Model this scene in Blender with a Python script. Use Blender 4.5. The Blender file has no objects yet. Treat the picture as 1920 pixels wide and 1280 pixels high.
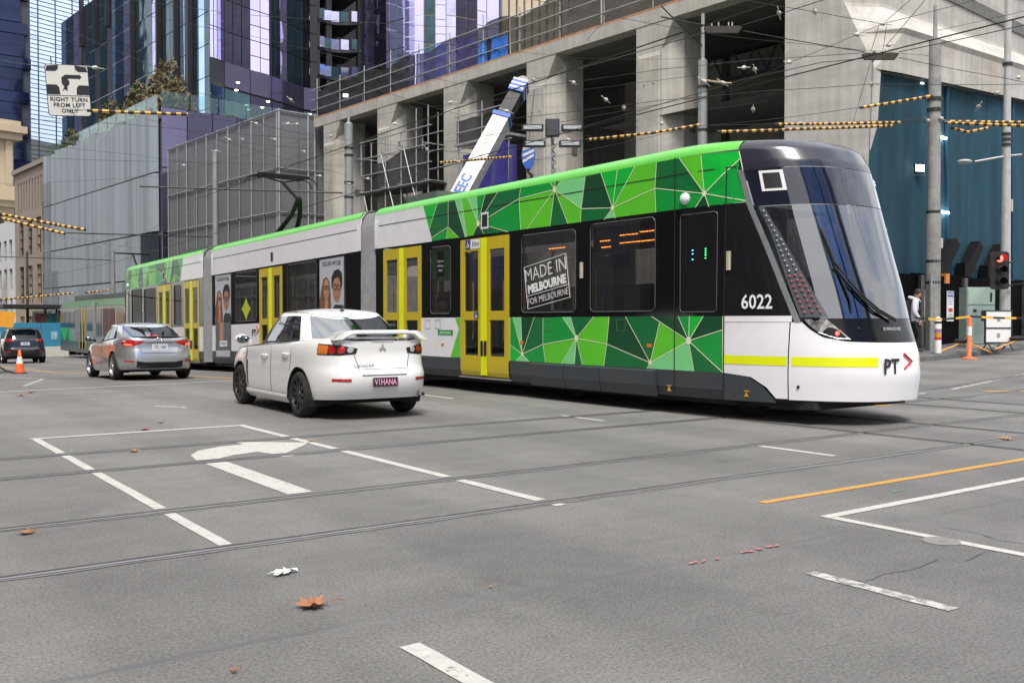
import bpy, math, random
import numpy as np
from mathutils import Vector, Matrix
random.seed(7)
R = math.radians
sc = bpy.context.scene
COL = sc.collection
# ------------------------------------------------------------------ camera, sky, sun, exposure
cam = bpy.data.cameras.new('camera')
camo = bpy.data.objects.new('camera', cam)
COL.objects.link(camo)
camo.location = (0, 0, 1.35)
camo.rotation_euler = (R(90 - 1.215), 0, R(-35.75))
cam.sensor_width = 36
cam.lens = 33.6
cam.clip_start = 0.1
cam.clip_end = 2000
sc.camera = camo
SUN_EL, SUN_AZ = R(58), R(212)          # azimuth: clockwise from +Y
world = bpy.data.worlds.new('World')
sc.world = world
world.use_nodes = True
wn = world.node_tree
bg = wn.nodes['Background']
sky = wn.nodes.new('ShaderNodeTexSky')
sky.sky_type = 'NISHITA'
sky.sun_disc = False
sky.sun_elevation = SUN_EL
sky.sun_rotation = SUN_AZ
sky.air_density = 1.0
sky.dust_density = 2.0
sky.ozone_density = 0.6
# broken bright cloud over the whole sky
wtc = wn.nodes.new('ShaderNodeTexCoord')
wmp = wn.nodes.new('ShaderNodeMapping')
wmp.inputs['Scale'].default_value = (1, 1, 2.6)
wn.links.new(wtc.outputs['Generated'], wmp.inputs[0])
wnz = wn.nodes.new('ShaderNodeTexNoise')
wnz.inputs['Scale'].default_value = 2.3
wnz.inputs['Detail'].default_value = 9
wnz.inputs['Roughness'].default_value = .58
wn.links.new(wmp.outputs[0], wnz.inputs['Vector'])
wrp = wn.nodes.new('ShaderNodeValToRGB')
wrp.color_ramp.elements[0].position = .36
wrp.color_ramp.elements[0].color = (.25, .25, .25, 1)
wrp.color_ramp.elements[1].position = .56
wrp.color_ramp.elements[1].color = (.95, .95, .95, 1)
wn.links.new(wnz.outputs['Fac'], wrp.inputs[0])
wmx = wn.nodes.new('ShaderNodeMixRGB')
wmx.inputs[2].default_value = (6.1, 6.0, 6.05, 1)
wn.links.new(wrp.outputs[0], wmx.inputs[0])
wn.links.new(sky.outputs[0], wmx.inputs[1])
wn.links.new(wmx.outputs[0], bg.inputs[0])
bg.inputs[1].default_value = 0.115
sun = bpy.data.lights.new('sun', 'SUN')
sun.energy = 1.6
sun.angle = R(18)
sun.color = (1, .95, .88)
suno = bpy.data.objects.new('sun', sun)
COL.objects.link(suno)
sd = Vector((math.sin(SUN_AZ) * math.cos(SUN_EL), math.cos(SUN_AZ) * math.cos(SUN_EL), math.sin(SUN_EL)))
suno.rotation_euler = (-sd).to_track_quat('-Z', 'Y').to_euler()
sc.view_settings.view_transform = 'Standard'
sc.view_settings.look = 'None'
sc.view_settings.gamma = 1
sc.view_settings.exposure = 1.2
sc.render.engine = 'CYCLES'
sc.cycles.max_bounces = 6
sc.cycles.transparent_max_bounces = 12
sc.cycles.caustics_reflective = False
sc.cycles.caustics_refractive = False
sc.cycles.sample_clamp_indirect = 4

# ------------------------------------------------------------------ materials
def lin(h):
    if isinstance(h, str):
        h = h.lstrip('#')
        c = [int(h[i:i + 2], 16) / 255 for i in (0, 2, 4)]
        return tuple(((x + .055) / 1.055) ** 2.4 if x > .04045 else x / 12.92 for x in c)
    if isinstance(h, (int, float)):
        return (h, h, h)
    return h
MATS = {}
def mat(name, col, rough=.5, metal=0., var=.12, scale=6., bump=0., bscale=40., emit=0., coat=0., spec=.5, stretch=None, dirt=0.):
    """Principled surface with a procedural noise running through its colour (and optional relief)."""
    if name in MATS:
        return MATS[name]
    m = bpy.data.materials.new(name)
    m.use_nodes = True
    n, l = m.node_tree.nodes, m.node_tree.links
    p = n['Principled BSDF']
    c = lin(col)
    tc = n.new('ShaderNodeTexCoord')
    mp = n.new('ShaderNodeMapping')
    l.new(tc.outputs['Object'], mp.inputs[0])
    if stretch:
        mp.inputs['Scale'].default_value = stretch
    nz = n.new('ShaderNodeTexNoise')
    nz.inputs['Scale'].default_value = scale
    nz.inputs['Detail'].default_value = 6
    nz.inputs['Roughness'].default_value = .65
    l.new(mp.outputs[0], nz.inputs['Vector'])
    rp = n.new('ShaderNodeValToRGB')
    rp.color_ramp.elements[0].position = .3
    rp.color_ramp.elements[1].position = .7
    rp.color_ramp.elements[0].color = (*[x * (1 - var) for x in c], 1)
    rp.color_ramp.elements[1].color = (*[min(1, x * (1 + var)) for x in c], 1)
    l.new(nz.outputs['Fac'], rp.inputs[0])
    out = rp.outputs[0]
    if dirt:
        d = n.new('ShaderNodeTexNoise')
        d.inputs['Scale'].default_value = scale * .35
        d.inputs['Detail'].default_value = 8
        l.new(mp.outputs[0], d.inputs['Vector'])
        dr = n.new('ShaderNodeValToRGB')
        dr.color_ramp.elements[0].position = .45
        dr.color_ramp.elements[0].color = (0, 0, 0, 1)
        dr.color_ramp.elements[1].position = .75
        dr.color_ramp.elements[1].color = (dirt, dirt, dirt, 1)
        l.new(d.outputs['Fac'], dr.inputs[0])
        mx = n.new('ShaderNodeMixRGB')
        mx.inputs[2].default_value = (.09, .075, .055, 1)
        l.new(dr.outputs[0], mx.inputs[0])
        l.new(out, mx.inputs[1])
        out = mx.outputs[0]
    l.new(out, p.inputs['Base Color'])
    p.inputs['Roughness'].default_value = rough
    p.inputs['Metallic'].default_value = metal
    p.inputs['Specular IOR Level'].default_value = spec
    if coat:
        p.inputs['Coat Weight'].default_value = coat
        p.inputs['Coat Roughness'].default_value = .04
    if emit:
        l.new(rp.outputs[0], p.inputs['Emission Color'])
        p.inputs['Emission Strength'].default_value = emit
    if bump:
        b = n.new('ShaderNodeTexNoise')
        b.inputs['Scale'].default_value = bscale
        b.inputs['Detail'].default_value = 5
        l.new(mp.outputs[0], b.inputs['Vector'])
        bm = n.new('ShaderNodeBump')
        bm.inputs['Strength'].default_value = bump
        bm.inputs['Distance'].default_value = .02
        l.new(b.outputs['Fac'], bm.inputs['Height'])
        l.new(bm.outputs[0], p.inputs['Normal'])
    MATS[name] = m
    return m
def glass(name, tint, refl=.12, rough=.02, wave=0., wscale=1.):
    """Window glass: tinted see-through layer under a mirror coat that grows towards grazing angles."""
    if name in MATS:
        return MATS[name]
    m = bpy.data.materials.new(name)
    m.use_nodes = True
    n, l = m.node_tree.nodes, m.node_tree.links
    n.remove(n['Principled BSDF'])
    o = n['Material Output']
    t = n.new('ShaderNodeBsdfTransparent')
    t.inputs[0].default_value = (*lin(tint), 1)
    g = n.new('ShaderNodeBsdfGlossy')
    g.inputs['Roughness'].default_value = rough
    g.inputs['Color'].default_value = (.95, .97, 1, 1)
    f = n.new('ShaderNodeLayerWeight')
    f.inputs['Blend'].default_value = .35
    mr = n.new('ShaderNodeMapRange')
    mr.inputs['To Min'].default_value = refl * .5
    mr.inputs['To Max'].default_value = min(1, refl * 5)
    l.new(f.outputs['Fresnel'], mr.inputs['Value'])
    mx = n.new('ShaderNodeMixShader')
    l.new(mr.outputs[0], mx.inputs[0])
    l.new(t.outputs[0], mx.inputs[1])
    l.new(g.outputs[0], mx.inputs[2])
    l.new(mx.outputs[0], o.inputs['Surface'])
    if wave:
        tc = n.new('ShaderNodeTexCoord')
        b = n.new('ShaderNodeTexNoise')
        b.inputs['Scale'].default_value = wscale
        l.new(tc.outputs['Object'], b.inputs['Vector'])
        bm = n.new('ShaderNodeBump')
        bm.inputs['Strength'].default_value = wave
        l.new(b.outputs['Fac'], bm.inputs['Height'])
        l.new(bm.outputs[0], g.inputs['Normal'])
    MATS[name] = m
    return m
def mirror(name, col, rough=.05, wave=.25, wscale=.35, metal=.85, var=.15, scale=.3):
    """Coated curtain-wall glass: a tinted mirror whose panes bow a little, so reflections wobble."""
    if name in MATS:
        return MATS[name]
    m = mat(name, col, rough, metal, var=var, scale=scale)
    n, l = m.node_tree.nodes, m.node_tree.links
    p = n['Principled BSDF']
    tc = n.new('ShaderNodeTexCoord')
    oi = n.new('ShaderNodeObjectInfo')
    ad = n.new('ShaderNodeVectorMath')
    sm = n.new('ShaderNodeVectorMath')
    sm.operation = 'SCALE'
    sm.inputs['Scale'].default_value = 40
    cx = n.new('ShaderNodeCombineXYZ')
    l.new(oi.outputs['Random'], cx.inputs[0])
    l.new(oi.outputs['Random'], cx.inputs[1])
    l.new(cx.outputs[0], sm.inputs[0])
    l.new(tc.outputs['Object'], ad.inputs[0])
    l.new(sm.outputs[0], ad.inputs[1])
    b = n.new('ShaderNodeTexNoise')
    b.inputs['Scale'].default_value = wscale
    b.inputs['Detail'].default_value = 1
    l.new(ad.outputs[0], b.inputs['Vector'])
    bm = n.new('ShaderNodeBump')
    bm.inputs['Strength'].default_value = wave
    bm.inputs['Distance'].default_value = .12
    l.new(b.outputs['Fac'], bm.inputs['Height'])
    l.new(bm.outputs[0], p.inputs['Normal'])
    return m

def asphalt():
    m = bpy.data.materials.new('asphalt')
    m.use_nodes = True
    n, l = m.node_tree.nodes, m.node_tree.links
    p = n['Principled BSDF']
    tc = n.new('ShaderNodeTexCoord')
    def noise(s, d=6, r=.6, st=None):
        t = n.new('ShaderNodeTexNoise')
        t.inputs['Scale'].default_value = s
        t.inputs['Detail'].default_value = d
        t.inputs['Roughness'].default_value = r
        if st:
            mp = n.new('ShaderNodeMapping')
            mp.inputs['Scale'].default_value = st
            l.new(tc.outputs['Object'], mp.inputs[0])
            l.new(mp.outputs[0], t.inputs['Vector'])
        else:
            l.new(tc.outputs['Object'], t.inputs['Vector'])
        return t
    def ramp(src, a, ca, b, cb):
        r = n.new('ShaderNodeValToRGB')
        r.color_ramp.elements[0].position = a
        r.color_ramp.elements[0].color = (*lin(ca), 1)
        r.color_ramp.elements[1].position = b
        r.color_ramp.elements[1].color = (*lin(cb), 1)
        l.new(src, r.inputs[0])
        return r.outputs[0]
    def mix(kind, a, b, f=1.):
        x = n.new('ShaderNodeMixRGB')
        x.blend_type = kind
        if isinstance(f, float):
            x.inputs[0].default_value = f
        else:
            l.new(f, x.inputs[0])
        l.new(a, x.inputs[1])
        l.new(b, x.inputs[2])
        return x.outputs[0]
    base = ramp(noise(.35, 8, .7).outputs['Fac'], .3, (.182, .178, .172), .7, (.242, .237, .228))
    streak = ramp(noise(.5, 5, .6, (.25, 2.2, 1)).outputs['Fac'], .35, .86, .7, 1.06)
    base = mix('MULTIPLY', base, streak)
    base = mix('MULTIPLY', base, ramp(noise(.11, 3, .5, (1, .6, 1)).outputs['Fac'], .40, .84, .58, 1.08))
    base = mix('MULTIPLY', base, ramp(noise(5, 6, .75).outputs['Fac'], .36, .93, .64, 1.05))
    spk = ramp(noise(62, 4, .85).outputs['Fac'], .36, .56, .66, 1.42)
    base = mix('MULTIPLY', base, spk)
    vor = n.new('ShaderNodeTexVoronoi')
    vor.inputs['Scale'].default_value = 60
    l.new(tc.outputs['Object'], vor.inputs['Vector'])
    chips = ramp(vor.outputs['Distance'], .1, .30, .16, .0)
    sel = ramp(vor.outputs['Color'], .80, 0., .86, 1.)
    base = mix('ADD', base, mix('MULTIPLY', chips, sel), .75)
    pit = ramp(noise(60, 4, .7).outputs['Fac'], .30, .45, .38, 1.)
    base = mix('MULTIPLY', base, pit)
    oil = ramp(noise(.9, 6, .7).outputs['Fac'], .28, .78, .42, 1.)
    base = mix('MULTIPLY', base, oil)
    # sealed trench joint wandering across the foreground, tyre-polished wheel paths, oil drips, an old patch
    sep = n.new('ShaderNodeSeparateXYZ')
    l.new(tc.outputs['Object'], sep.inputs[0])
    def math_(op, a, b=None, c=None):
        t = n.new('ShaderNodeMath')
        t.operation = op
        for i, q in enumerate((a, b, c)):
            if q is None: continue
            if isinstance(q, (int, float)): t.inputs[i].default_value = q
            else: l.new(q, t.inputs[i])
        return t.outputs[0]
    X, Y = sep.outputs[0], sep.outputs[1]
    wob = math_('MULTIPLY', math_('SUBTRACT', noise(2.2, 6, .65).outputs['Fac'], .5), .22)
    dd = math_('ABSOLUTE', math_('ADD', math_('ADD', math_('MULTIPLY', X, .043), Y), math_('ADD', wob, -3.93)))
    seam = ramp(dd, .012, 1., .030, 0.)
    seam = mix('MULTIPLY', seam, ramp(noise(1.1, 4, .6).outputs['Fac'], .36, .15, .55, .95))
    tarc = n.new('ShaderNodeRGB')
    tarc.outputs[0].default_value = (.128, .134, .142, 1)
    base = mix('MIX', base, tarc.outputs[0], seam)
    lane = math_('SINE', math_('MULTIPLY', X, 3.4))
    base = mix('MULTIPLY', base, ramp(math_('ADD', lane, math_('MULTIPLY', noise(.6, 4).outputs['Fac'], 1.2)), .2, .90, 1.3, 1.04))
    drip = ramp(noise(2.6, 5, .75).outputs['Fac'], .66, 1., .76, .62)
    base = mix('MULTIPLY', base, drip)
    ex = math_('MAXIMUM', math_('ABSOLUTE', math_('ADD', X, -6.6)), math_('MULTIPLY', math_('ABSOLUTE', math_('ADD', Y, -2.1)), 1.65))
    ex = math_('ADD', ex, math_('MULTIPLY', noise(5, 3).outputs['Fac'], .06))
    base = mix('MULTIPLY', base, ramp(ex, 2.02, .90, 2.05, 1.))
    # fine cracks, in patches
    cv = n.new('ShaderNodeTexVoronoi')
    cv.feature = 'DISTANCE_TO_EDGE'
    cv.inputs['Scale'].default_value = .42
    dist = n.new('ShaderNodeMixRGB')
    dist.inputs[0].default_value = .12
    l.new(tc.outputs['Object'], dist.inputs[1])
    l.new(noise(3, 6, .7).outputs['Color'], dist.inputs[2])
    l.new(dist.outputs[0], cv.inputs['Vector'])
    ck = ramp(cv.outputs['Distance'], .0015, .55, .004, 1.)
    where = ramp(noise(.16, 2).outputs['Fac'], .60, 0., .66, .6)
    base = mix('MULTIPLY', base, ck, where)
    l.new(base, p.inputs['Base Color'])
    p.inputs['Roughness'].default_value = .82
    p.inputs['Specular IOR Level'].default_value = .35
    b = n.new('ShaderNodeBump')
    b.inputs['Strength'].default_value = .3
    b.inputs['Distance'].default_value = .012
    l.new(noise(120, 4, .75).outputs['Fac'], b.inputs['Height'])
    l.new(b.outputs[0], p.inputs['Normal'])
    return m
def paint(name, col, wear=.35):
    """Road paint: pale, gritty, worn through to the asphalt in flakes."""
    m = mat(name, col, .75, var=.1, scale=9, bump=.35, bscale=110)
    n, l = m.node_tree.nodes, m.node_tree.links
    p = n['Principled BSDF']
    src = p.inputs['Base Color'].links[0].from_socket
    tc = n.new('ShaderNodeTexCoord')
    a = n.new('ShaderNodeTexNoise')
    a.inputs['Scale'].default_value = 13
    a.inputs['Detail'].default_value = 9
    a.inputs['Roughness'].default_value = .78
    l.new(tc.outputs['Object'], a.inputs['Vector'])
    r = n.new('ShaderNodeValToRGB')
    r.color_ramp.elements[0].position = wear
    r.color_ramp.elements[0].color = (1, 1, 1, 1)
    r.color_ramp.elements[1].position = wear + .07
    r.color_ramp.elements[1].color = (0, 0, 0, 1)
    l.new(a.outputs['Fac'], r.inputs[0])
    x = n.new('ShaderNodeMixRGB')
    x.inputs[2].default_value = (.21, .205, .196, 1)
    l.new(r.outputs[0], x.inputs[0])
    l.new(src, x.inputs[1])
    l.new(x.outputs[0], p.inputs['Base Color'])
    return m

# ------------------------------------------------------------------ mesh helpers
def link(o, parent=None):
    COL.objects.link(o)
    if parent is not None:
        o.parent = parent
    return o
def mesh(name, v, f, m, parent=None, fm=None, smooth=False):
    me = bpy.data.meshes.new(name)
    me.from_pydata([tuple(map(float, p)) for p in v], [], f)
    for x in (m if isinstance(m, (list, tuple)) else [m]):
        me.materials.append(x)
    if fm is not None:
        me.polygons.foreach_set('material_index', fm)
    if smooth:
        me.polygons.foreach_set('use_smooth', [True] * len(me.polygons))
    me.update()
    return link(bpy.data.objects.new(name, me), parent)
def tag(o, label=None, cat=None, group=None, kind=None):
    if label: o['label'] = label
    if cat: o['category'] = cat
    if group: o['group'] = group
    if kind: o['kind'] = kind
    return o
def thing(name, label, cat, loc=(0, 0, 0), rz=0., group=None, rx=0.):
    o = link(bpy.data.objects.new(name, None))
    o.empty_display_size = .2
    o.location = loc
    o.rotation_euler = (rx, 0, rz)
    return tag(o, label, cat, group)
def copy_tree(o, parent=None):
    c = o.copy()
    COL.objects.link(c)
    c.parent = parent
    for ch in list(o.children):
        copy_tree(ch, c)
    return c
class MB:
    """collects boxes, tubes, quads; build() links them as ONE mesh object"""
    def __init__(s):
        s.v, s.f, s.m = [], [], []
        s.k = 0
    def add(s, v, f, k=None):
        b = len(s.v)
        s.v += [tuple(p) for p in v]
        s.f += [tuple(i + b for i in q) for q in f]
        s.m += [s.k if k is None else k] * len(f)
        return s
    def box(s, x0, x1, y0, y1, z0, z1, k=None, c=0.):
        if c:     # chamfered in plan and top/bottom
            o = [(x0 + c, y0), (x1 - c, y0), (x1, y0 + c), (x1, y1 - c), (x1 - c, y1), (x0 + c, y1), (x0, y1 - c), (x0, y0 + c)]
            return s.prism(o, z0, z1, k)
        v = [(x0, y0, z0), (x1, y0, z0), (x1, y1, z0), (x0, y1, z0), (x0, y0, z1), (x1, y0, z1), (x1, y1, z1), (x0, y1, z1)]
        return s.add(v, [(0, 3, 2, 1), (4, 5, 6, 7), (0, 1, 5, 4), (1, 2, 6, 5), (2, 3, 7, 6), (3, 0, 4, 7)], k)
    def prism(s, o, z0, z1, k=None, axis=2):
        n = len(o)
        P = (lambda a, b, c: (a, b, c)) if axis == 2 else ((lambda a, b, c: (c, a, b)) if axis == 0 else (lambda a, b, c: (a, c, b)))
        v = [P(a, b, z0) for a, b in o] + [P(a, b, z1) for a, b in o]
        f = [tuple(range(n))[::-1], tuple(range(n, 2 * n))] + [(i, (i + 1) % n, n + (i + 1) % n, n + i) for i in range(n)]
        return s.add(v, f, k)
    def tube(s, pts, r, n=8, k=None, caps=True):
        pts = [Vector(p) for p in pts]
        rr = r if isinstance(r, (list, tuple)) else [r] * len(pts)
        v, f = [], []
        ref = None
        for i, p in enumerate(pts):
            d = (pts[min(i + 1, len(pts) - 1)] - pts[max(i - 1, 0)]).normalized()
            if ref is None:
                ref = Vector((0, 0, 1)) if abs(d.z) < .9 else Vector((1, 0, 0))
            a = d.cross(ref)
            if a.length < 1e-5:
                a = d.cross(Vector((0, 1, .1)))
            a.normalize()
            b = a.cross(d)
            for j in range(n):
                t = 2 * math.pi * j / n
                v.append(p + (a * math.cos(t) + b * math.sin(t)) * rr[i])
        for i in range(len(pts) - 1):
            for j in range(n):
                f.append((i * n + j, i * n + (j + 1) % n, (i + 1) * n + (j + 1) % n, (i + 1) * n + j))
        if caps:
            f += [tuple(range(n))[::-1], tuple(range((len(pts) - 1) * n, len(pts) * n))]
        return s.add(v, f, k)
    def lathe(s, prof, c=(0, 0, 0), n=24, axis=2, k=None):
        """prof: list of (radius, height along axis)"""
        v, f = [], []
        for r, h in prof:
            for j in range(n):
                t = 2 * math.pi * j / n
                q = [r * math.cos(t), r * math.sin(t), h]
                q = q if axis == 2 else ([q[2], q[0], q[1]] if axis == 0 else [q[0], q[2], q[1]])
                v.append((q[0] + c[0], q[1] + c[1], q[2] + c[2]))
        for i in range(len(prof) - 1):
            for j in range(n):
                f.append((i * n + j, i * n + (j + 1) % n, (i + 1) * n + (j + 1) % n, (i + 1) * n + j))
        return s.add(v, f, k)
    def ball(s, c, r, n=10, k=None, sx=1, sy=1, sz=1):
        v, f = [], []
        h = max(4, n // 2 + 1)
        for i in range(h + 1):
            a = math.pi * i / h
            for j in range(n):
                t = 2 * math.pi * j / n
                v.append((c[0] + r * sx * math.sin(a) * math.cos(t), c[1] + r * sy * math.sin(a) * math.sin(t), c[2] + r * sz * math.cos(a)))
        for i in range(h):
            for j in range(n):
                f.append((i * n + j, (i + 1) * n + j, (i + 1) * n + (j + 1) % n, i * n + (j + 1) % n))
        return s.add(v, f, k)
    def build(s, name, m, parent=None, smooth=False):
        return mesh(name, s.v, s.f, m, parent, s.m if isinstance(m, (list, tuple)) else None, smooth)
def grid(fn, us, vs):
    """vertices+faces of a surface fn(u,v)"""
    v = [fn(a, b) for b in vs for a in us]
    n = len(us)
    f = [(j * n + i, j * n + i + 1, (j + 1) * n + i + 1, (j + 1) * n + i) for j in range(len(vs) - 1) for i in range(n - 1)]
    return v, f
def gridmesh(name, fn, us, vs, m, parent=None, smooth=True):
    v, f = grid(fn, us, vs)
    return mesh(name, v, f, m, parent, smooth=smooth)
def lerp(a, b, t): return a + (b - a) * t
def itp(x, xs, ys): return float(np.interp(x, xs, ys))
def sstep(x, a, b):
    t = min(1, max(0, (x - a) / (b - a)))
    return t * t * (3 - 2 * t)
FONT = {}
def text(name, s, size, m, parent=None, ext=.001, loc=(0, 0, 0), rot=(0, 0, 0), align='CENTER', bold=0., sx=1., space=1., shear=0.):
    """lettering as a real mesh (built from the built-in font)"""
    c = bpy.data.curves.new(name, 'FONT')
    c.body = s
    c.size = size
    c.align_x = align
    c.align_y = 'CENTER'
    c.extrude = ext
    c.offset = bold
    c.space_character = space
    c.shear = shear
    c.resolution_u = 2
    t = bpy.data.objects.new(name, c)
    COL.objects.link(t)
    bpy.context.view_layer.update()
    me = bpy.data.meshes.new_from_object(t.evaluated_get(bpy.context.evaluated_depsgraph_get()))
    bpy.data.objects.remove(t)
    me.materials.clear()
    me.materials.append(m)
    o = link(bpy.data.objects.new(name, me), parent)
    o.location = loc
    o.rotation_euler = rot
    o.scale = (sx, 1, 1)
    return o
SIDE2 = (R(90), 0, R(-88))     # the same on the middle tram section, which stands two degrees askew
SIDE = (R(90), 0, R(-90))      # lettering read by someone looking towards +X

# ------------------------------------------------------------------ ground
def gz(x, y):
    """road level: flat crossing, the street behind falls away, the far corner on the right rises"""
    t = y - 20
    d = 0 if t < -4 else ((t + 4) ** 2 / 16 if t < 4 else t)
    d = min(d, 70)
    up = .048 * min(max(x - 17.5, 0), 11) * (1 - sstep(y, 26, 40))
    return -.021 * d + up
xs = sorted(set([-400, -200, -100, -60, -40] + list(np.arange(-30, 46, 1.5)) + [50, 60, 80, 120, 200, 400, 700]))
ys = sorted(set([-400, -200, -100, -60, -40] + list(np.arange(-30, 100, 1.5)) + [110, 140, 200, 300, 500, 900]))
v, f = grid(lambda a, b: (a, b, gz(a, b)), xs, ys)
road = tag(mesh('road', v, f, asphalt(), smooth=True), 'grey worn asphalt road of the wide tram crossing', kind='structure')
WHITE = paint('road_paint_white', (.48, .467, .435), .37)
WORN = paint('road_paint_worn', (.48, .47, .45), .455)
YEL = paint('road_paint_yellow', (.52, .27, .045), .38)
def strip(name, pts, w, m, dz=.004, parent=road, jag=0., seg=.5):
    """a flat painted strip following the road along a polyline"""
    P = []
    for a, b in zip(pts[:-1], pts[1:]):
        a, b = Vector(a), Vector(b)
        n = max(1, int((b - a).length / seg))
        P += [a.lerp(b, i / n) for i in range(n)]
    P.append(Vector(pts[-1]))
    v, f = [], []
    for i, p in enumerate(P):
        d = (P[min(i + 1, len(P) - 1)] - P[max(i - 1, 0)]).normalized()
        nn = Vector((-d.y, d.x))
        for s in (-1, 1):
            q = p + nn * s * (w / 2 + random.uniform(-jag, jag))
            v.append((q.x, q.y, gz(q.x, q.y) + dz))
    for i in range(len(P) - 1):
        f.append((2 * i, 2 * i + 2, 2 * i + 3, 2 * i + 1))
    return mesh(name, v, f, m, parent)
def flat(name, pts, m, dz=.004, parent=road):
    return mesh(name, [(x, y, gz(x, y) + dz) for x, y in pts], [tuple(range(len(pts)))], m, parent)
# hook-turn box on the near tracks: broken where the rails run through
for a, b in ((5.66, 6.82), (7.03, 9.04), (9.25, 10.38), (10.58, 12.02)):
    strip('lane_line', [(1.95, a), (1.95, b)], .085, WHITE, jag=.003, seg=.2)
for a, b in ((5.45, 5.53), (5.70, 6.82), (7.03, 9.06), (9.27, 10.38), (10.58, 12.02)):
    strip('lane_line', [(4.37, a), (4.37, b)], .10, WHITE, jag=.003, seg=.2)
strip('lane_line', [(1.90, 12.08), (4.43, 12.08)], .115, WHITE, jag=.004, seg=.2)
strip('turn_arrow', [(3.02, 7.04), (3.02, 9.02)], .21, WHITE, jag=.003, seg=.2)
flat('turn_arrow', [(2.91, 9.27), (3.12, 9.27), (3.34, 9.43), (3.62, 9.52), (3.69, 9.27), (3.83, 9.27), (4.36, 9.9), (3.84, 10.37), (3.70, 10.37), (3.71, 10.2), (3.45, 10.16), (3.15, 9.97), (2.98, 9.68)], WHITE)
flat('turn_arrow', [(3.66, 9.02), (3.79, 9.02), (3.83, 9.07), (3.70, 9.07)], WHITE)
strip('lane_line', [(1.965, .5), (1.965, 3.46)], .095, WHITE, jag=.003, seg=.15)
strip('lane_line', [(4.27, 2.40), (4.28, 3.21)], .088, WORN, jag=.005, seg=.07)
strip('lane_line', [(5.57, 4.06), (14.5, 4.04)], .085, WHITE, jag=.003, seg=.2)
strip('lane_line', [(5.61, 4.015), (5.61, .8)], .085, WHITE, jag=.003, seg=.2)
strip('lane_line', [(5.64, 4.66), (15, 4.60)], .082, YEL, jag=.003, seg=.2)
strip('lane_line', [(8.2, 5.86), (8.2, 6.8)], .09, WHITE, seg=.2)
strip('lane_line', [(8.55, 9.74), (8.55, 10.66)], .09, WHITE, seg=.2)
strip('lane_line', [(8.89, 14.1), (8.89, 15.2)], .1, WHITE, seg=.2)
strip('lane_line', [(-4, 19.6), (2.79, 20.95), (7.9, 22.05)], .14, WHITE)
strip('lane_line', [(3.4, 18.4), (5.97, 18.65)], .07, WORN)
flat('lane_arrow', [(4.18, 15.72), (4.36, 15.55), (4.60, 15.2), (4.55, 14.95), (4.45, 15.2), (4.28, 15.42)], WORN)
strip('lane_line', [(8.35, 22.6), (7.7, 27), (5.9, 33), (5.6, 52)], .14, YEL)
strip('lane_line', [(16.6, 11.0), (19.5, 7.5)], .12, YEL)
strip('lane_line', [(25.5, 19.2), (26.6, 17.6), (31.6, 15.2), (36, 13.3)], .13, YEL)
strip('lane_line', [(14.2, 9.75), (26.0, 10.9)], .1, WORN)
strip('lane_line', [(3.5, 23), (4.6, 27.2), (3.2, 33)], .1, WORN)
for x, y in ((13.6, 9.0), (14.2, 9.2)):
    strip('lane_line', [(x, y), (x + .35, y - .1)], .12, YEL)
# concrete rail beds and grooved tram rails
STEEL = mat('rail_steel', (.46, .46, .47), .38, .75, var=.3, scale=3, stretch=(.2, 8, 1))
GROOVE = mat('rail_groove', (.09, .087, .082), .9, var=.4, scale=8)
BED = mat('rail_bed', (.18, .175, .168), .9, var=.2, scale=14, bump=.4, bscale=90)
def rail(pts, seg=1.):
    strip('rail_bed', pts, .15, BED, .004, jag=.012, seg=.12 if len(pts) == 2 else .4)
    strip('tram_rail', pts, .085, STEEL, .008, seg=seg)
    pp = [Vector(p) for p in pts]
    g = []
    for i, p in enumerate(pp):
        d = (pp[min(i + 1, len(pp) - 1)] - pp[max(i - 1, 0)]).normalized()
        g.append((p.x - d.y * .012, p.y + d.x * .012))
    strip('rail_groove', g, .028, GROOVE, .012, seg=seg)
for y in (5.60, 6.92, 9.15, 10.47):
    rail([(-8, y + .05), (22, y - .1)])
rail([(10.2, -3), (10.2, 30)])
rail([(11.72, -3), (11.72, 30)])
rail([(14.3, -3), (14.3, 60)])
rail([(15.7, -3), (15.7, 60)])
rail([(10.2, 30), (10.0, 40), (13.2, 70)])
CRACK = mat('crack', (.08, .08, .08), .9)
for pts in ([(4.3, 2.98), (4.42, 2.93), (4.57, 2.96), (4.8, 2.92), (5.1, 2.96)], [(5.93, 3.42), (5.95, 3.2), (5.86, 3.0), (5.9, 2.8), (6.0, 2.4)], [(5.2, 2.85), (5.5, 2.9), (5.62, 2.86)], [(3.4, 17.2), (3.5, 16.6), (3.45, 15.9)]):
    strip('crack_line', pts, .006, CRACK, .0035, jag=.003, seg=.035)
# a small iron cover under the box line on the right
cv = MB()
cv.lathe([(.0, .005), (.085, .005), (.095, .007), (.105, .007), (.115, .003)], (5.55, 3.2, 0), 20)
cv.box(5.52, 5.58, 3.18, 3.2, .004, .009)
tag(cv.build('road_cover', mat('iron_cover', (.21, .20, .185), .8, .1)), 'small round iron cover set in the road beside the white box line', 'cover')
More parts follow.
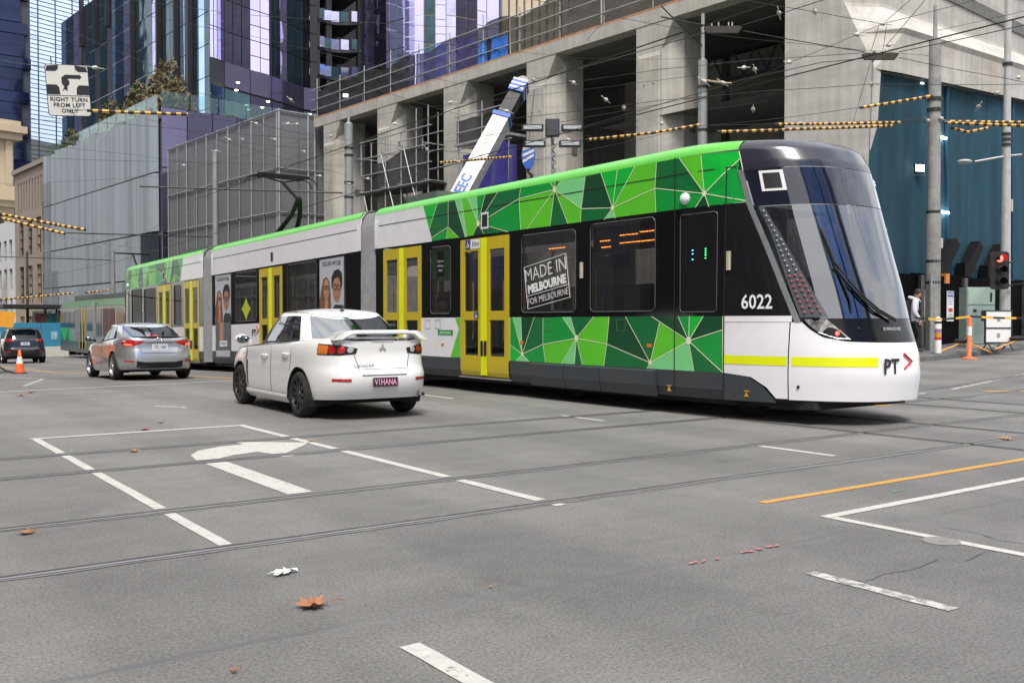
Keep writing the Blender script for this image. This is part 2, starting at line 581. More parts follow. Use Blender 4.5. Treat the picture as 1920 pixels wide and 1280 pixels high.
# ------------------------------------------------------------------ the articulated tram
LIV_UP=[('b',[(17.08,3.72),(16.51,3.72),(16.83,3.21)]),
('d',[(16.51,3.72),(16.10,3.72),(16.10,3.21),(16.74,3.04),(16.83,3.21)]),
('x',[(16.10,3.72),(15.85,3.72),(15.48,2.96),(15.71,2.97),(16.10,3.21)]),
('m',[(16.74,3.04),(16.10,3.21),(16.18,2.98),(16.73,2.97)]),
('l',[(16.10,3.21),(15.71,2.97),(16.18,2.98)]),
('t',[(15.85,3.72),(15.61,3.72),(15.43,2.97),(15.48,2.96)]),
('l',[(15.61,3.72),(15.40,3.71),(15.04,3.19),(15.22,2.98),(15.43,2.97)]),
('t',[(15.40,3.71),(15.09,3.71),(15.04,3.19)]),
('m',[(15.09,3.71),(14.80,3.71),(15.04,3.19)]),
('x',[(14.80,3.71),(14.39,3.71),(15.04,3.19)]),
('d',[(14.39,3.71),(13.68,3.71),(13.73,3.52),(15.04,3.19)]),
('x',[(15.04,3.19),(14.84,2.98),(15.22,2.98)]),
('d',[(15.04,3.19),(14.06,2.96),(14.84,2.98)]),
('m',[(15.04,3.19),(13.73,3.52),(13.68,2.97),(14.06,2.96)]),
('m',[(13.68,3.71),(12.83,3.70),(12.71,3.57),(13.73,3.52)]),
('l',[(13.73,3.52),(12.71,3.57),(13.49,2.97),(13.68,2.97)]),
('l',[(12.71,3.57),(12.84,2.96),(13.49,2.97)]),
('d',[(12.71,3.57),(12.35,2.96),(12.84,2.96)]),
('l',[(12.71,3.57),(12.01,3.18),(12.03,2.96),(12.35,2.96)]),
('b',[(12.83,3.70),(12.69,3.70),(12.71,3.57)]),
('d',[(12.69,3.70),(12.55,3.70),(12.71,3.57)]),
('t',[(12.55,3.70),(11.91,3.69),(12.01,3.18),(12.71,3.57)]),
('x',[(11.91,3.69),(11.53,3.70),(11.25,3.12),(12.01,3.18)]),
('b',[(11.53,3.70),(11.14,3.70),(11.25,3.12)]),
('b',[(11.14,3.70),(10.74,3.70),(11.25,3.12)]),
('l',[(10.74,3.70),(10.28,3.70),(10.31,3.32),(11.25,3.12)]),
('d',[(12.01,3.18),(11.25,3.12),(11.45,2.95),(12.03,2.96)]),
('t',[(11.25,3.12),(11.18,2.95),(11.45,2.95)]),
('l',[(11.25,3.12),(10.31,3.32),(10.29,2.96),(11.18,2.95)]),
('d',[(10.28,3.70),(9.82,3.70),(9.35,3.14),(10.31,3.32)]),
('m',[(10.31,3.32),(9.35,3.14),(9.51,2.96),(10.29,2.96)]),
('l',[(9.82,3.70),(9.42,3.69),(9.35,3.14)]),
('b',[(9.42,3.69),(8.83,3.67),(8.80,3.57),(9.35,3.14)]),
('m',[(8.80,3.57),(8.65,2.97),(9.35,3.14)]),
('x',[(9.35,3.14),(9.27,2.95),(9.51,2.96)]),
('m',[(9.35,3.14),(8.65,2.97),(9.27,2.95)])]
LIV_LO=[('m',[(14.00,1.42),(13.92,1.42),(13.63,0.77),(14.00,0.92)]),
('t',[(13.92,1.42),(13.67,1.42),(13.63,0.77)]),
('x',[(13.67,1.42),(13.28,1.42),(13.63,0.77)]),
('d',[(13.28,1.42),(13.03,1.41),(13.03,0.95),(13.63,0.77)]),
('m',[(13.03,0.95),(12.96,0.64),(13.43,0.64),(13.63,0.77)]),
('t',[(13.63,0.77),(13.43,0.64),(13.82,0.64)]),
('b',[(13.63,0.77),(13.82,0.64),(14.00,0.64),(14.00,0.92)]),
('m',[(13.03,1.41),(12.50,1.42),(12.13,1.07),(13.03,0.95)]),
('t',[(12.50,1.42),(12.28,1.42),(12.13,1.07)]),
('d',[(12.28,1.42),(11.70,1.42),(12.13,1.07)]),
('l',[(11.70,1.42),(11.32,1.42),(11.38,0.99),(12.13,1.07)]),
('l',[(13.03,0.95),(12.13,1.07),(12.52,0.64),(12.96,0.64)]),
('t',[(12.13,1.07),(12.18,0.64),(12.52,0.64)]),
('d',[(12.13,1.07),(11.98,0.64),(12.18,0.64)]),
('l',[(12.13,1.07),(11.38,0.99),(11.45,0.64),(11.98,0.64)]),
('x',[(11.32,1.42),(10.95,1.42),(10.40,0.73),(11.38,0.99)]),
('d',[(10.95,1.42),(10.37,1.42),(10.20,1.34),(10.40,0.73)]),
('d',[(11.38,0.99),(10.40,0.73),(10.47,0.64),(11.45,0.64)]),
('x',[(10.37,1.42),(9.83,1.42),(9.62,1.07),(10.20,1.34)]),
('l',[(10.20,1.34),(9.62,1.07),(10.40,0.73)]),
('m',[(9.83,1.42),(9.61,1.42),(9.62,1.07)]),
('b',[(9.61,1.42),(9.35,1.42),(9.62,1.07)]),
('x',[(9.35,1.42),(9.01,1.42),(9.01,1.23),(9.62,1.07)]),
('m',[(9.62,1.07),(9.01,1.23),(9.00,0.64)]),
('d',[(9.62,1.07),(9.00,0.64),(9.52,0.64)]),
('t',[(10.40,0.73),(9.62,1.07),(9.52,0.64),(10.47,0.64)])]
LG = {'l': '#5fcb2e', 'b': '#10bb3c', 'm': '#0a9c3d', 'd': '#106e38', 'x': '#0e4a2b', 't': '#80da8e'}
def gloss(name, col, rough=.36, dirt=.06, coat=.12):
    return mat(name, col, rough, var=.04, scale=3, coat=coat, dirt=dirt)
LIVM = [gloss('tram_green_' + k, c) for k, c in LG.items()]
LIVI = {k: i for i, k in enumerate(LG)}
CREAM = gloss('livery_cream', '#e9edc9', .3)
TWHITE = gloss('tram_white', '#ecebef', .3, .05)
TBLACK = gloss('tram_black', (.008, .008, .009), .12, 0)
TROOF = gloss('tram_roof_green', '#5fc63f', .3, .1)
TSKIRT = mat('tram_skirt', '#3b4147', .45, var=.1, scale=2, coat=.15, dirt=.25)
TNAVY = gloss('tram_navy', '#2b2d39', .22, .05, .5)
TYEL = gloss('tram_door_yellow', '#c9b323', .35, .1)
TLIME = mat('tram_door_edge', '#e6f000', .5, var=.05)
TGLASS = glass('tram_glass', (.58, .57, .55), .06, .02, .03, .8)
TSCREEN = glass('tram_windscreen', (.14, .155, .17), .36, .012, .02, .6)
RUB = mat('rubber', (.012, .012, .012), .7)
DARK = mat('dark_metal', (.035, .035, .037), .55, .3, dirt=.2)
UNDER = mat('underframe', (.02, .019, .018), .9)
TGREY = mat('tram_interior_grey', (.22, .22, .21), .6)
TFLOOR = mat('tram_interior_floor', (.06, .06, .06), .8)
SEATM = mat('tram_seat', (.05, .12, .06), .8)
POLEY = mat('tram_pole_yellow', (.6, .38, .03), .4)
ALU = mat('aluminium', (.55, .55, .56), .35, .8)
LEDO = mat('led_orange', (1, .25, .03), .5, emit=3)
LEDB = mat('led_blue', (.05, .25, 1), .5, emit=3)
LEDG = mat('led_green', (.05, .8, .25), .5, emit=2)
XN, XC, HW, YN = 10.04, 11.365, 1.325, 10.2
ZFs = [.2, .3, .64, .93, 1.28, 1.8, 2.45, 3.25, 3.5, 3.7, 3.82, 3.9]
YFs = [7.16, 7.1, 7.05, 7.08, 7.2, 7.34, 7.55, 7.80, 7.89, 8.02, 8.22, 8.95]
def yfn(z): return itp(z, ZFs, YFs)
def sxn(y, z):
    """near-side skin: flat, then the tapering cab"""
    ins = 0 if z < 3.70 else .30 * (1 - math.sqrt(max(0, 1 - ((z - 3.70) / .2) ** 2)))
    if y >= YN:
        return XN + ins
    q = min(1, (YN - y) / (YN - yfn(z)))
    return XC - (HW - ins) * (1 - q ** 3) ** (1 / 2.4)
def noseP(a, z):
    ph = (a if a <= 1 else 2 - a) * math.pi / 2
    q = math.sin(ph) ** (2 / 3)
    xh = max(0, math.cos(ph)) ** (2 / 2.4)
    ins = 0 if z < 3.70 else .30 * (1 - math.sqrt(max(0, 1 - ((z - 3.70) / .2) ** 2)))
    return (XC - (HW - ins) * xh * (1 if a <= 1 else -1), YN - q * (YN - yfn(z)), z)
def aOf(y, z):
    q = min(1, max(0, (YN - y) / (YN - yfn(z))))
    return math.asin(min(1, q ** 1.5)) * 2 / math.pi
def noff(a, z, off):
    """point on the cab skin pushed outwards"""
    p, pa, pz = Vector(noseP(a, z)), Vector(noseP(min(2, a + .01), z)), Vector(noseP(a, z + .02))
    n = (pa - p).cross(pz - p)
    if n.length < 1e-9: return p
    n.normalize()
    c = Vector((XC, YN, z))
    if n.dot(p - c) < 0: n = -n
    return p + n * off
class Sec:
    """one tram section: maps local (x,y,z) to the world"""
    def __init__(s, kind, o=None, ang=0, z0=0, sl=0, flip=False):
        s.kind, s.o, s.z0, s.sl, s.flip = kind, o, z0, sl, flip
        if o is not None:
            a = R(ang)
            s.d = (-math.sin(a), math.cos(a))
            s.n = (math.cos(a), math.sin(a))
    def T(s, p):
        x, y, z = p
        if s.kind == 1:
            return (x, y, z)
        t = (19.2 - y) if s.flip else y
        x -= XN
        return (s.o[0] + s.d[0] * t + s.n[0] * x, s.o[1] + s.d[1] * t + s.n[1] * x, z + s.z0 + s.sl * t)
    def skin(s, y, z, off=0.):
        if s.kind == 2:
            return (XN + (0 if z < 3.70 else .30 * (1 - math.sqrt(max(0, 1 - ((z - 3.70) / .2) ** 2)))) - off, y, z)
        return (sxn(y, z) - off, y, z)
def build_section(tram, S, y0, y1, wins, doors, lower, livery):
    T = S.T
    tf = lambda v: [T(p) for p in v]
    def put(name, mb, m, parent=tram, smooth=False):
        mb.v = tf(mb.v)
        return mb.build(name, m, parent, smooth)
    def patch(name, ya, yb, za, zb, m, off=0., parent=tram, nz=1, smooth=False):
        ny = 1 if min(ya, yb) >= YN or S.kind == 2 else max(1, int(abs(yb - ya) / .12))
        v, f = grid(lambda a, b: T(S.skin(a, b, off)), list(np.linspace(ya, yb, ny + 1)), list(np.linspace(za, zb, nz + 1)))
        return mesh(name, v, f, m, parent, smooth=smooth)
    cab = S.kind != 2
    ya0 = 9.9 if cab else y0
    # black window band: rails above and below, pillars between the openings
    holes = sorted([(a, b, c, d) for a, b, c, d in wins] + [(a, b, .30, 2.94) for a, b in doors])
    patch('band_panel', ya0, y1, 2.935, 2.965, TBLACK)
    cur = ya0
    for a, b, c, d in holes + [(y1, y1, 0, 0)]:
        if a - cur > .01:
            patch('band_pillar', cur, a, 1.42, 2.935, TBLACK)
        if b > a:
            if c > 1.42: patch('band_rail', a, b, 1.42, c, TBLACK)
            if d < 2.93: patch('band_rail', a, b, d, 2.935, TBLACK)
        cur = b
    for a, b, m in lower:                      # painted panels under the windows
        patch('lower_panel', a, b, .64, 1.42, m)
    # skirt between the doors
    cur = 8.95 if cab else y0
    for a, b in sorted(doors) + [(y1, y1)]:
        if a - cur > .05:
            mb = MB()
            n = max(1, int((a - cur) / .3)) if cur < YN and cab else 1
            for i in range(n):
                p, q = lerp(cur, a, i / n), lerp(cur, a, (i + 1) / n)
                A, B = S.skin(p, .6)[0], S.skin(q, .6)[0]
                mb.add([(A, p, .64), (B, q, .64), (B - .0, q, .40), (A - .0, p, .40), (B + .07, q, .26), (A + .07, p, .26)], [(0, 1, 2, 3), (3, 2, 4, 5)])
            put('skirt_panel', mb, TSKIRT)
        cur = b
    # roof: shoulder and crown
    zs = [3.70, 3.76, 3.82, 3.86, 3.89, 3.9]
    yr = list(np.linspace(8.85, YN, 8)) + list(np.linspace(10.6, y1, 12)) if cab else list(np.linspace(y0, y1, 10))
    def roofp(y, t):
        if t < 5:
            return T(S.skin(y, zs[int(t)]))
        x0 = S.skin(y, 3.9)[0]
        return T((lerp(x0, 2 * XC - x0, (t - 5) / 6), y, 3.9 + .03 * math.sin((t - 5) / 6 * math.pi)))
    ro = gridmesh('roof', lambda y, t: roofp(y, t), yr, list(range(0, 12)), TROOF, tram)
    # far side wall, mirrored, with its own glazing, floor and ceiling
    far = lambda y, z: T((2 * XC - S.skin(y, z)[0], y, z))
    ys_ = list(np.linspace(8.8, YN, 8)) + [14, y1] if cab else [y0, y1]
    for nm, za, zb, m in (('far_side_panel', .26, 1.45, TWHITE), ('far_side_window', 1.45, 2.85, TGLASS), ('far_side_panel', 2.85, 3.72, TWHITE)):
        v, f = grid(far, ys_, [za, zb])
        mesh(nm, v, f, m, tram)
    fl = MB()
    fl.box(XN + .1, 2 * XC - XN - .1, (9.6 if cab else y0), y1, .36, .40)
    put('floor_panel', fl, TFLOOR)
    ce = MB()
    ce.box(XN + .12, 2 * XC - XN - .12, (9.2 if cab else y0), y1, 2.98, 3.02)
    put('ceiling_panel', ce, TGREY)
    # seats and yellow grab poles
    for yy in np.arange(y0 + (1.0 if not cab else 3.4), y1 - .8, 1.25):
        if any(a - .3 < yy < b + .3 for a, b in doors):
            continue
        for sx_ in (XN + .15, 2 * XC - XN - 1.05):
            mb = MB()
            mb.box(sx_, sx_ + .9, yy, yy + .45, .8, .9).box(sx_, sx_ + .9, yy + .4, yy + .5, .85, 1.55)
            put('seat', mb, SEATM)
    for a, b in doors:
        for yy in (a + .12, b - .12):
            mb = MB()
            mb.tube([(XN + .42, yy, .4), (XN + .42, yy, 3.0)], .018, 6)
            put('grab_pole', mb, POLEY)
    # windows
    for a, b, c, d in wins:
        p = patch('window', a, b, c, d, TGLASS, -.012)
        r = .09
        ring = []
        for cy, cz, t0 in ((a + r + .04, c + r + .03, 180), (b - r - .04, c + r + .03, 270), (b - r - .04, d - r - .03, 0), (a + r + .04, d - r - .03, 90)):
            for k in range(5):
                t = R(t0 + 22.5 * k)
                ring.append((cy + r * math.cos(t), cz + r * math.sin(t)))
        n = len(ring)
        v = [T(S.skin(y, z, .003)) for y, z in ring]
        big = [(a, c), (b, c), (b, d), (a, d)]
        mb = MB()
        mb.tube([T(S.skin(y, z, .004)) for y, z in ring + [ring[0]]], .009, 4)
        mb.build('window_frame', mat('window_gasket', (.06, .06, .062), .4), p)
        # rounded corners: the dark print on the pane's edge
        mb = MB()
        vv = [S.skin(y, z, .002) for y, z in ring] + [S.skin(y, z, .002) for y, z in big]
        for k, q in enumerate((0, 1, 2, 3)):
            seg = list(range(k * 5, k * 5 + 5))
            for i, j in zip(seg[:-1], seg[1:]):
                mb.add([vv[i], vv[j], vv[n + q]], [(0, 1, 2)])
            nx = (k * 5 + 5) % n
            mb.add([vv[seg[-1]], vv[nx], vv[n + (q + 1) % 4], vv[n + q]], [(0, 1, 2, 3)])
        put('window_print', mb, TBLACK, p)
    # doors: two leaves, each with an upper and a lower pane
    for a, b in doors:
        mid = (a + b) / 2
        for s_, (p, q) in ((1, (a, mid - .018)), (-1, (mid + .018, b))):
            out, inn = (p, q) if s_ == 1 else (q, p)
            x = XN - .018
            mb = MB()
            st = .13 * s_
            for (ea, eb, za, zb) in ((out, out + st, .62, 2.91), (inn - .17 * s_, inn - .075 * s_, .62, 2.91), (out + st, inn - .17 * s_, 2.68, 2.91), (out + st, inn - .17 * s_, 1.37, 1.54), (out + st, inn - .17 * s_, .62, .70)):
                mb.box(x, x + .04, min(ea, eb), max(ea, eb), za, zb)
            # kick panel curving under
            zk = [.62, .50, .40, .33, .30]
            xk = [0, 0, .004, .02, .05]
            for i in range(4):
                mb.add([(x + xk[i], p, zk[i]), (x + xk[i], q, zk[i]), (x + xk[i + 1], q, zk[i + 1]), (x + xk[i + 1], p, zk[i + 1])], [(0, 1, 2, 3)])
            leaf = put('door_leaf', mb, TYEL)
            mb = MB()
            mb.box(x - .006, x + .03, min(inn, inn - .072 * s_), max(inn, inn - .072 * s_), .34, 2.91)
            put('edge_strip', mb, TLIME, leaf)
            for za, zb in ((1.54, 2.68), (.70, 1.37)):
                mb = MB()
                lo_, hi_ = sorted((out + st, inn - .17 * s_))
                mb.add([(x + .018, lo_, za), (x + .018, hi_, za), (x + .018, hi_, zb), (x + .018, lo_, zb)], [(0, 1, 2, 3)])
                put('pane', mb, TGLASS, leaf)
            mb = MB()
            mb.box(x - .012, x, *sorted((inn - .075 * s_, inn)), .70, .98)
            put('edge_guard', mb, RUB, leaf)
            mb = MB()
            mb.tube([(x + .10, out + .28 * s_, 1.0), (x + .10, out + .30 * s_, 1.2), (x + .10, out + .30 * s_, 1.95), (x + .10, out + .28 * s_, 2.1)], .016, 6)
            put('handrail', mb, POLEY, leaf)
        mb = MB()
        mb.box(XN + .0, XN + .02, mid - .018, mid + .018, .32, 2.91)
        put('door_seal', mb, RUB)
        mb = MB()
        mb.box(XN - .03, XN + .05, a - .03, b + .03, .27, .295)
        put('door_sill', mb, ALU)
    # horizontal roof joint and inner backing for the upper cove
    mb = MB()
    for p, q in zip(np.linspace(8.85 if cab else y0, y1, 24)[:-1], np.linspace(8.85 if cab else y0, y1, 24)[1:]):
        mb.add([S.skin(p, 3.455, .0035), S.skin(q, 3.455, .0035), S.skin(q, 3.470, .0035), S.skin(p, 3.470, .0035)], [(0, 1, 2, 3)])
    put('cove_joint', mb, RUB)
    # livery facets on the cove (and under the windows), edged in cream
    for polys, nm in livery:
        mb = MB()
        for c, ps in polys:
            pp = []
            for (p, q) in zip(ps, ps[1:] + ps[:1]):
                n = max(1, int(abs(p[0] - q[0]) / .2)) if min(p[0], q[0]) < YN else 1
                pp += [(lerp(p[0], q[0], i / n), lerp(p[1], q[1], i / n)) for i in range(n)]
            if min(p[0] for p in pp) < YN - .3 and len(pp) > 4:     # fan about the centre so the facet follows the cab's curve
                cy, cz = sum(p[0] for p in pp) / len(pp), sum(p[1] for p in pp) / len(pp)
                mb.add([S.skin(cy, cz)] + [S.skin(*p) for p in pp], [(0, i + 1, (i + 1) % len(pp) + 1) for i in range(len(pp))], LIVI[c])
            else:
                mb.add([S.skin(*p) for p in pp], [tuple(range(len(pp)))], LIVI[c])
        o = put(nm, mb, LIVM)
        mb, seen = MB(), {}
        for c, ps in polys:
            for p, q in zip(ps, ps[1:] + ps[:1]):
                key = tuple(sorted((p, q)))
                if key in seen or abs(p[1] - q[1]) < .03 and (p[1] > 3.6 or 2.93 < p[1] < 3.0 or p[1] < .67 or 1.39 < p[1] < 1.44):
                    continue
                seen[key] = 1
                d = Vector((q[0] - p[0], q[1] - p[1]))
                nn = Vector((-d.y, d.x)).normalized() * .006
                n = max(1, int(d.length / .25))
                for i in range(n):
                    A, B = (lerp(p[0], q[0], i / n), lerp(p[1], q[1], i / n)), (lerp(p[0], q[0], (i + 1) / n), lerp(p[1], q[1], (i + 1) / n))
                    mb.add([S.skin(A[0] - nn.x, A[1] - nn.y, .004), S.skin(B[0] - nn.x, B[1] - nn.y, .004), S.skin(B[0] + nn.x, B[1] + nn.y, .004), S.skin(A[0] + nn.x, A[1] + nn.y, .004)], [(0, 1, 2, 3)])
        cnt = {}
        for c, ps in polys:
            for p in ps: cnt[p] = cnt.get(p, 0) + 1
        for p, k in cnt.items():
            if k >= 5:
                r = .036 if k < 8 else .05
                vv = [S.skin(p[0] + r * math.cos(t), p[1] + r * 1.15 * math.sin(t), .006) for t in np.linspace(0, 2 * math.pi, 14)[:-1]]
                mb.add(vv, [tuple(range(13))])
        put('livery_lines', mb, CREAM, o)
    # underframe
    mb = MB()
    mb.box(XN + .15, 2 * XC - XN - .15, (8.9 if cab else y0), y1, .2, .36)
    for yy in ([9.0, 11.0, 12.8] if cab else [y0 + 3.6, y0 + 5.4]):
        for xx in (XC - .72, XC + .72):
            mb.lathe([(.02, -.06), (.30, -.06), (.30, .02), (.33, .03), (.33, .06), (.02, .06)], (xx, yy, .33), 18, axis=0)
        mb.tube([(XC - .7, yy, .33), (XC + .7, yy, .33)], .06, 6)
    mb.box(XN + .35, 2 * XC - XN - .35, (8.7 if cab else y0 + 3.2), (13.1 if cab else y0 + 5.8), .16, .3)
    put('bogie', mb, UNDER)
    if cab:      # bogie fairing with a shut line
        for p, q in ((13.36, 12.42), (12.40, 11.52), (11.50, 10.28)):
            mb = MB()
            mb.add([(XN - .045, p, .61), (XN - .045, q, .61), (XN - .05, q, .40), (XN - .05, p, .40), (XN + .0, q, .235), (XN + .0, p, .235), (XN + .03, q, .635), (XN + .03, p, .635), (XN + .03, p, .24), (XN + .03, q, .24)],
                   [(0, 1, 2, 3), (3, 2, 4, 5), (7, 6, 1, 0), (0, 3, 5, 8, 7), (1, 6, 9, 4, 2)])
            put('bogie_fairing', mb, TSKIRT)
    return put, patch
tram = thing('articulated_tram', 'long three-section tram in white and faceted green with yellow doors, number 6022', 'tram')
S1 = Sec(1)
S2 = Sec(2, (10.04, 19.9), 2, 0, -.022)
S3 = Sec(3, (9.686, 30.04), -.5, -.24, -.012, True)
UPW = [(17.08, 3.72), (19.16, 3.72), (19.16, 2.96), (16.73, 2.96), (16.83, 3.21)]
for S in (S1, S3):
    put, patch = build_section(tram, S, 9.0, 19.16, [(10.26, 11.82, 1.47, 2.93), (12.11, 13.69, 1.47, 2.89), (15.97, 16.82, 1.47, 2.87)],
        [(14.03, 15.63), (17.15, 18.78)], [(15.63, 17.15, TWHITE), (18.78, 19.16, TWHITE)], [(LIV_UP, 'cove_livery'), (LIV_LO, 'side_livery')])
    mb = MB()
    mb.add([S.skin(*p) for p in UPW], [(0, 1, 2, 3, 4)])
    put('cove_panel', mb, TWHITE)
    mb = MB()      # green sliver and slanted edge on the white panel
    mb.add([S.skin(15.66, 1.41, .004), S.skin(15.85, 1.41, .004), S.skin(15.71, 1.2, .004), S.skin(16.02, .645, .004), S.skin(15.66, .645, .004)], [(0, 1, 2), (0, 2, 3, 4)])
    put('green_edge', mb, LIVM[0])
    # ---- cab
    YA = lambda z: itp(z, [1.33, 1.75, 2.29, 2.91, 3.41], [7.89, 8.07, 8.30, 8.58, 8.74])
    AA = lambda z: aOf(YA(z), z)
    T = S.T
    N = lambda a, z, o=0.: T(noff(a, z, o) if o else noseP(a, z))
    def npatch(name, lo, hi, zlo, zhi, m, na=40, nzz=8, off=0., parent=tram, sm=True):
        """lo/hi: a-limits as functions of z, zlo/zhi: z-limits as functions of t"""
        def fn(t, k):
            za, zb = zlo(t), zhi(t)
            z = lerp(za, zb, k)
            a = lerp(lo(z), hi(z), t)
            return N(a, z, off)
        return gridmesh(name, fn, list(np.linspace(0, 1, na + 1)), list(np.linspace(0, 1, nzz + 1)), m, parent, sm)
    K = lambda c: (lambda t: c)
    npatch('windscreen', AA, lambda z: 2 - AA(z), K(1.385), K(2.885), TSCREEN, off=.004, nzz=14)
    npatch('destination_glass', AA, lambda z: 2 - AA(z), K(2.895), K(3.40), gloss('tram_display_glass', (.008, .010, .022), .04, 0, 1.), off=.004)
    a88 = lambda z: aOf(8.82 if z < 3.72 else max(8.82, yfn(z) + .02), z)
    npatch('roof_cap', a88, lambda z: 2 - a88(z), K(3.41), K(3.90), TNAVY, nzz=16)
    # top of the cap
    v, f = [], []
    ring = [noseP(a, 3.899) for a in np.linspace(a88(3.899), 2 - a88(3.899), 30)]
    back = [(lerp(ring[0][0], ring[-1][0], i / 29), 9.3, 3.9 + .03 * math.sin(i / 29 * math.pi)) for i in range(30)]
    v = [T(p) for p in ring + back]
    mesh('roof_cap_top', v, [(i, i + 1, 31 + i, 30 + i) for i in range(29)], TNAVY, tram, smooth=True)
    for s_ in (0, 1):
        g = (lambda a: a) if s_ == 0 else (lambda a: 2 - a)
        lo = lambda z, g=g: g(aOf(YA(z) + .095, z))
        hi = lambda z, g=g: g(AA(z) - .006)
        npatch('windscreen_pillar', lo, hi, K(1.335), K(3.41), ALU, na=3, nzz=16, off=.006)
        npatch('cab_side_window', lambda z, g=g: g(aOf(8.985, z)), lambda z, g=g: g(aOf(YA(z) + .10, z)), K(1.425), K(2.96), TBLACK if s_ else gloss('cab_glass', (.012, .012, .014), .05, 0), na=10)
        npatch('white_strip', lambda z, g=g: g(aOf(8.985, z)), lambda z, g=g: g(aOf(8.02, z)), K(1.34), K(1.42), TWHITE, na=10, nzz=2, off=.004)
        npatch('cab_panel', lambda z, g=g: g(aOf(8.985, z)), lambda z, g=g: g(aOf(8.045, z)), lambda t: itp(t, [0, .4, .65, .8, 1], [.64, .60, .47, .33, .33]), K(1.335), TWHITE, na=20)
        npatch('cab_skirt', lambda z, g=g: g(aOf(8.985, z)), lambda z, g=g: g(aOf(8.2, z)), K(.27), lambda t: itp(t, [0, .45, .76, .95, 1], [.635, .595, .465, .33, .28]), TSKIRT, na=20)
        npatch('cab_stripe', lambda z, g=g: g(aOf(8.985, z)), lambda z, g=g: g(aOf(8.055, z)), K(.765), K(.885), TLIME, na=12, nzz=1, off=.004)
        npatch('bumper_stripe', lambda z, g=g: g(aOf(7.995, z)), lambda z, g=g: g(aOf(7.155, z)), K(.765), K(.885), TLIME, na=16, nzz=1, off=.004)
    # cab side: pillar panels and the dark equipment window behind the cab door line
    for ya, yb, za, zb, m in ((9.0, 9.12, 1.42, 2.965, TBLACK), (9.80, 9.9, 1.42, 2.965, TBLACK), (9.12, 9.80, 2.91, 2.965, TBLACK)):
        patch('cab_pillar', ya, yb, za, zb, m)
    wdw = patch('cab_window', 9.12, 9.80, 1.42, 2.91, gloss('cab_glass', (.012, .012, .014), .05, 0))
    rr = []
    for cy, cz, t0 in ((9.17, 1.53, 180), (9.74, 1.53, 270), (9.74, 2.82, 0), (9.17, 2.82, 90)):
        for k in range(5):
            rr.append((cy + .05 * math.cos(R(t0 + 22.5 * k)), cz + .05 * math.sin(R(t0 + 22.5 * k))))
    mb = MB()
    mb.tube([T(S.skin(y, z, .004)) for y, z in rr + [rr[0]]], .008, 4)
    mb.build('window_frame', mat('window_gasket', (.06, .06, .062), .4), wdw)
    zb_ = lambda t: itp(abs(2 * t - 1), [0, .35, .62, .82, .93, 1], [1.075, 1.08, 1.09, 1.14, 1.24, 1.33])
    npatch('black_mask', lambda z: aOf(7.89, z), lambda z: 2 - aOf(7.89, z), zb_, K(1.38), mat('mask_black', (.006, .006, .007), .18, spec=.3), na=60, nzz=6, off=.003)
    def bump(t, k):
        a0 = aOf(8.03, .9)
        a = lerp(a0, 2 - a0, t)
        tt = (a - aOf(7.89, 1.2)) / (2 - 2 * aOf(7.89, 1.2))
        top = 1.335 if tt < 0 or tt > 1 else zb_(tt) - .004
        z = lerp(.32, top, k)
        a1 = aOf(8.03, z)
        return N(lerp(a1, 2 - a1, t), z, .0)
    gridmesh('bumper', bump, list(np.linspace(0, 1, 61)), list(np.linspace(0, 1, 11)), TWHITE, tram)
    gridmesh('bumper_lip', lambda t, k: T(Vector(noseP(lerp(aOf(8.2, .32), 2 - aOf(8.2, .32), t), .32)) + Vector((0, .12 * k, -.05 * k)) + (Vector((XC, 8.4, .3)) - Vector(noseP(lerp(aOf(8.2, .32), 2 - aOf(8.2, .32), t), .32))) * .1 * k), list(np.linspace(0, 1, 41)), [0, 1], UNDER, tram)
    mb = MB()
    mb.box(XN + .3, 2 * XC - XN - .3, 7.7, 9.2, .2, .3)
    put('front_underframe', mb, UNDER)
    # inside the cab: desk, bulkhead, driver's seat
    mb = MB()
    mb.box(XC - 1.1, XC + 1.1, 9.82, 9.88, .4, 2.98)
    put('cab_bulkhead', mb, TGREY)
    mb = MB()
    mb.box(XC - .95, XC + .95, 7.75, 8.35, .5, 1.22)
    put('cab_desk', mb, mat('cab_interior', (.03, .032, .036), .7))
    mb = MB()
    mb.box(XC - .25, XC + .25, 8.9, 9.3, .85, .97).box(XC - .25, XC + .25, 9.25, 9.37, .9, 1.75)
    put('driver_seat', mb, mat('cab_interior', (.03, .032, .036), .7))
    # lamp strips beside the windscreen: lens, housing and rows of bulbs
    for s_ in (0, 1):
        g = (lambda a: a) if s_ == 0 else (lambda a: 2 - a)
        yl = lambda z: itp(z, [1.40, 1.95, 2.5, 2.9], [7.92, 8.13, 8.33, 8.53])
        yr2 = lambda z: itp(z, [1.40, 1.95, 2.5, 2.9], [7.62, 7.92, 8.225, 8.46])
        st = npatch('lamp_strip', lambda z, g=g: g(aOf(yl(z), z)), lambda z, g=g: g(aOf(yr2(z), z)), K(1.40), K(2.89), gloss('lamp_strip_black', (.10, .11, .125), .15, 0), na=6, nzz=14, off=.008)
        bulbs = {0: MB(), 1: MB()}
        for z in np.arange(1.46, 2.84, .068):
            w = aOf(yr2(z), z) - aOf(yl(z), z)
            nb = 3 if z < 1.97 else (2 if z < 2.45 else 1)
            for i in range(nb):
                a = aOf(yl(z), z) + w * ((i + .7) / (nb + .4) if nb > 1 else .5)
                p = noff(g(a), z + .012 * (i % 2), .012)
                bulbs[1 if z < 1.97 else 0].ball(T(p), .020, 8)
        tag(bulbs[0].build('white_bulbs', mat('bulb_clear', (.30, .31, .36), .2, .5), st, True), kind='stuff')
        tag(bulbs[1].build('red_bulbs', mat('bulb_red', (.34, .075, .08), .25), st, True), kind='stuff')
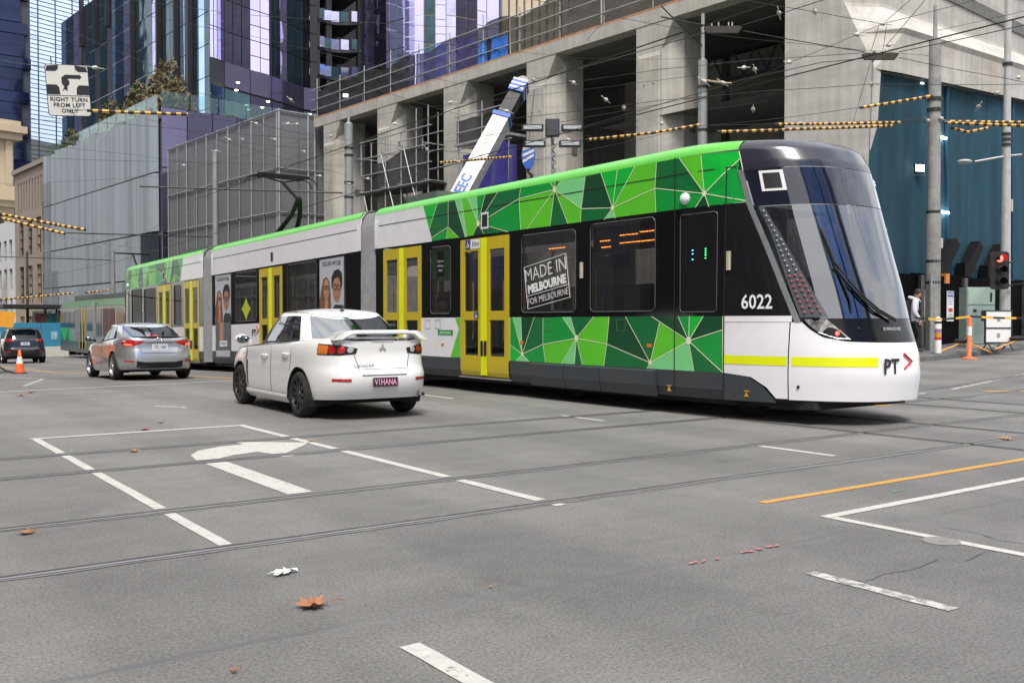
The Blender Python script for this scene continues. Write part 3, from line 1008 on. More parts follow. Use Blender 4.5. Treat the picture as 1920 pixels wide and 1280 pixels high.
        hp = [(7.876, 1.375), (7.64, 1.378), (7.50, 1.24), (7.39, 1.118), (7.514, 1.127), (7.707, 1.205), (7.815, 1.30)]
        hd = mesh('headlight', [N(g(aOf(y, z)), z, .008) for y, z in hp], [tuple(range(7))], mat('headlight_lens', (.30, .29, .28), .12, .4, var=.8, scale=14, coat=1), tram)
        mb = MB()
        mb.ball(N(g(aOf(7.517, 1.19)), 1.19, .012), .028, 10)
        mb.build('tail_bulb', mat('bulb_lit_red', (1, .05, .03), .3, emit=3), hd, True)
    # joints on the cab skin
    mb = MB()
    for y in (9.9, 8.99):
        za, zb = (.28, 3.72)
        if y < 9.2: za, zb = .28, 3.455
        for p, q in zip(np.linspace(za, zb, 16)[:-1], np.linspace(za, zb, 16)[1:]):
            mb.add([S.skin(y - .009, p, .006), S.skin(y + .009, p, .006), S.skin(y + .009, q, .006), S.skin(y - .009, q, .006)], [(0, 1, 2, 3)])
    put('cab_joint', mb, RUB)
    # roof gear
    mb = MB()
    mb.box(XC - .95, XC + .8, 17.1 if S is S1 else 15.2, 18.5, 3.9, 4.07 if S is S1 else 4.04, c=.08)
    put('roof_unit', mb, mat('roof_unit', (.10, .105, .11), .6, dirt=.2))
    # round side lamp, marker pill
    mb = MB()
    mb.ball(T(S.skin(9.70, 3.10, .0)), .085, 12, sx=.9, sy=1.0, sz=1.05)
    mb.build('side_camera', TWHITE, tram, True)
    for y in (8.93, 12.0):
        mb = MB()
        x_ = sxn(y, 2.2)
        mb.box(x_ - .03, x_ + .02, y - .032, y + .032, 2.05, 2.31, c=.012)
        put('marker_lamp', mb, mat('marker_cream', (.50, .46, .36), .4))
    for y, z in ((13.65, .95), (10.42, .96), (16.32, .86)):
        mb = MB()
        mb.box(XN - .006, XN, y - .05, y + .05, z, z + .05)
        put('side_reflector', mb, mat('reflector_orange', (.8, .18, .02), .3))
    for y in (12.9, 11.05, 16.9, 16.5):
        mb = MB()
        for a, b, c, d in ((y - .1, y + .1, 1.37, 1.376), (y - .1, y + .1, 1.20, 1.206), (y - .1, y - .094, 1.2, 1.376), (y + .094, y + .1, 1.2, 1.376)):
            mb.box(XN - .0065, XN - .004, a, b, c, d)
        put('hatch', mb, mat('hatch_line', (.15, .2, .16), .5))
    # wipers
    arm = MB()
    W1_, W2_ = (7.651, 2.092), (7.215, 1.36)
    for o_ in (0, .05):
        pts = []
        for t in np.linspace(0, 1, 7):
            y, z = lerp(W1_[0], W2_[0] - .0, t), lerp(W1_[1] - o_, W2_[1] - o_ * .4, t)
            pts.append(N(aOf(max(y, yfn(z) + .001), z), z, .06))
        arm.tube(pts, .014, 6)
    wip = arm.build('wiper', RUB, tram)
    bl = MB()
    pts = [N(aOf(y, z), z, .035) for y, z in ((7.835, 2.566), (7.74, 2.33), (7.651, 2.092), (7.56, 1.86), (7.47, 1.62), (7.43, 1.45))]
    bl.tube(pts, [.008, .018, .022, .018, .014, .008], 6)
    bl.build('wiper_blade', RUB, wip)
# ---- middle section
put2, patch2 = build_section(tram, S2, 0, 9.4, [(.72, 2.12, 1.47, 2.93), (2.22, 4.0, 1.47, 2.93), (5.92, 7.55, 1.47, 2.93), (7.80, 9.15, 1.47, 2.93)], [(4.28, 5.76)],
    [(0, 4.28, TWHITE), (5.76, 9.4, TWHITE)], [])
patch2('cove_panel', 0, 9.4, 2.965, 3.70, TWHITE)
mb = MB()
mb.box(XC - .6, XC + .6, 6.2, 7.9, 3.9, 4.02, c=.08)
put2('roof_unit', mb, mat('roof_unit', (.10, .105, .11), .6, dirt=.2))
# concertina gangways
BEL = mat('bellows_grey', (.27, .28, .29), .6, var=.15, scale=8, dirt=.2)
def bellows(pa, pb, n=8):
    """pa, pb: ring functions (angle index) of the two ends"""
    prof = [(0.0, .30), (0.0, 3.55), (.12, 3.82), (1.325, 3.9), (2.53, 3.82), (2.65, 3.55), (2.65, .30)]
    v, f = [], []
    for i in range(2 * n + 1):
        t = i / (2 * n)
        ins = .01 if i % 2 == 0 else .13
        for x, z in prof:
            xx = x + ins * (1 if x < 1.3 else (-1 if x > 1.35 else 0))
            zz = z - (ins if z > 3 else 0)
            A, B = Vector(pa(xx + XN, zz)), Vector(pb(xx + XN, zz))
            v.append(A.lerp(B, t))
    m = len(prof)
    for i in range(2 * n):
        for j in range(m - 1):
            f.append((i * m + j, i * m + j + 1, (i + 1) * m + j + 1, (i + 1) * m + j))
    return mesh('gangway_bellows', v, f, BEL, tram)
bellows(lambda x, z: S1.T((x, 19.16, z)), lambda x, z: S2.T((x, 0, z)))
bellows(lambda x, z: S2.T((x, 9.4, z)), lambda x, z: S3.T((x, 19.16, z)))
for S, y, s_ in ((S1, 19.16, 1), (S2, 0, -1), (S2, 9.4, 1), (S3, 19.16, 1)):   # white end hoops
    mb = MB()
    prof = [(0.0, 2.96), (0, 3.5), (.03, 3.7), (.14, 3.85), (.32, 3.91), (2.33, 3.91), (2.51, 3.85), (2.62, 3.7), (2.65, 3.5), (2.65, 2.96)]
    v = [S.T((XN + x + (-.012 if x < 1 else .012), y + d, z + .006)) for d in (-.16 * s_, .04 * s_) for x, z in prof]
    n = len(prof)
    mesh('end_hoop', v, [(i, i + 1, n + i + 1, n + i) for i in range(n - 1)], TWHITE, tram, smooth=True)
# ---- pantograph on the middle roof
PB = mat('pantograph_black', (.012, .012, .013), .7, spec=.2)
pan = MB()
L = lambda x, y, z: S2.T((XC + x, y, z))
pan.tube([L(-.3, 6.95, 4.05), L(-.16, 6.2, 4.55), L(-.06, 6.0, 4.95)], [.075, .065, .07], 6).tube([L(.3, 6.95, 4.05), L(.1, 6.2, 4.55), L(.0, 6.0, 4.95)], [.075, .065, .07], 6)
pan.tube([L(-.5, 7.0, 4.03), L(.5, 7.0, 4.03)], .05, 6)
pan.ball(L(-.03, 6.0, 4.97), .1, 8)
pgo = pan.build('pantograph', PB, tram)
pu = MB()
pu.tube([L(-.03, 6.0, 4.95), L(0, 7.15, 5.62)], .05, 6).tube([L(.06, 6.08, 4.9), L(.05, 7.1, 5.55)], .012, 5)
pu.tube([L(0, 7.15, 5.62), L(-.55, 7.25, 5.76)], .025, 6).tube([L(0, 7.15, 5.62), L(.55, 7.25, 5.76)], .025, 6)
pu.build('pantograph_arm', PB, pgo)
ph = MB()
for dy in (-.18, .18):
    ph.box(-.8, .8, dy - .03, dy + .03, -.02, .06)
    ph.tube([(-.8, dy, .02), (-.98, dy, -.06), (-1.08, dy, -.22)], .016, 5).tube([(.8, dy, .02), (.98, dy, -.06), (1.08, dy, -.22)], .016, 5)
for x in (-.6, .6):
    ph.box(x - .05, x + .05, -.2, .2, -.05, 0)
ph.v = [L(x, 7.25 + y, 5.79 + z) for x, y, z in ph.v]
ph.build('pantograph_head', PB, pgo)
# ---- writing and stickers on the tram
SIGNW = mat('sign_white', (.78, .78, .77), .5, var=.03)
LETW = mat('letter_white', (.85, .85, .85), .5, var=.02)
LETB = mat('letter_black', (.015, .015, .018), .5)
BLUE = mat('sign_blue', '#1b3f8f', .5, var=.04)
def sidetext(s, y, z, size, m, off=.008, S=S1, **k):
    p = S.T(S.skin(y, z, off))
    return text('lettering', s, size, m, tram, .0006, p, SIDE2 if S is S2 else SIDE, **k)
def sidebox(name, ya, yb, za, zb, m, off=.004, S=S1, parent=tram):
    mb = MB()
    mb.v = []
    mb.add([S.skin(ya, za, off), S.skin(yb, za, off), S.skin(yb, zb, off), S.skin(ya, zb, off)], [(0, 1, 2, 3)])
    mb.v = [S.T(p) for p in mb.v]
    return mb.build(name, m, parent)
t = text('lettering', '6022', .27, LETW, tram, .0006, noff(aOf(8.49, 1.6), 1.6, .012), (R(90), 0, R(-76)), bold=.004, sx=.85)
# the slogan frame on the pane, tilted
ang = math.atan2(.17 + .02, 1.2)
ca, sa = math.cos(ang), math.sin(ang)
c0 = (12.94, 2.02)
def tl(x, y):        # slogan coordinates: x to the reader's right, y up
    return (c0[0] - (x * ca - y * sa), c0[1] + x * sa + y * ca)
mb = MB()
for (xa, ya, xb, yb) in ((-.59, .37, .59, .37), (-.59, -.37, .59, -.37), (-.59, -.37, -.59, .37), (.59, -.37, .59, .37), (-.59, -.15, .59, -.15)):
    p, q = tl(xa, ya), tl(xb, yb)
    mb.tube([(XN - .001, *p), (XN - .001, *q)], .0048, 4)
mb.build('slogan_frame', LETW, tram)
for s, yy, sz, bo, sx_ in (('MADE IN', .20, .32, -.004, .93), ('MELBOURNE', -.045, .20, .010, .93), ('FOR MELBOURNE', -.26, .165, -.002, .87)):
    p = tl(0, yy)
    o = text('lettering', s, sz, LETW, tram, .0006, (XN - .004, *p), (0, 0, 0), bold=bo, sx=sx_)
    o.rotation_euler = (Matrix.Rotation(R(-90), 4, 'Z') @ Matrix.Rotation(R(90), 4, 'X') @ Matrix.Rotation(ang, 4, 'Z')).to_euler()
sidebox('entry_sign', 15.44, 14.94, 2.72, 2.90, SIGNW, .024)
sidebox('entry_symbol', 15.44, 15.27, 2.72, 2.90, BLUE, .026)
sidetext('Entry', 15.09, 2.81, .13, LETB, .026, sx=.85)
mb = MB()      # wheelchair symbols
def chair_sym(y, z, s):
    x = XN - .028
    pts = [(y - s * .5 * math.cos(t) * .6 + .0, z - .2 * s + s * .5 * math.sin(t) * .6) for t in np.linspace(R(150), R(390), 12)]
    mb.tube([(x, a, b) for a, b in pts], .055 * s, 4)
    mb.tube([(x, y + .05 * s, z + .45 * s), (x, y + .05 * s, z), (x, y - .25 * s, z - .02 * s), (x, y - .36 * s, z - .35 * s)], .055 * s, 4)
    mb.ball((x, y + .06 * s, z + .6 * s), .09 * s, 6, sx=.2)
chair_sym(15.355, 2.80, .11)
sidebox('access_sticker', 15.14, 15.00, 1.40, 1.53, BLUE, .026)
chair_sym(15.07, 1.455, .08)
mb.build('access_symbol', LETW, tram)
# code plates: white card, dark field
for ya, yb, za, zb, S in ((14.93, 14.68, 3.07, 3.38, S1), (14.9, 14.65, 3.08, 3.38, S3), (5.0, 4.86, 3.08, 3.32, S2)):
    sidebox('code_card', ya, yb, za, zb, SIGNW if S is not S2 else LETB, .010, S)
    sidebox('code_field', ya - .035, yb + .035, za + .04, zb - .04, LETB, .013, S)
gridmesh('code_card', lambda t, k: noff(lerp(aOf(8.51, 3.2), aOf(8.23, 3.2), t), lerp(3.09, 3.37, k), .010), list(np.linspace(0, 1, 5)), [0, 1], SIGNW, tram)
gridmesh('code_field', lambda t, k: noff(lerp(aOf(8.47, 3.2), aOf(8.27, 3.2), t), lerp(3.125, 3.335, k), .014), list(np.linspace(0, 1, 5)), [0, 1], LETB, tram)
# operator badge on the white panel
sidebox('operator_badge', 16.50, 15.93, 1.075, 1.175, LIVM[2], .005)
sidetext('yarra trams', 16.215, 1.125, .09, LETW, .007, sx=1.0)
# touch-on poster inside the narrow window: green sheet with a dark hand-and-card sign
sidebox('card_poster', 16.78, 16.02, 2.15, 2.82, mat('poster_green', '#3f6a22', .5), -.02)
mb = MB()
mb.box(XN + .012, XN + .016, 16.28, 16.56, 2.25, 2.75)
mb.build('card_sign', LETB, tram)
for i, s in enumerate(('Touch on', 'when you', 'board')):
    sidetext(s, 16.42, 2.55 - i * .09, .075, mat('poster_grey', (.5, .52, .5), .5), -.010, sx=.8)
# PT> badges on the bumper and on the middle section
RED = mat('letter_red', '#d8322a', .4, var=.03)
tg = (Vector(noseP(aOf(7.075, .75), .75)) - Vector(noseP(aOf(7.075, .75) - .02, .75))).normalized()
rz = math.atan2(tg.y, tg.x)
text('lettering', 'PT', .27, LETB, tram, .0006, noff(aOf(7.088, .76), .76, .010), (R(90), 0, rz), bold=.007, sx=.9)
def chevron(fr, o, s):
    mb = MB()
    mb.tube([fr(o[0] - .4 * s, o[1] + .5 * s), fr(o[0] + .4 * s, o[1]), fr(o[0] - .4 * s, o[1] - .5 * s)], .085 * s, 5)
    mb.build('badge_chevron', RED, tram)
cp = noff(aOf(7.059, .82), .83, .012)
chevron(lambda a, b: (cp.x + a * math.cos(rz + .12) + .03, cp.y + a * math.sin(rz + .12), cp.z + b), (0.02, .0), .2)
sidetext('PT', 6.17, 1.15, .26, LETB, .008, S2, bold=.007)
chevron(lambda a, b: S2.T((XN - .008, 5.9 - a, 1.24 + b)), (0, 0), .2)
text('lettering', 'BOMBARDIER', .058, ALU, tram, .002, noff(aOf(7.205, 1.24) + .05, 1.245, .012), (R(90), 0, rz + .1), bold=.001)
for a_, z_ in ((7.348, 1.25), (7.91, .496)):
    mb = MB()
    mb.ball(noff(aOf(a_, z_), z_, .004), .022, 8)
    mb.build('tow_hole', RUB, tram)
# lit displays inside
mb = MB()
random.seed(11)
for y0_, y1_, zz in ((11.62, 11.42, 2.62), (11.58, 11.38, 2.52), (11.15, 10.75, 2.68), (10.7, 10.35, 2.70), (11.15, 10.35, 2.56), (12.95, 12.5, 2.58)):
    y = y0_
    while y > y1_:
        w = random.uniform(.02, .06)
        mb.box(XN + .06, XN + .065, y - w, y, zz, zz + .013)
        y -= w + .02
tag(mb.build('led_display', LEDO, tram), kind='stuff')
mb = MB()
mb.box(XN + .08, XN + .09, 10.3, 11.8, 2.45, 2.85)
mb.build('display_housing', LETB, tram)
mb = MB()
for z in (2.35, 2.30, 2.22):
    mb.box(sxn(9.55, z) - .004, sxn(9.55, z), 9.54, 9.57, z, z + .012)
tag(mb.build('status_lamps', LEDB, tram), kind='stuff')
mb = MB()
for z in (2.36, 2.33, 2.30, 2.27, 2.23):
    mb.box(sxn(9.32, z) - .004, sxn(9.32, z), 9.31, 9.33, z, z + .012)
tag(mb.build('status_lamps', LEDG, tram), kind='stuff')
# small warning triangles on the skirt
for y in (10.0, 8.62):
    mb = MB()
    x = sxn(y, .45) - .006
    mb.add([(x, y + .045, .33), (x, y - .045, .33), (x, y, .40)], [(0, 1, 2)])
    mb.add([(x, y + .05, .415), (x, y - .05, .415), (x, y - .05, .40), (x, y + .05, .40)], [(0, 1, 2, 3)])
    mb.build('jacking_mark', mat('mark_orange', (.7, .32, .03), .5), tram)
# advertising posters on two panes of the middle section: two people in glasses under a heading
PBG = mat('poster_ground', '#b9bcc6', .5, var=.04)
SKIN1 = mat('poster_skin', '#b98a72', .6, var=.08)
SKIN2 = mat('poster_skin_b', '#a97c66', .6, var=.08)
HAIR1 = mat('poster_hair_light', '#7a5236', .6, var=.2)
HAIR2 = mat('poster_hair_dark', '#231c1c', .6)
COAT = mat('poster_coat', '#2b3034', .6)
def poster(ya, yb, za, zb, low=None):
    P = lambda a, b, o=.010: S2.T(S2.skin(lerp(ya, yb, a), lerp(za, zb, b), o))
    w, h = abs(yb - ya), zb - za
    base = mesh('poster', [P(0, 0), P(1, 0), P(1, 1), P(0, 1)], [(0, 1, 2, 3)], PBG, tram)
    def blob(pts, m, o):
        mesh('poster_print', [P(a, b, o) for a, b in pts], [tuple(range(len(pts)))], m, base)
    def ell(cx, cy, rx, ry, m, o, n=18):
        blob([(cx + rx * math.cos(t), cy + ry * math.sin(t)) for t in np.linspace(0, 2 * math.pi, n + 1)[:-1]], m, o)
    blob([(.02, 0), (.0, .30), (.10, .55), (.16, .66), (.30, .69), (.42, .60), (.46, .4), (.5, 0)], HAIR1, .012)
    ell(.29, .48, .115, .17, SKIN1, .014)
    blob([(.2, 0), (.34, 0), (.36, .25), (.33, .33), (.25, .3)], SKIN1, .016)
    blob([(.52, 0), (.56, .14), (.66, .2), (.95, .18), (1, .1), (1, 0)], COAT, .012)
    blob([(.50, .5), (.52, .68), (.62, .78), (.80, .80), (.93, .72), (.95, .55), (.9, .45), (.6, .45)], HAIR2, .013)
    ell(.72, .46, .17, .22, SKIN2, .015)
    blob([(.50, .56), (.6, .64), (.8, .66), (.93, .62), (.93, .72), (.80, .80), (.62, .78), (.52, .68)], HAIR2, .017)
    for cx, cy, r in ((.24, .51, .045), (.35, .50, .045), (.66, .50, .06), (.81, .49, .06)):
        mbb = MB()
        mbb.tube([P(cx + r * math.cos(t), cy + r * .75 * math.sin(t), .019) for t in np.linspace(0, 2 * math.pi, 13)], .007, 4)
        mbb.build('poster_print', HAIR2, base)
    blob([(.25, .385), (.33, .385), (.31, .37), (.27, .37)], mat('poster_lip', '#8c4a45', .6), .018)
    blob([(.66, .33), (.78, .33), (.75, .315), (.69, .315)], mat('poster_lip', '#8c4a45', .6), .018)
    p = P(.5, .91, .014)
    text('lettering', 'OSCAR WYLEE', w * .118, LETB, base, .0006, p, SIDE2, bold=.001)
poster(2.07, .81, 1.50, 2.90)
poster(9.11, 7.86, 1.50, 2.92)
sidebox('poster', 9.11, 7.86, .45, 1.50, mat('poster_low', '#5d6468', .5, var=.3, scale=2), .010, S2)
sidebox('poster_print', 8.75, 8.45, .75, 1.5, SKIN1, .013, S2)
sidebox('poster_print', 9.05, 7.95, .47, .66, PBG, .013, S2)
sidebox('poster_caption', 8.75, 8.15, .78, .95, SIGNW, .015, S2)
sidetext('1 PAIR $169', 8.45, .865, .09, LETB, .018, S2)
# yellow star sticker in a window of the middle section
star = [(6.75 + (.33 if i % 2 == 0 else .2) * math.cos(R(i * 45 + 90)), 1.85 + (.33 if i % 2 == 0 else .2) * math.sin(R(i * 45 + 90))) for i in range(8)]
mesh('star_sticker', [S2.T(S2.skin(y, z, -.004)) for y, z in star], [tuple(range(8))], mat('sticker_yellow', '#b9c51e', .5), tram)
# the people riding
def rider(x, y, S, coat, nm='passenger', label='seated passenger in dark coat seen through the tram window'):
    p = S.T((x, y, 0))
    mb = MB()
    mb.tube([(0, 0, .9), (0, -.02, 1.2), (0, -.02, 1.42), (0, -.03, 1.52)], [.2, .22, .17, .07], 10)
    mb.ball((0, -.05, 1.68), .115, 10, k=1, sz=1.2)
    mb.ball((0, -.02, 1.72), .12, 10, k=2, sz=1.15)
    mb.tube([(-.2, 0, 1.38), (-.25, -.1, 1.12), (-.15, -.32, 1.0)], [.07, .06, .045], 8)
    mb.tube([(.2, 0, 1.38), (.25, -.1, 1.12), (.15, -.32, 1.0)], [.07, .06, .045], 8)
    mb.tube([(-.1, 0, .92), (-.1, -.45, .92), (-.1, -.48, .45)], [.1, .08, .06], 8)
    mb.tube([(.1, 0, .92), (.1, -.45, .92), (.1, -.48, .45)], [.1, .08, .06], 8)
    o = mb.build(nm, [mat(coat, (.03, .03, .035), .8), mat('skin', (.42, .25, .18), .6), mat('hair_black', (.015, .012, .01), .6)], None, True)
    o.location = p
    return tag(o, label, 'person')
rider(XN + .75, 10.95, S1, 'coat_black', label='passenger in dark coat sitting behind the front tram window')
rider(XN + .6, 17.4, S1, 'coat_black', label='passenger standing behind the panes of the rear yellow door')
# ------------------------------------------------------------------ cars
CGLASS = glass('car_glass', (.22, .23, .24), .075, .015)
TYRE = mat('tyre', (.018, .018, .018), .8, var=.2)
CHROME = mat('chrome', (.75, .75, .77), .12, .95, var=.03)
LRED = mat('lamp_red', (.45, .012, .012), .12, var=.1, coat=1)
LREDLIT = mat('lamp_red_lit', (1, .07, .03), .2, emit=1.6)
LAMB = mat('lamp_amber', (.72, .20, .03), .15, coat=1)
LCLR = mat('lamp_clear', (.62, .62, .62), .1, .3, coat=1)
CPLAST = mat('car_black_plastic', (.018, .018, .019), .55)
CINT = mat('car_interior', (.03, .03, .032), .85)
class Car:
    def __init__(s, name, label, P, loc, rz, rx, paintm):
        s.P = P
        s.t = thing(name, label, 'car', loc, rz, None, rx)
        s.m = paintm
        s.n = P.get('n', 5.)
        s.body()
    def Lr(s, z): return itp(z, *s.P['Lr'])
    def Lf(s, z): return itp(z, *s.P['Lf'])
    def W(s, z): return itp(z, *s.P['W'])
    def zb(s, y): return itp(y, *s.P['zb'])
    def ring(s, th, z):
        lf, lr = s.Lf(z), s.Lr(z)
        c, d = math.cos(th), math.sin(th)
        n = s.n
        return (s.W(z) * math.copysign(abs(c) ** (2 / n), c), (lf - lr) / 2 + (lf + lr) / 2 * math.copysign(abs(d) ** (2 / n), d), z)
    def rear(s, x, z, off=.005):
        lf, lr = s.Lf(z), s.Lr(z)
        k = min(.999, abs(x / s.W(z)))
        y = (lf - lr) / 2 - (lf + lr) / 2 * (1 - k ** s.n) ** (1 / s.n)
        return (x, y - off, z)
    def wrap(s, a, z, off=.005):
        """rear surface by distance a along the skin from the centre line, so lamps bend round the corner"""
        if not hasattr(s, 'arc'):
            th = np.linspace(-math.pi / 2, 0.6, 1500)
            p = np.array([s.ring(t, .9)[:2] for t in th])
            s.arc = (np.concatenate([[0], np.cumsum(np.hypot(*(p[1:] - p[:-1]).T))]), th)
        t = itp(abs(a), *s.arc)
        p, q = Vector(s.ring(t, z)), Vector(s.ring(t + .004, z))
        n = Vector((q.y - p.y, p.x - q.x, 0)).normalized()
        if n.y > 0 and t < -.3: n = -n
        p += n * off
        return (math.copysign(1, a) * p.x, p.y, p.z)
    def side(s, y, z, off=.004, sg=-1):
        lf, lr = s.Lf(z), s.Lr(z)
        k = min(.999, abs((y - (lf - lr) / 2) / ((lf + lr) / 2)))
        return (sg * (s.W(z) * (1 - k ** s.n) ** (1 / s.n) + off), y, z)
    def decal(s, name, pts, mp, m, parent=None, off=.005, sub=.06):
        pp = []
        for p, q in zip(pts, pts[1:] + pts[:1]):
            k = max(1, int(math.hypot(p[0] - q[0], p[1] - q[1]) / sub))
            pp += [(lerp(p[0], q[0], i / k), lerp(p[1], q[1], i / k)) for i in range(k)]
        cx, cz = sum(p[0] for p in pp) / len(pp), sum(p[1] for p in pp) / len(pp)
        rings = [[(lerp(cx, p[0], k), lerp(cz, p[1], k)) for p in pp] for k in (1, .66, .33)]
        v = [mp(*p, off * (.85 if i == 0 else 1)) for i, r in enumerate(rings) for p in r] + [mp(cx, cz, off)]
        n = len(pp)
        f = [(k * n + i, k * n + (i + 1) % n, (k + 1) * n + (i + 1) % n, (k + 1) * n + i) for k in (0, 1) for i in range(n)] + [(2 * n + i, 2 * n + (i + 1) % n, 3 * n) for i in range(n)]
        return mesh(name, v, f, m, parent or s.t, smooth=True)
    def line(s, name, pts, mp, r, m, parent=None, off=0., sub=.08):
        pp = []
        for p, q in zip(pts[:-1], pts[1:]):
            k = max(1, int(math.hypot(p[0] - q[0], p[1] - q[1]) / sub))
            pp += [(lerp(p[0], q[0], i / k), lerp(p[1], q[1], i / k)) for i in range(k)]
        pp.append(pts[-1])
        mb = MB()
        mb.tube([mp(*p, off) for p in pp], r, 5)
        return mb.build(name, m, parent or s.t, True)
    def body(s):
        P = s.P
        ya, rw, ra = P['axle'], P['rw'], P['ra']
        zref = .55
        lf, lr = s.Lf(zref), s.Lr(zref)
        yc, lh, w, n = (lf - lr) / 2, (lf + lr) / 2, s.W(zref), s.n
        yy = list(np.linspace(yc - .95 * lh, yc + .95 * lh, 70))
        for a in ya:
            yy += [a + ra * math.cos(t) for t in np.linspace(0, math.pi, 19)] + [a - ra - .004, a + ra + .004]
        th = [math.copysign(math.asin(min(1, abs((y - yc) / lh) ** (n / 2))), y - yc) for y in sorted(yy)]
        xx = np.linspace(0, .97, 18)[:-1]
        q = [math.acos(min(1, x ** (n / 2))) if x > 0 else math.pi / 2 for x in xx]
        q = sorted(set(round(t, 5) for t in q))
        right = sorted(set([round(t, 5) for t in th] + q + [-t for t in q]))
        ths = right + [math.pi - t for t in right[::-1][1:-1]] 
        def zlow(th):
            x, y, _ = s.ring(th, zref)
            z = itp(y, *P['sill'])
            if abs(x) > .6 * w:
                for a in ya:
                    if abs(y - a) < ra:
                        z = max(z, rw + math.sqrt(ra * ra - (y - a) ** 2))
            return z
        rows = [0, .05, .11, .18, .26, .34, .42, .48, .53, .58, .63, .7, .78, .86, .92, .96, 1]
        v, f = [], []
        top = []
        for t in ths:
            y = s.ring(t, zref)[1]
            a, b = zlow(t), s.zb(y)
            for k in rows:
                v.append(s.ring(t, lerp(a, b, k)))
            top.append(v[-1])
        m, N = len(rows), len(ths)
        for i in range(N):
            for k in range(m - 1):
                j = (i + 1) % N
                f.append((i * m + k, j * m + k, j * m + k + 1, i * m + k + 1))
        s.shell = mesh('body', v, f, s.m, s.t, smooth=True)
        # bonnet and boot lid: crowned surface between the shoulder lines
        def deck(nm, y0, y1, m_, crown, k=14):
            def fn(u, t):
                y = lerp(y0, y1, t)
                z = s.zb(y)
                lf_, lr_ = s.Lf(z), s.Lr(z)
                kk = min(1, abs((y - (lf_ - lr_) / 2) / ((lf_ + lr_) / 2)))
                xe = s.W(z) * (1 - kk ** s.n) ** (1 / s.n)
                return (u * xe, y, z + crown * (1 - abs(u) ** 2.4) * min(1, (1 - kk) * 14))
            return gridmesh(nm, fn, list(np.linspace(-1, 1, 21)), list(np.linspace(0, 1, k)), m_, s.t)
        G = P['gh']
        deck('boot_lid', -s.Lr(s.zb(-9)) + .001, G['b'][0] + .25, s.m, P.get('crown', .03))
        deck('bonnet', G['b'][1] - .3, s.Lf(s.zb(9)) - .001, s.m, .06)
        deck('parcel_shelf', G['b'][0] + .25, G['b'][1] - .3, CINT, -.12)
        # greenhouse
        b0, b1, wb = G['b']
        t0, t1, wt, zt = G['t']
        ng = G.get('n', 4.2)
        hp, hi_ = [0, .3, .6, .85, .95, 1], [0, .22, .48, .76, .90, 1]
        def gp(th, fr):
            ins = itp(fr, hp, hi_)
            c, d = math.cos(th), math.sin(th)
            c, d = math.copysign(abs(c) ** (2 / ng), c), math.copysign(abs(d) ** (2 / ng), d)
            yb, yt = (b0 + b1) / 2 + (b1 - b0) / 2 * d, (t0 + t1) / 2 + (t1 - t0) / 2 * d
            x = lerp(wb, wt, ins) * c
            # end screens lean evenly, sides bow
            y = lerp(yb, yt, lerp(ins, fr, abs(d) ** 6))
            return (x, y, lerp(s.zb(yb) + .005 - .03 * (1 - abs(c)), zt - G.get('drop', .02) * (abs(d) ** 4), fr))
        s.gp = gp
        def t_of(d):      # side position -1 rear .. 1 front -> th on the right half
            return math.copysign(math.asin(min(1, abs(d) ** (ng / 2))), d)
        cuts = G['cuts']     # side windows as (d0,d1) pairs, rear to front; screens by x fraction
        xs_ = G.get('screen', .86)
        ts = t_of(1) * 0 + math.acos(xs_ ** (ng / 2))
        keys = sorted(set([round(t_of(d), 6) for pr in cuts for d in pr] + [round(ts, 6), round(-ts, 6), round(math.pi / 2, 6), round(-math.pi / 2, 6)]))
        full = []
        for a, b in zip(keys[:-1], keys[1:]):
            k = max(2, int((b - a) / .07))
            full += [lerp(a, b, i / k) for i in range(k)]
        full.append(keys[-1])
        fr = [0, .07, .2, .4, .6, .75, .86, .93, 1]
        groups = {}
        for sg in (1, -1):
            for i in range(len(full) - 1):
                a, b = full[i], full[i + 1]
                mid = (a + b) / 2
                for k in range(len(fr) - 1):
                    z0, z1 = fr[k], fr[k + 1]
                    key = 'cabin_frame'
                    if mid > ts and .03 < (z0 + z1) / 2 < .90: key = 'windscreen'
                    elif mid < -ts and G.get('rz', (.06, .9))[0] < (z0 + z1) / 2 < G.get('rz', (.06, .9))[1]: key = 'rear_window'
                    else:
                        for w_, pr in enumerate(cuts):
                            if t_of(pr[0]) < mid < t_of(pr[1]) and .06 < (z0 + z1) / 2 < .88: key = 'side_window%d%d' % (sg, w_)
                    A = (lambda t: t) if sg == 1 else (lambda t: math.pi - t)
                    groups.setdefault('roof' if key == 'cabin_frame' else key, MB()).add([gp(A(a), z0), gp(A(b), z0), gp(A(b), z1), gp(A(a), z1)], [(0, 1, 2, 3)])
        def roofp(th, k):
            p = gp(th, 1)
            cy = (t0 + t1) / 2
            return (p[0] * k, cy + (p[1] - cy) * k, lerp(zt, p[2], k ** 1.5) + P.get('rcrown', .05) * (1 - k ** 2.2))
        tf_ = full + [math.pi - t for t in full[::-1][1:-1]] + [full[0]]
        vv, ff = grid(roofp, tf_, [1, .96, .88, .75, .55, .3, .02])
        groups['roof'].add(vv, ff)
        for key, mb in groups.items():
            if 1:       # weld facets so each panel and pane shades as one smooth surface
                idx, nv, mp_ = {}, [], []
                for p in mb.v:
                    k_ = tuple(round(c, 4) for c in p)
                    if k_ not in idx:
                        idx[k_] = len(nv)
                        nv.append(p)
                    mp_.append(idx[k_])
                mb.v, mb.f = nv, [tuple(dict.fromkeys(mp_[i] for i in q)) for q in mb.f]
                keep = [i for i, q in enumerate(mb.f) if len(q) > 2]
                mb.f, mb.m = [mb.f[i] for i in keep], [0] * len(keep)
            mb.build('side_window' if key.startswith('side') else key, CGLASS if 'wind' in key else G.get('frame', s.m), s.t, smooth=True)
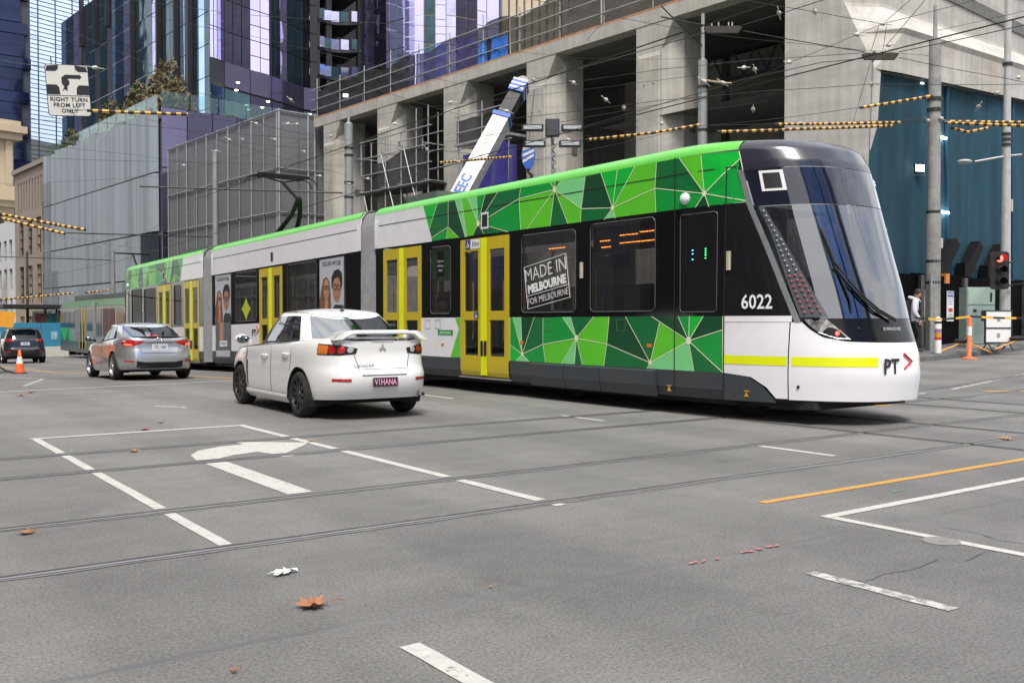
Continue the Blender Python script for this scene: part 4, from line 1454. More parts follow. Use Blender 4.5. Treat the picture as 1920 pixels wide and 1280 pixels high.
        # dark window surround strips along the belt
        for sg in (1, -1):
            mb = MB()
            pts = [gp(t_of(d) if sg == 1 else math.pi - t_of(d), .065) for d in np.linspace(cuts[0][0], cuts[-1][1], 20)]
            mb.tube([(p[0] + sg * .008, p[1], p[2]) for p in pts], .011, 4)
            mb.build('belt_trim', CPLAST, s.t)
        # black pillar between the doors
        for sg in (1, -1):
            for c0, c1 in zip(cuts[:-1], cuts[1:]):
                mb = MB()
                for k0, k1 in zip(fr[1:6], fr[2:7]):
                    q_ = []
                    for d, k in ((c0[1], k0), (c1[0], k0), (c1[0], k1), (c0[1], k1)):
                        p = gp(t_of(d) if sg == 1 else math.pi - t_of(d), k)
                        q_.append((p[0] + sg * .004, p[1], p[2]))
                    mb.add(q_, [(0, 1, 2, 3)])
                mb.build('door_pillar', CPLAST, s.t)
        # floor, wheel wells, seats
        mb = MB()
        mb.box(-w + .24, w - .24, -lr + .55, lf - .5, .2, .5)
        for a in ya:
            for sg in (-1, 1):
                vv, ff = grid(lambda t, x: (sg * x, a + (ra + .01) * math.cos(t), rw + (ra + .01) * math.sin(t)), list(np.linspace(-.4, math.pi + .4, 16)), [w - .02, w - .34])
                mb.add(vv, ff)
                mb.box(*sorted((sg * (w - .34), sg * (w - .35))), a - ra, a + ra, .2, rw + ra)
        mb.build('underbody', UNDER, s.t)
        for (x, y, h) in P['seats']:
            mb = MB()
            mb.tube([(x, y, .55), (x, y - .1, h - .28), (x, y - .14, h - .2)], [.24, .22, .12], 8)
            mb.ball((x, y - .14, h - .1), .12, 8, sy=.5)
            mb.build('seat', CINT, s.t, True)
        # wheels
        for a in ya:
            for sg in (-1, 1):
                s.wheel(sg * (w - .115), a, rw, sg)
    def wheel(s, x, y, r, sg):
        mb = MB()
        wd, ri = .108, r * P_RIM
        mb.lathe([(ri - .02, -wd + .01), (ri, -wd), (r - .045, -wd - .012), (r - .012, -wd + .02), (r, -wd + .05), (r, wd - .05), (r - .012, wd - .02), (r - .045, wd + .012), (ri, wd), (ri - .02, wd - .01)], (x, y, r), 32, axis=0)
        t = mb.build('wheel', TYRE, s.t, True)
        rm = s.P.get('rimm', CHROME)
        mb = MB()
        o = x + sg * .085
        mb.lathe([(ri + .004, .02 * sg), (ri - .012, .022 * sg), (ri - .03, -.03 * sg), (ri - .035, -.14 * sg)], (o, y, r), 28, axis=0)
        mb.lathe([(.001, -.06 * sg), (ri - .03, -.06 * sg)], (o, y, r), 28, axis=0, k=1)
        ns = s.P.get('spokes', 10)
        for i in range(ns):
            t0 = 2 * math.pi * i / ns
            ca, sa = math.cos(t0), math.sin(t0)
            q = lambda rad, wv, xx: (o + xx * sg, y + rad * ca - wv * sa, r + rad * sa + wv * ca)
            wi, wo = .018, .028 if ns > 6 else .05
            mb.add([q(.04, -wi, .0), q(.04, wi, .0), q(ri - .015, wo, .012), q(ri - .015, -wo, .012), q(.04, -wi, -.03), q(.04, wi, -.03), q(ri - .015, wo, -.02), q(ri - .015, -wo, -.02)],
                   [(0, 1, 2, 3), (0, 3, 7, 4), (1, 5, 6, 2)])
        mb.lathe([(.001, .01 * sg), (.05, .008 * sg), (.06, -.02 * sg)], (o, y, r), 16, axis=0)
        mb.build('rim', [rm, UNDER], t, False)
    def mirror_(s, y, z, sg=-1, shell=None):
        mb = MB()
        x = s.side(y, s.zb(y), 0, sg)[0]
        mb.ball((x + sg * .11, y + .01, z), .115, 14, sx=1.0, sy=.55, sz=.66)
        mb.tube([(x - sg * .04, y + .02, z - .05), (x + sg * .06, y + .01, z - .03)], [.035, .03], 6)
        o = mb.build('door_mirror', shell or s.m, s.t, True)
        mb = MB()
        mb.ball((x + sg * .11, y - .05, z), .102, 14, sx=1.0, sy=.3, sz=.62)
        mb.build('mirror_glass', mat('mirror_glass', (.20, .22, .23), .03, .9, var=.02), o, True)
    def handle(s, y, z, sg=-1, m=None):
        mb = MB()
        p = [s.side(y + d, z, o, sg) for d, o in ((-.11, .0), (-.09, .03), (0, .036), (.09, .03), (.11, .0))]
        mb.tube(p, .014, 6)
        mb.build('door_handle', m or s.m, s.t, True)
    def plate(s, x, z, w, h, txt, bgm, fgm, y=None, size=.11, sx=.75, frame=None):
        yy = (s.rear(x, z, .012)[1] if y is None else y)
        mb = MB()
        mb.box(x - w / 2, x + w / 2, yy - .012, yy, z - h / 2, z + h / 2)
        o = mb.build('number_plate', bgm, s.t)
        text('lettering', txt, size, fgm, o, .0008, (x, yy - .0135, z), (R(90), 0, 0), bold=.002, sx=sx)
        if frame:
            mb = MB()
            for a, b, c, d in ((-w / 2, w / 2, h / 2 - .008, h / 2), (-w / 2, w / 2, -h / 2, -h / 2 + .008), (-w / 2, -w / 2 + .008, -h / 2, h / 2), (w / 2 - .008, w / 2, -h / 2, h / 2)):
                mb.box(x + a, x + b, yy - .0155, yy - .012, z + c, z + d)
            mb.build('plate_border', frame, o)
        return o
P_RIM = .72
# ---- white sedan
WPAINT = mat('car_white_paint', (.83, .83, .825), .25, var=.015, coat=1)
P = dict(n=4.7, axle=(-1.3175, 1.3175), rw=.325, ra=.385, spokes=10, rimm=mat('rim_black', (.02, .02, .022), .35, .3),
    Lr=([.2, .28, .40, .52, .60, .655, .70, .74, .9, 1.02, 1.09, 1.15], [2.08, 2.19, 2.27, 2.31, 2.315, 2.305, 2.27, 2.25, 2.225, 2.235, 2.235, 2.18]),
    Lf=([.2, .4, .6, .75, .9, 1.1], [2.18, 2.27, 2.27, 2.2, 2.0, 1.8]),
    W=([.18, .28, .4, .58, .75, .88, .96, 1.03, 1.1], [.83, .865, .88, .885, .88, .875, .865, .845, .80]),
    zb=([-2.3, -2.2, -1.9, -1.5, -.6, .4, 1.0, 1.6, 2.0, 2.27], [1.08, 1.11, 1.115, 1.08, 1.03, .985, .955, .905, .83, .70]),
    sill=([-2.3, -1.8, -1.7, 1.7, 1.8, 2.27], [.29, .27, .22, .22, .25, .25]),
    gh=dict(b=(-1.72, 1.10, .815), t=(-1.06, .24, .64, 1.49), cuts=[(-.57, -.08), (-.05, .72)], screen=.83, n=3.0, drop=.085),
    seats=[(-.36, .15, 1.2), (.36, .15, 1.2), (-.36, -.75, 1.14), (.36, -.75, 1.14)], crown=.02, rcrown=.05)
wc = Car('white_sedan', 'white sedan with rear spoiler and black wheels, plate V1HANA, driving beside the tram', P, (6.32, 13.92, 0), R(-2.5), 0, WPAINT)
SEAM = mat('panel_gap', (.10, .10, .10), .8)
for sg in (-1, 1):
    lam = [(sg * 1.02, 1.045), (sg * .64, 1.03), (sg * .37, .98), (sg * .39, .905), (sg * .60, .885), (sg * .98, .895)]
    lo = wc.decal('rear_lamp', lam, wc.wrap, CPLAST, off=.006)
    wc.decal('lamp_amber', [(sg * 1.0, 1.03), (sg * .79, 1.02), (sg * .79, .905), (sg * .965, .908)], wc.wrap, LAMB, lo, .011)
    for cx, m_, k in ((.72, LRED, .056), (.59, LRED, .053), (.47, LCLR, .042)):
        wc.decal('lamp_lens', [(sg * cx + k * math.cos(t),   .963 + k * math.sin(t)) for t in np.linspace(0, 2 * math.pi, 15)[:-1]], wc.wrap, m_, lo, .016, .03)
    wc.decal('bumper_reflector', [(sg * .48, .575), (sg * .70, .575), (sg * .70, .535), (sg * .48, .535)], wc.rear, LRED, off=.006)
    wc.mirror_(.86, 1.07, sg, None if sg == 1 else WPAINT)
    wc.handle(.05, .84, sg)
    wc.handle(-.85, .88, sg)
    for y, pts in ((0, [(-.23, .30), (-.23, .85), (-.2, .98)]), (1, [(.98, .32), (.93, .6), (.92, .92)]), (2, [(-1.0, .66), (-1.05, .8), (-1.05, .98)])):
        wc.line('panel_gap', pts, lambda a, b, o, sg=sg: wc.side(a, b, .001, sg), .005, SEAM)
    wc.line('panel_gap', [(-.9, .30), (.95, .30)], lambda a, b, o, sg=sg: wc.side(a, b, .001, sg), .005, SEAM)
    # side skirt
    mb = MB()
    v0, f0 = grid(lambda y, k: wc.side(y, lerp(.30, .17, k), itp(k, [0, .4, 1], [.012, .035, .0]), sg), list(np.linspace(-.9, .93, 12)), [0, .25, .5, .75, 1])
    mb.add(v0, f0)
    mb.build('side_skirt', WPAINT, wc.t, True)
    # black gill behind the front arch
    wc.decal('fender_vent', [(.86, .74), (.93, .74), (.89, .34), (.85, .34)], lambda a, b, o, sg=sg: wc.side(a, b, o, sg), CPLAST, off=.004)
wc.line('panel_gap', [(-.42, .92), (-.36, .70), (.36, .70), (.42, .92)], lambda a, b, o: wc.rear(a, b, .001), .005, SEAM)
wc.line('panel_gap', [(-.60, 1.08), (-.58, 1.03)], lambda a, b, o: wc.rear(a, b, .001), .004, SEAM)
wc.line('plate_recess_shadow', [(-.33, .62), (.33, .62)], lambda a, b, o: wc.rear(a, b, .002), .008, mat('shadow_lip', (.25, .25, .25), .5))  # grey line standing in for the shadow under the plate recess lip
wc.plate(.0, .52, .37, .13, 'V1HANA', mat('plate_black', (.012, .01, .012), .4), mat('plate_pink', '#e8a0c4', .5), size=.115, sx=.72, frame=mat('plate_edge', (.25, .10, .17), .5))
text('lettering', 'LANCER', .055, CHROME, wc.t, .002, wc.rear(-.28, .745, .012), (R(90), 0, 0), sx=1.5)
mb = MB()     # three-diamond badge
for k in range(3):
    a = R(90 + 120 * k)
    q = [(0, 0), (.035, R(28)), (.06, 0), (.035, R(-28))]
    pts = [(r * math.cos(a + b), r * math.sin(a + b)) for r, b in q]
    yy = wc.rear(0, .985, .006)[1]
    mb.add([(x, yy - .004, .985 + z) for x, z in pts] + [(x, yy + .004, .985 + z) for x, z in pts], [(0, 1, 2, 3), (0, 4, 5, 1), (1, 5, 6, 2), (2, 6, 7, 3), (3, 7, 4, 0)])
mb.build('badge', CHROME, wc.t)
wc.decal('high_brake_lamp', [(-.17, 1.085), (.17, 1.085), (.16, 1.06), (-.16, 1.06)], wc.rear, LCLR, off=.005)
# rear wing on two feet that sweep into the boot edge
prof = [(-2.02, 1.195), (-2.08, 1.225), (-2.17, 1.23), (-2.27, 1.212), (-2.27, 1.172), (-2.16, 1.168), (-2.05, 1.168)]
v, f = [], []
xs_ = list(np.linspace(-.64, .64, 17))
for x in xs_:
    k = max(0, (abs(x) - .43) / .18)
    for y, z in prof:
        v.append((x, y + .10 * k * k - .0 + .02 * (1 - (x / .7) ** 2) * -1, z - .115 * k ** 1.6))
n = len(prof)
f = [(i * n + j, (i + 1) * n + j, (i + 1) * n + (j + 1) % n, i * n + (j + 1) % n) for i in range(16) for j in range(n)] + [tuple(range(n)), tuple(range(16 * n, 17 * n))]
wing = mesh('rear_wing', v, f, WPAINT, wc.t, smooth=True)
for sg in (-1, 1):
    mb = MB()
    mb.add([(sg * .64, -1.88, 1.11), (sg * .46, -1.92, 1.13), (sg * .50, -2.03, 1.22), (sg * .66, -2.03, 1.19), (sg * .71, -2.2, 1.09), (sg * .55, -2.22, 1.11), (sg * .54, -2.22, 1.22), (sg * .69, -2.22, 1.17)], [(0, 1, 2, 3), (4, 5, 6, 7), (0, 3, 7, 4), (1, 2, 6, 5), (2, 3, 7, 6)])
    mb.build('wing_foot', WPAINT, wing)
mb = MB()
mb.lathe([(.032, 0), (.042, 0), (.042, -.12), (.03, -.12), (.03, .0)], (.62, -2.12, .33), 14, axis=1)
mb.build('exhaust', CHROME, wc.t)
mb = MB()
mb.tube([(0, -.86, 1.505), (.01, -.95, 1.66)], [.008, .004], 5).ball((0, -.85, 1.51), .035, 8, sz=.5, sy=1.4)
mb.build('aerial', CPLAST, wc.t)
wc.decal('fuel_flap', [(-1.42 + .08 * math.cos(t), .86 + .08 * math.sin(t)) for t in np.linspace(0, 6.28, 17)[:-1]], lambda a, b, o: wc.side(a, b, o, -1), WPAINT, off=.003)
# ---- silver sedan
SPAINT = mat('car_silver_paint', (.56, .57, .585), .28, .7, var=.03, coat=1)
P = dict(n=5.2, axle=(-1.41, 1.41), rw=.335, ra=.385, spokes=5, rimm=mat('rim_silver', (.5, .5, .52), .3, .8),
    Lr=([.2, .3, .42, .55, .7, .82, .92, 1.0, 1.08], [2.25, 2.36, 2.42, 2.43, 2.40, 2.36, 2.37, 2.36, 2.28]),
    Lf=([.2, .4, .6, .75, .9, 1.1], [2.3, 2.42, 2.42, 2.35, 2.1, 1.9]),
    W=([.18, .28, .4, .58, .75, .88, .98, 1.04, 1.1], [.86, .895, .91, .92, .905, .90, .875, .845, .81]),
    zb=([-2.43, -2.3, -1.9, -1.5, -.6, .4, 1.0, 1.6, 2.1, 2.42], [1.01, 1.06, 1.05, 1.01, .96, .93, .91, .87, .80, .68]),
    sill=([-2.4, -1.8, -1.7, 1.7, 1.8, 2.4], [.27, .25, .2, .2, .22, .22]),
    gh=dict(b=(-2.0, 1.1, .835), t=(-1.0, .18, .625, 1.39), cuts=[(-.57, -.08), (-.05, .72)], screen=.84, n=3.1, drop=.075),
    seats=[(-.38, .1, 1.18), (.38, .1, 1.18), (-.38, -.85, 1.12), (.38, -.85, 1.12)], crown=.015, rcrown=.042)
SX, SY = 6.68, 26.2
cs = Car('silver_sedan', 'silver sedan with brake lights on, stopped beside the tram behind the white car', P, (SX, SY, gz(SX, SY)), R(-1.5), -math.atan(.021), SPAINT)
for sg in (-1, 1):
    lam = [(sg * 1.02, .985), (sg * .74, .985), (sg * .36, .945), (sg * .35, .925), (sg * .57, .84), (sg * .74, .83), (sg * 1.0, .90)]
    lo = cs.decal('rear_lamp', lam, cs.wrap, LRED, off=.008)
    cs.decal('lamp_lens', [(sg * .84, .90), (sg * .64, .88), (sg * .62, .85), (sg * .74, .842), (sg * .86, .87)], cs.wrap, LREDLIT, lo, .013)
    cs.decal('lamp_lens', [(sg * .96, .972), (sg * .80, .97), (sg * .82, .93), (sg * .97, .94)], cs.wrap, LCLR, lo, .013)
    cs.decal('bumper_reflector', [(sg * .60, .475), (sg * .78, .49), (sg * .78, .455), (sg * .60, .44)], cs.rear, LRED, off=.006)
    cs.mirror_(.80, 1.03, sg, CPLAST if sg == -1 else None)
    cs.handle(.0, .84, sg)
    cs.handle(-.95, .87, sg)
    for pts in ([(-.2, .3), (-.2, .93)], [(1.0, .32), (.95, .9)], [(-1.1, .66), (-1.15, .95)]):
        cs.line('panel_gap', pts, lambda a, b, o, sg=sg: cs.side(a, b, .001, sg), .005, SEAM)
cs.decal('lower_bumper', [(-.78, .52), (-.45, .44), (.45, .44), (.78, .52), (.80, .29), (-.80, .29)], cs.rear, CPLAST, off=.01)
cs.line('panel_gap', [(-.48, .84), (-.43, .66), (.43, .66), (.48, .84)], lambda a, b, o: cs.rear(a, b, .001), .006, SEAM)
cs.line('chrome_strip', [(-.33, .918), (.33, .918)], lambda a, b, o: cs.rear(a, b, .004), .008, CPLAST)
cs.plate(0, .80, .37, .15, '1TC 1500', mat('plate_white', (.7, .71, .73), .4), mat('plate_blue', '#2b3a6a', .5), size=.12, sx=.62)
mb = MB()
yy = cs.rear(0, .985, .006)[1]
for rx_, rz_ in ((.075, .048), (.028, .046), (.055, .022)):
    mb.tube([(rx_ * math.cos(t), yy, .985 + (.0 if rz_ > .03 else .016) + rz_ * math.sin(t)) for t in np.linspace(0, 2 * math.pi, 17)], .008, 5)
mb.build('badge', CHROME, cs.t)
mb = MB()
mb.box(-.13, .13, -1.66, -1.60, 1.075, 1.11)
mb.build('high_brake_lamp', LREDLIT, cs.t)
# ---- dark sport utility car far down the street
GPAINT = mat('car_grey_paint', (.035, .04, .052), .3, .4, var=.03, coat=1)
P = dict(n=5.5, axle=(-1.345, 1.345), rw=.36, ra=.42, spokes=5, rimm=mat('rim_silver', (.5, .5, .52), .3, .8),
    Lr=([.25, .4, .5, .62, .75, .9, 1.05, 1.2], [2.15, 2.26, 2.30, 2.30, 2.24, 2.22, 2.20, 2.15]),
    Lf=([.2, .4, .6, .75, .9, 1.1], [2.2, 2.3, 2.3, 2.25, 2.15, 1.9]),
    W=([.2, .3, .45, .7, .9, 1.0, 1.1, 1.2], [.86, .9, .925, .925, .915, .90, .87, .84]),
    zb=([-2.3, -2.0, 0, 1.0, 1.6, 2.1, 2.3], [1.12, 1.13, 1.08, 1.04, 1.01, .95, .85]),
    sill=([-2.3, 2.3], [.32, .3]),
    gh=dict(b=(-2.14, 1.1, .83), t=(-1.85, .3, .64, 1.61), cuts=[(-.86, -.62), (-.58, -.10), (-.06, .75)], screen=.9, n=4.6),
    seats=[(-.4, .1, 1.35), (.4, .1, 1.35)], crown=.01, rcrown=.05)
UX, UY = 7.75, 51.8
cu = Car('sport_utility_car', 'dark blue-grey sport utility car far down the street by the cone', P, (UX, UY, gz(UX, UY)), R(-3), -math.atan(.021), GPAINT)
for sg in (-1, 1):
    cu.decal('rear_lamp', [(sg * .90, 1.10), (sg * .86, 1.16), (sg * .45, 1.12), (sg * .45, 1.06), (sg * .72, 1.03), (sg * .90, 1.0)], cu.rear, LRED, off=.01)
    cu.decal('bumper_reflector', [(sg * .60, .56), (sg * .8, .57), (sg * .8, .53), (sg * .60, .52)], cu.rear, LRED, off=.02)
cu.decal('lower_bumper', [(-.88, .66), (.88, .66), (.88, .34), (-.88, .34)], cu.rear, CPLAST, off=.012)
cu.plate(0, .92, .37, .14, '1ZM 8FI', mat('plate_white', (.7, .71, .73), .4), mat('plate_blue', '#2b3a6a', .5), size=.11, sx=.65)
mb = MB()
mb.box(-.62, .62, -2.16, -1.8, 1.615, 1.645, c=.03)
mb.build('roof_spoiler', GPAINT, cu.t)
# ------------------------------------------------------------------ buildings
def screen(name, col, alpha, var=.2, scale=3., stretch=None):
    """site netting: a cloth that lets some of what is behind show through"""
    if name in MATS: return MATS[name]
    m = mat(name, col, .9, var=var, scale=scale, stretch=stretch)
    n, l = m.node_tree.nodes, m.node_tree.links
    p, o = n['Principled BSDF'], n['Material Output']
    t = n.new('ShaderNodeBsdfTransparent')
    mx = n.new('ShaderNodeMixShader')
    mx.inputs[0].default_value = alpha
    l.new(t.outputs[0], mx.inputs[1])
    l.new(p.outputs[0], mx.inputs[2])
    l.new(mx.outputs[0], o.inputs['Surface'])
    return m
def concrete(name, col, streak=.25, rust=.0):
    if name in MATS: return MATS[name]
    m = mat(name, col, .85, var=.14, scale=1.1, bump=.25, bscale=25)
    n, l = m.node_tree.nodes, m.node_tree.links
    p = n['Principled BSDF']
    src = p.inputs['Base Color'].links[0].from_socket
    tc = n.new('ShaderNodeTexCoord')
    def add(kind, st, sc_, a, b, ca, cb, src):
        mp = n.new('ShaderNodeMapping')
        mp.inputs['Scale'].default_value = st
        l.new(tc.outputs['Object'], mp.inputs[0])
        t = n.new('ShaderNodeTexNoise')
        t.inputs['Scale'].default_value = sc_
        t.inputs['Detail'].default_value = 7
        t.inputs['Roughness'].default_value = .65
        l.new(mp.outputs[0], t.inputs['Vector'])
        r = n.new('ShaderNodeValToRGB')
        r.color_ramp.elements[0].position, r.color_ramp.elements[1].position = a, b
        r.color_ramp.elements[0].color, r.color_ramp.elements[1].color = (*ca, 1), (*cb, 1)
        l.new(t.outputs['Fac'], r.inputs[0])
        x = n.new('ShaderNodeMixRGB')
        x.blend_type = 'MULTIPLY'
        x.inputs[0].default_value = 1
        l.new(src, x.inputs[1])
        l.new(r.outputs[0], x.inputs[2])
        return x.outputs[0]
    src = add('s', (3.2, 3.2, .18), 1.6, .35, .68, (1 - streak,) * 3, (1.05,) * 3, src)
    src = add('h', (.3, .3, 2.2), .9, .38, .62, (.88,) * 3, (1.04,) * 3, src)
    if rust:
        src = add('r', (1.6, 1.6, .22), .8, .52, .72, (1, 1, 1), (1, 1 - rust * .5, 1 - rust), src)
    l.new(src, p.inputs['Base Color'])
    return m
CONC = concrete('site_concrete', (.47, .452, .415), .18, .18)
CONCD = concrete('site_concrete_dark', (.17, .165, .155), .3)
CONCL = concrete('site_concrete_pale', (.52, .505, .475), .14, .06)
TIMBER = mat('formwork_timber', (.36, .21, .12), .8, var=.25, scale=3)
GALV = mat('galvanised_tube', (.36, .375, .385), .5, .5, var=.15)
NETB = screen('netting_black', (.02, .02, .021), .90)
NETG = screen('netting_grey', (.05, .048, .046), .90)
NETP = screen('netting_purple', (.055, .05, .16), .9)
TARPB = mat('tarpaulin_blue', (.02, .16, .62), .5, var=.2, scale=3)
TARPN = mat('tarpaulin_navy', (.035, .03, .20), .5, var=.3, scale=1.5)
NETC = screen('shade_cloth_blue', (.005, .048, .076), .93, var=.45, scale=.7, stretch=(2.5, 2.5, .25))
site = thing('construction_building', 'grey concrete building under construction with tall piers and a beam above the tram', 'building', (24, 18.9, 0), R(5))
# local frame: y runs away along the street front, x goes into the building
def pier(y0, y1, m=CONC, z1=11.7):
    """shaft with a chamfered near corner that runs out under the beam in a slanted stop"""
    A = lambda x, y, z: (x, y, z)
    v = [A(.02, y1, -1), A(.02, y1, z1), A(.02, y0, z1), A(.02, y0 + .55, 10.75), A(.02, y0 + .55, -1), A(.55, y0, -1), A(.55, y0, 11.3), A(1.5, y0, z1), A(1.5, y0, -1), A(1.5, y1, -1), A(1.5, y1, z1)]
    o = mesh('pier', v, [(0, 4, 3, 2, 1), (4, 5, 6, 3), (3, 6, 2), (5, 8, 7, 2, 6), (8, 9, 10, 7), (9, 0, 1, 10)], m, site)
    mb = MB()
    a, b = y0 + .66, y1 - .12
    mb.add([(.02, a - .04, -1), (.02, b + .04, -1), (.02, b + .04, 10.7), (.02, a - .04, 10.7), (-.03, a, -1), (-.03, b, -1), (-.03, b, 10.55), (-.03, a, 10.55)], [(4, 5, 6, 7), (0, 4, 7, 3), (1, 2, 6, 5), (3, 7, 6, 2)])
    mb.build('pier_panel', m, o)
    for z in (5.6, 7.9):
        mb = MB()
        mb.box(.85, 1.15, y0 - .03, y0 - .005, z, z + .32)
        mb.build('cast_plate', CONCD, o)
    for z in (3.1, 5.45, 8.2, 10.5):
        mb = MB()
        mb.box(.012, .0195, y0 + .56, y1, z, z + .02)
        mb.build('pour_joint', CONCD, o)
    for z in (4.2, 6.9, 9.6):        # tie holes and day joints left by the formwork
        for y in (y0 + .9, y1 - .4):
            mb = MB()
            mb.lathe([(.001, -.034), (.035, -.034), (.04, -.03)], (.0, y, z), 8, axis=0)
            mb.build('tie_hole', CONCD, o)
for y1 in (28.2, 23.0, 17.6, 12.05, 6.2):
    pier(y1 - 1.72, y1)
mb = MB()
for a, b in ((.6, 29.2),):
    mb.box(0, .55, a, b, 11.7, 12.15)
mb.build('edge_beam', CONC, site)
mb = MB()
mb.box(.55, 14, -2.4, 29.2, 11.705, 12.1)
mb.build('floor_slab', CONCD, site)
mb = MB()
mb.box(.06, .5, .6, 29.2, 12.15, 12.27)
mb.build('edge_board', TIMBER, site)
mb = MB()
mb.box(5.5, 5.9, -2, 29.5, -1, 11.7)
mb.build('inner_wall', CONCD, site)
mb = MB()
mb.box(5.2, 5.49, 6.4, 11.5, 5.8, 11.6).box(5.2, 5.49, .2, 6.0, 6.6, 11.6)
mb.build('inner_beam', CONC, site)
mb = MB()
mb.box(.6, 13.5, 28.4, 29.0, -1, 11.7)
mb.build('end_wall', CONC, site)
for y in np.arange(1.2, 6, .95):      # open steel truss seen under the slab
    mb = MB()
    mb.tube([(3.4, y, 10.2), (3.4, y + .48, 11.2), (3.4, y + .95, 10.2)], .05, 5)
    mb.build('truss_web', mat('truss_steel', (.08, .1, .11), .5, .4), site)
mb = MB()
mb.tube([(3.4, .2, 10.2), (3.4, 6.2, 10.2)], .07, 5)
mb.build('truss_chord', MATS['truss_steel'], site)
mb = MB()
mb.tube([(3.4, .2, 11.2), (3.4, 6.2, 11.2)], .07, 5)
mb.build('truss_chord', MATS['truss_steel'], site)
# corner pier with its flared head, and the raking fascia of the cross-street front
mb = MB()
F0, F1 = [(.12, -1), (.12, 5.2), (.12, 8.5), (.12, 10.6), (.12, 11.7), (.12, 13.6)], [(-2.55, -1), (-2.62, 5.2), (-2.82, 8.5), (-1.85, 10.6), (-1.35, 11.7), (-1.0, 13.6)]
v = [(.0, y, z) for y, z in F0] + [(.0, y, z) for y, z in F1] + [(1.3, y, z) for y, z in F0] + [(.35, y, z) for y, z in F1]
f = [(i, i + 1, 7 + i, 6 + i) for i in range(5)] + [(12 + i, 13 + i, 1 + i, i) for i in range(5)] + [(6 + i, 7 + i, 19 + i, 18 + i) for i in range(5)] + [(18 + i, 19 + i, 13 + i, 12 + i) for i in range(5)]
mesh('corner_pier', v, f, CONCL, site)
for ya, yb in ((-.35, -.55), (-1.15, -1.2), (-1.75, -1.8)):      # formwork joints on the corner pier
    mb = MB()
    mb.box(-.012, -.002, yb, ya, -1, 11.5)
    mb.build('form_strip', CONCL, site)
# haunch between the pier and the raking fascia, then the fascia's facets
fas = [(-.05, 8.45, 9.1), (-.05, 9.6, 10.1), (-.12, 9.75, 10.25), (.55, 10.5, 10.95), (.57, 10.6, 11.05), (.57, 13.4, 13.4)]
P0 = [(.0, -2.82, 8.5), (.0, -2.3, 9.6), (.0, -2.22, 9.75), (.0, -1.86, 10.5), (.0, -1.83, 10.6), (.0, -1.0, 13.5)]
P1 = [(1.3, -2.92 + o, za + .1) for o, za, zb in fas]
P2 = [(16, -2.92 + o, lerp(za, zb, 1.55)) for o, za, zb in fas]
for i in range(5):
    for A_, B_ in ((P0, P1), (P1, P2)):
        mesh('raking_fascia', [A_[i], A_[i + 1], B_[i + 1], B_[i]], [(0, 1, 2, 3)], CONCL if i == 2 else CONC, site)  # sloping ledge gets paler concrete: its sunlit top is put into the colour
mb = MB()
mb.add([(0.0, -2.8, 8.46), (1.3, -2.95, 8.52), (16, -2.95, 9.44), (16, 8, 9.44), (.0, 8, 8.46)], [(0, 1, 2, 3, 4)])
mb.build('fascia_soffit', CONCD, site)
mb = MB()
mb.box(3.5, 16, -2.5, -2.3, 13.2, 14.2)
mb.build('upper_edge', TIMBER, site)
# deep dark interior closing
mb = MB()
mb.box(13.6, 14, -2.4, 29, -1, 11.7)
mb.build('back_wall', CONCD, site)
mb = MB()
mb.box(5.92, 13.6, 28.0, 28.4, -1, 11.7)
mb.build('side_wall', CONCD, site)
for (x, y, z) in ((5.0, 9.4, 6.0), (4.6, 9.1, 5.9)):
    pass
wl = MATS.get('site_lamp') or mat('site_lamp', (1, .98, .9), .3, emit=14)
def flood(loc, rz, label, parent=None):
    t = thing('site_floodlight', label, 'floodlight', loc, rz)
    mb = MB()
    mb.box(-.16, .16, 0, .1, -.12, .12, c=.03)
    mb.build('housing', CPLAST, t)
    mb = MB()
    mb.box(-.13, .13, -.012, 0, -.09, .09)
    mb.build('lens', wl, t)
    mb = MB()
    mb.tube([(-.18, .06, -.02), (-.18, .06, -.2), (.18, .06, -.2), (.18, .06, -.02)], .012, 5)
    mb.build('bracket', GALV, t)
    return t
sl = lambda x, y, z: (24 + x * math.cos(R(5)) - y * math.sin(R(5)), 18.9 + x * math.sin(R(5)) + y * math.cos(R(5)), z)
flood(sl(4.3, 8.55, 7.05), R(-30), 'lit floodlight hanging in the dark bay behind the tram roof')
flood(sl(1.0, 27.6, 13.3), R(-20), 'lit floodlight at the far end of the guard rail')
flood(sl(2.55, -2.9, 5.95), R(-30), 'lit floodlight shining behind the blue shade cloth')
# ---- guard rail with netting along the slab edge
gr = thing('guard_rail', 'scaffold-tube guard rail with netting along the slab edge of the concrete building', 'guard rail', (24, 18.9, 12.1), R(5))
for i, y in enumerate(np.arange(.8, 29.3, 2.35)):
    mb = MB()
    mb.tube([(.1, y, 0), (.1, y, 1.95 + .25 * ((i * 7) % 3 == 0))], .026, 6)
    for z in (.55, 1.1, 1.65):
        mb.ball((.1, y, z), .05, 6)
    mb.build('post', GALV, gr)
for z in (.55, 1.1, 1.65):
    for a, b in ((.3, 10), (9.6, 20), (19.6, 29.6)):
        mb = MB()
        mb.tube([(.07, a, z), (.07, b, z + .015)], .024, 6)
        mb.build('rail', GALV, gr)
random.seed(5)
for a, b, m, t0 in ((.5, 8.0, NETG, 1.7), (8.05, 13.2, NETG, 1.65), (13.25, 15.4, NETB, 1.7), (15.45, 20.0, NETP, 1.55), (20.05, 24.5, NETB, 1.5), (24.55, 29.2, NETB, 1.6)):
    k = int((b - a) / .25)
    gridmesh('net_sheet', lambda y, z: (.16 + .05 * math.sin(y * 5.1) * math.sin(z * 2.2) + .03 * math.sin(y * 13), y, .16 + z * (t0 + .12 * math.sin(y * 1.9) - .1)), list(np.linspace(a, b, k)), list(np.linspace(0, 1, 6)), m, gr)
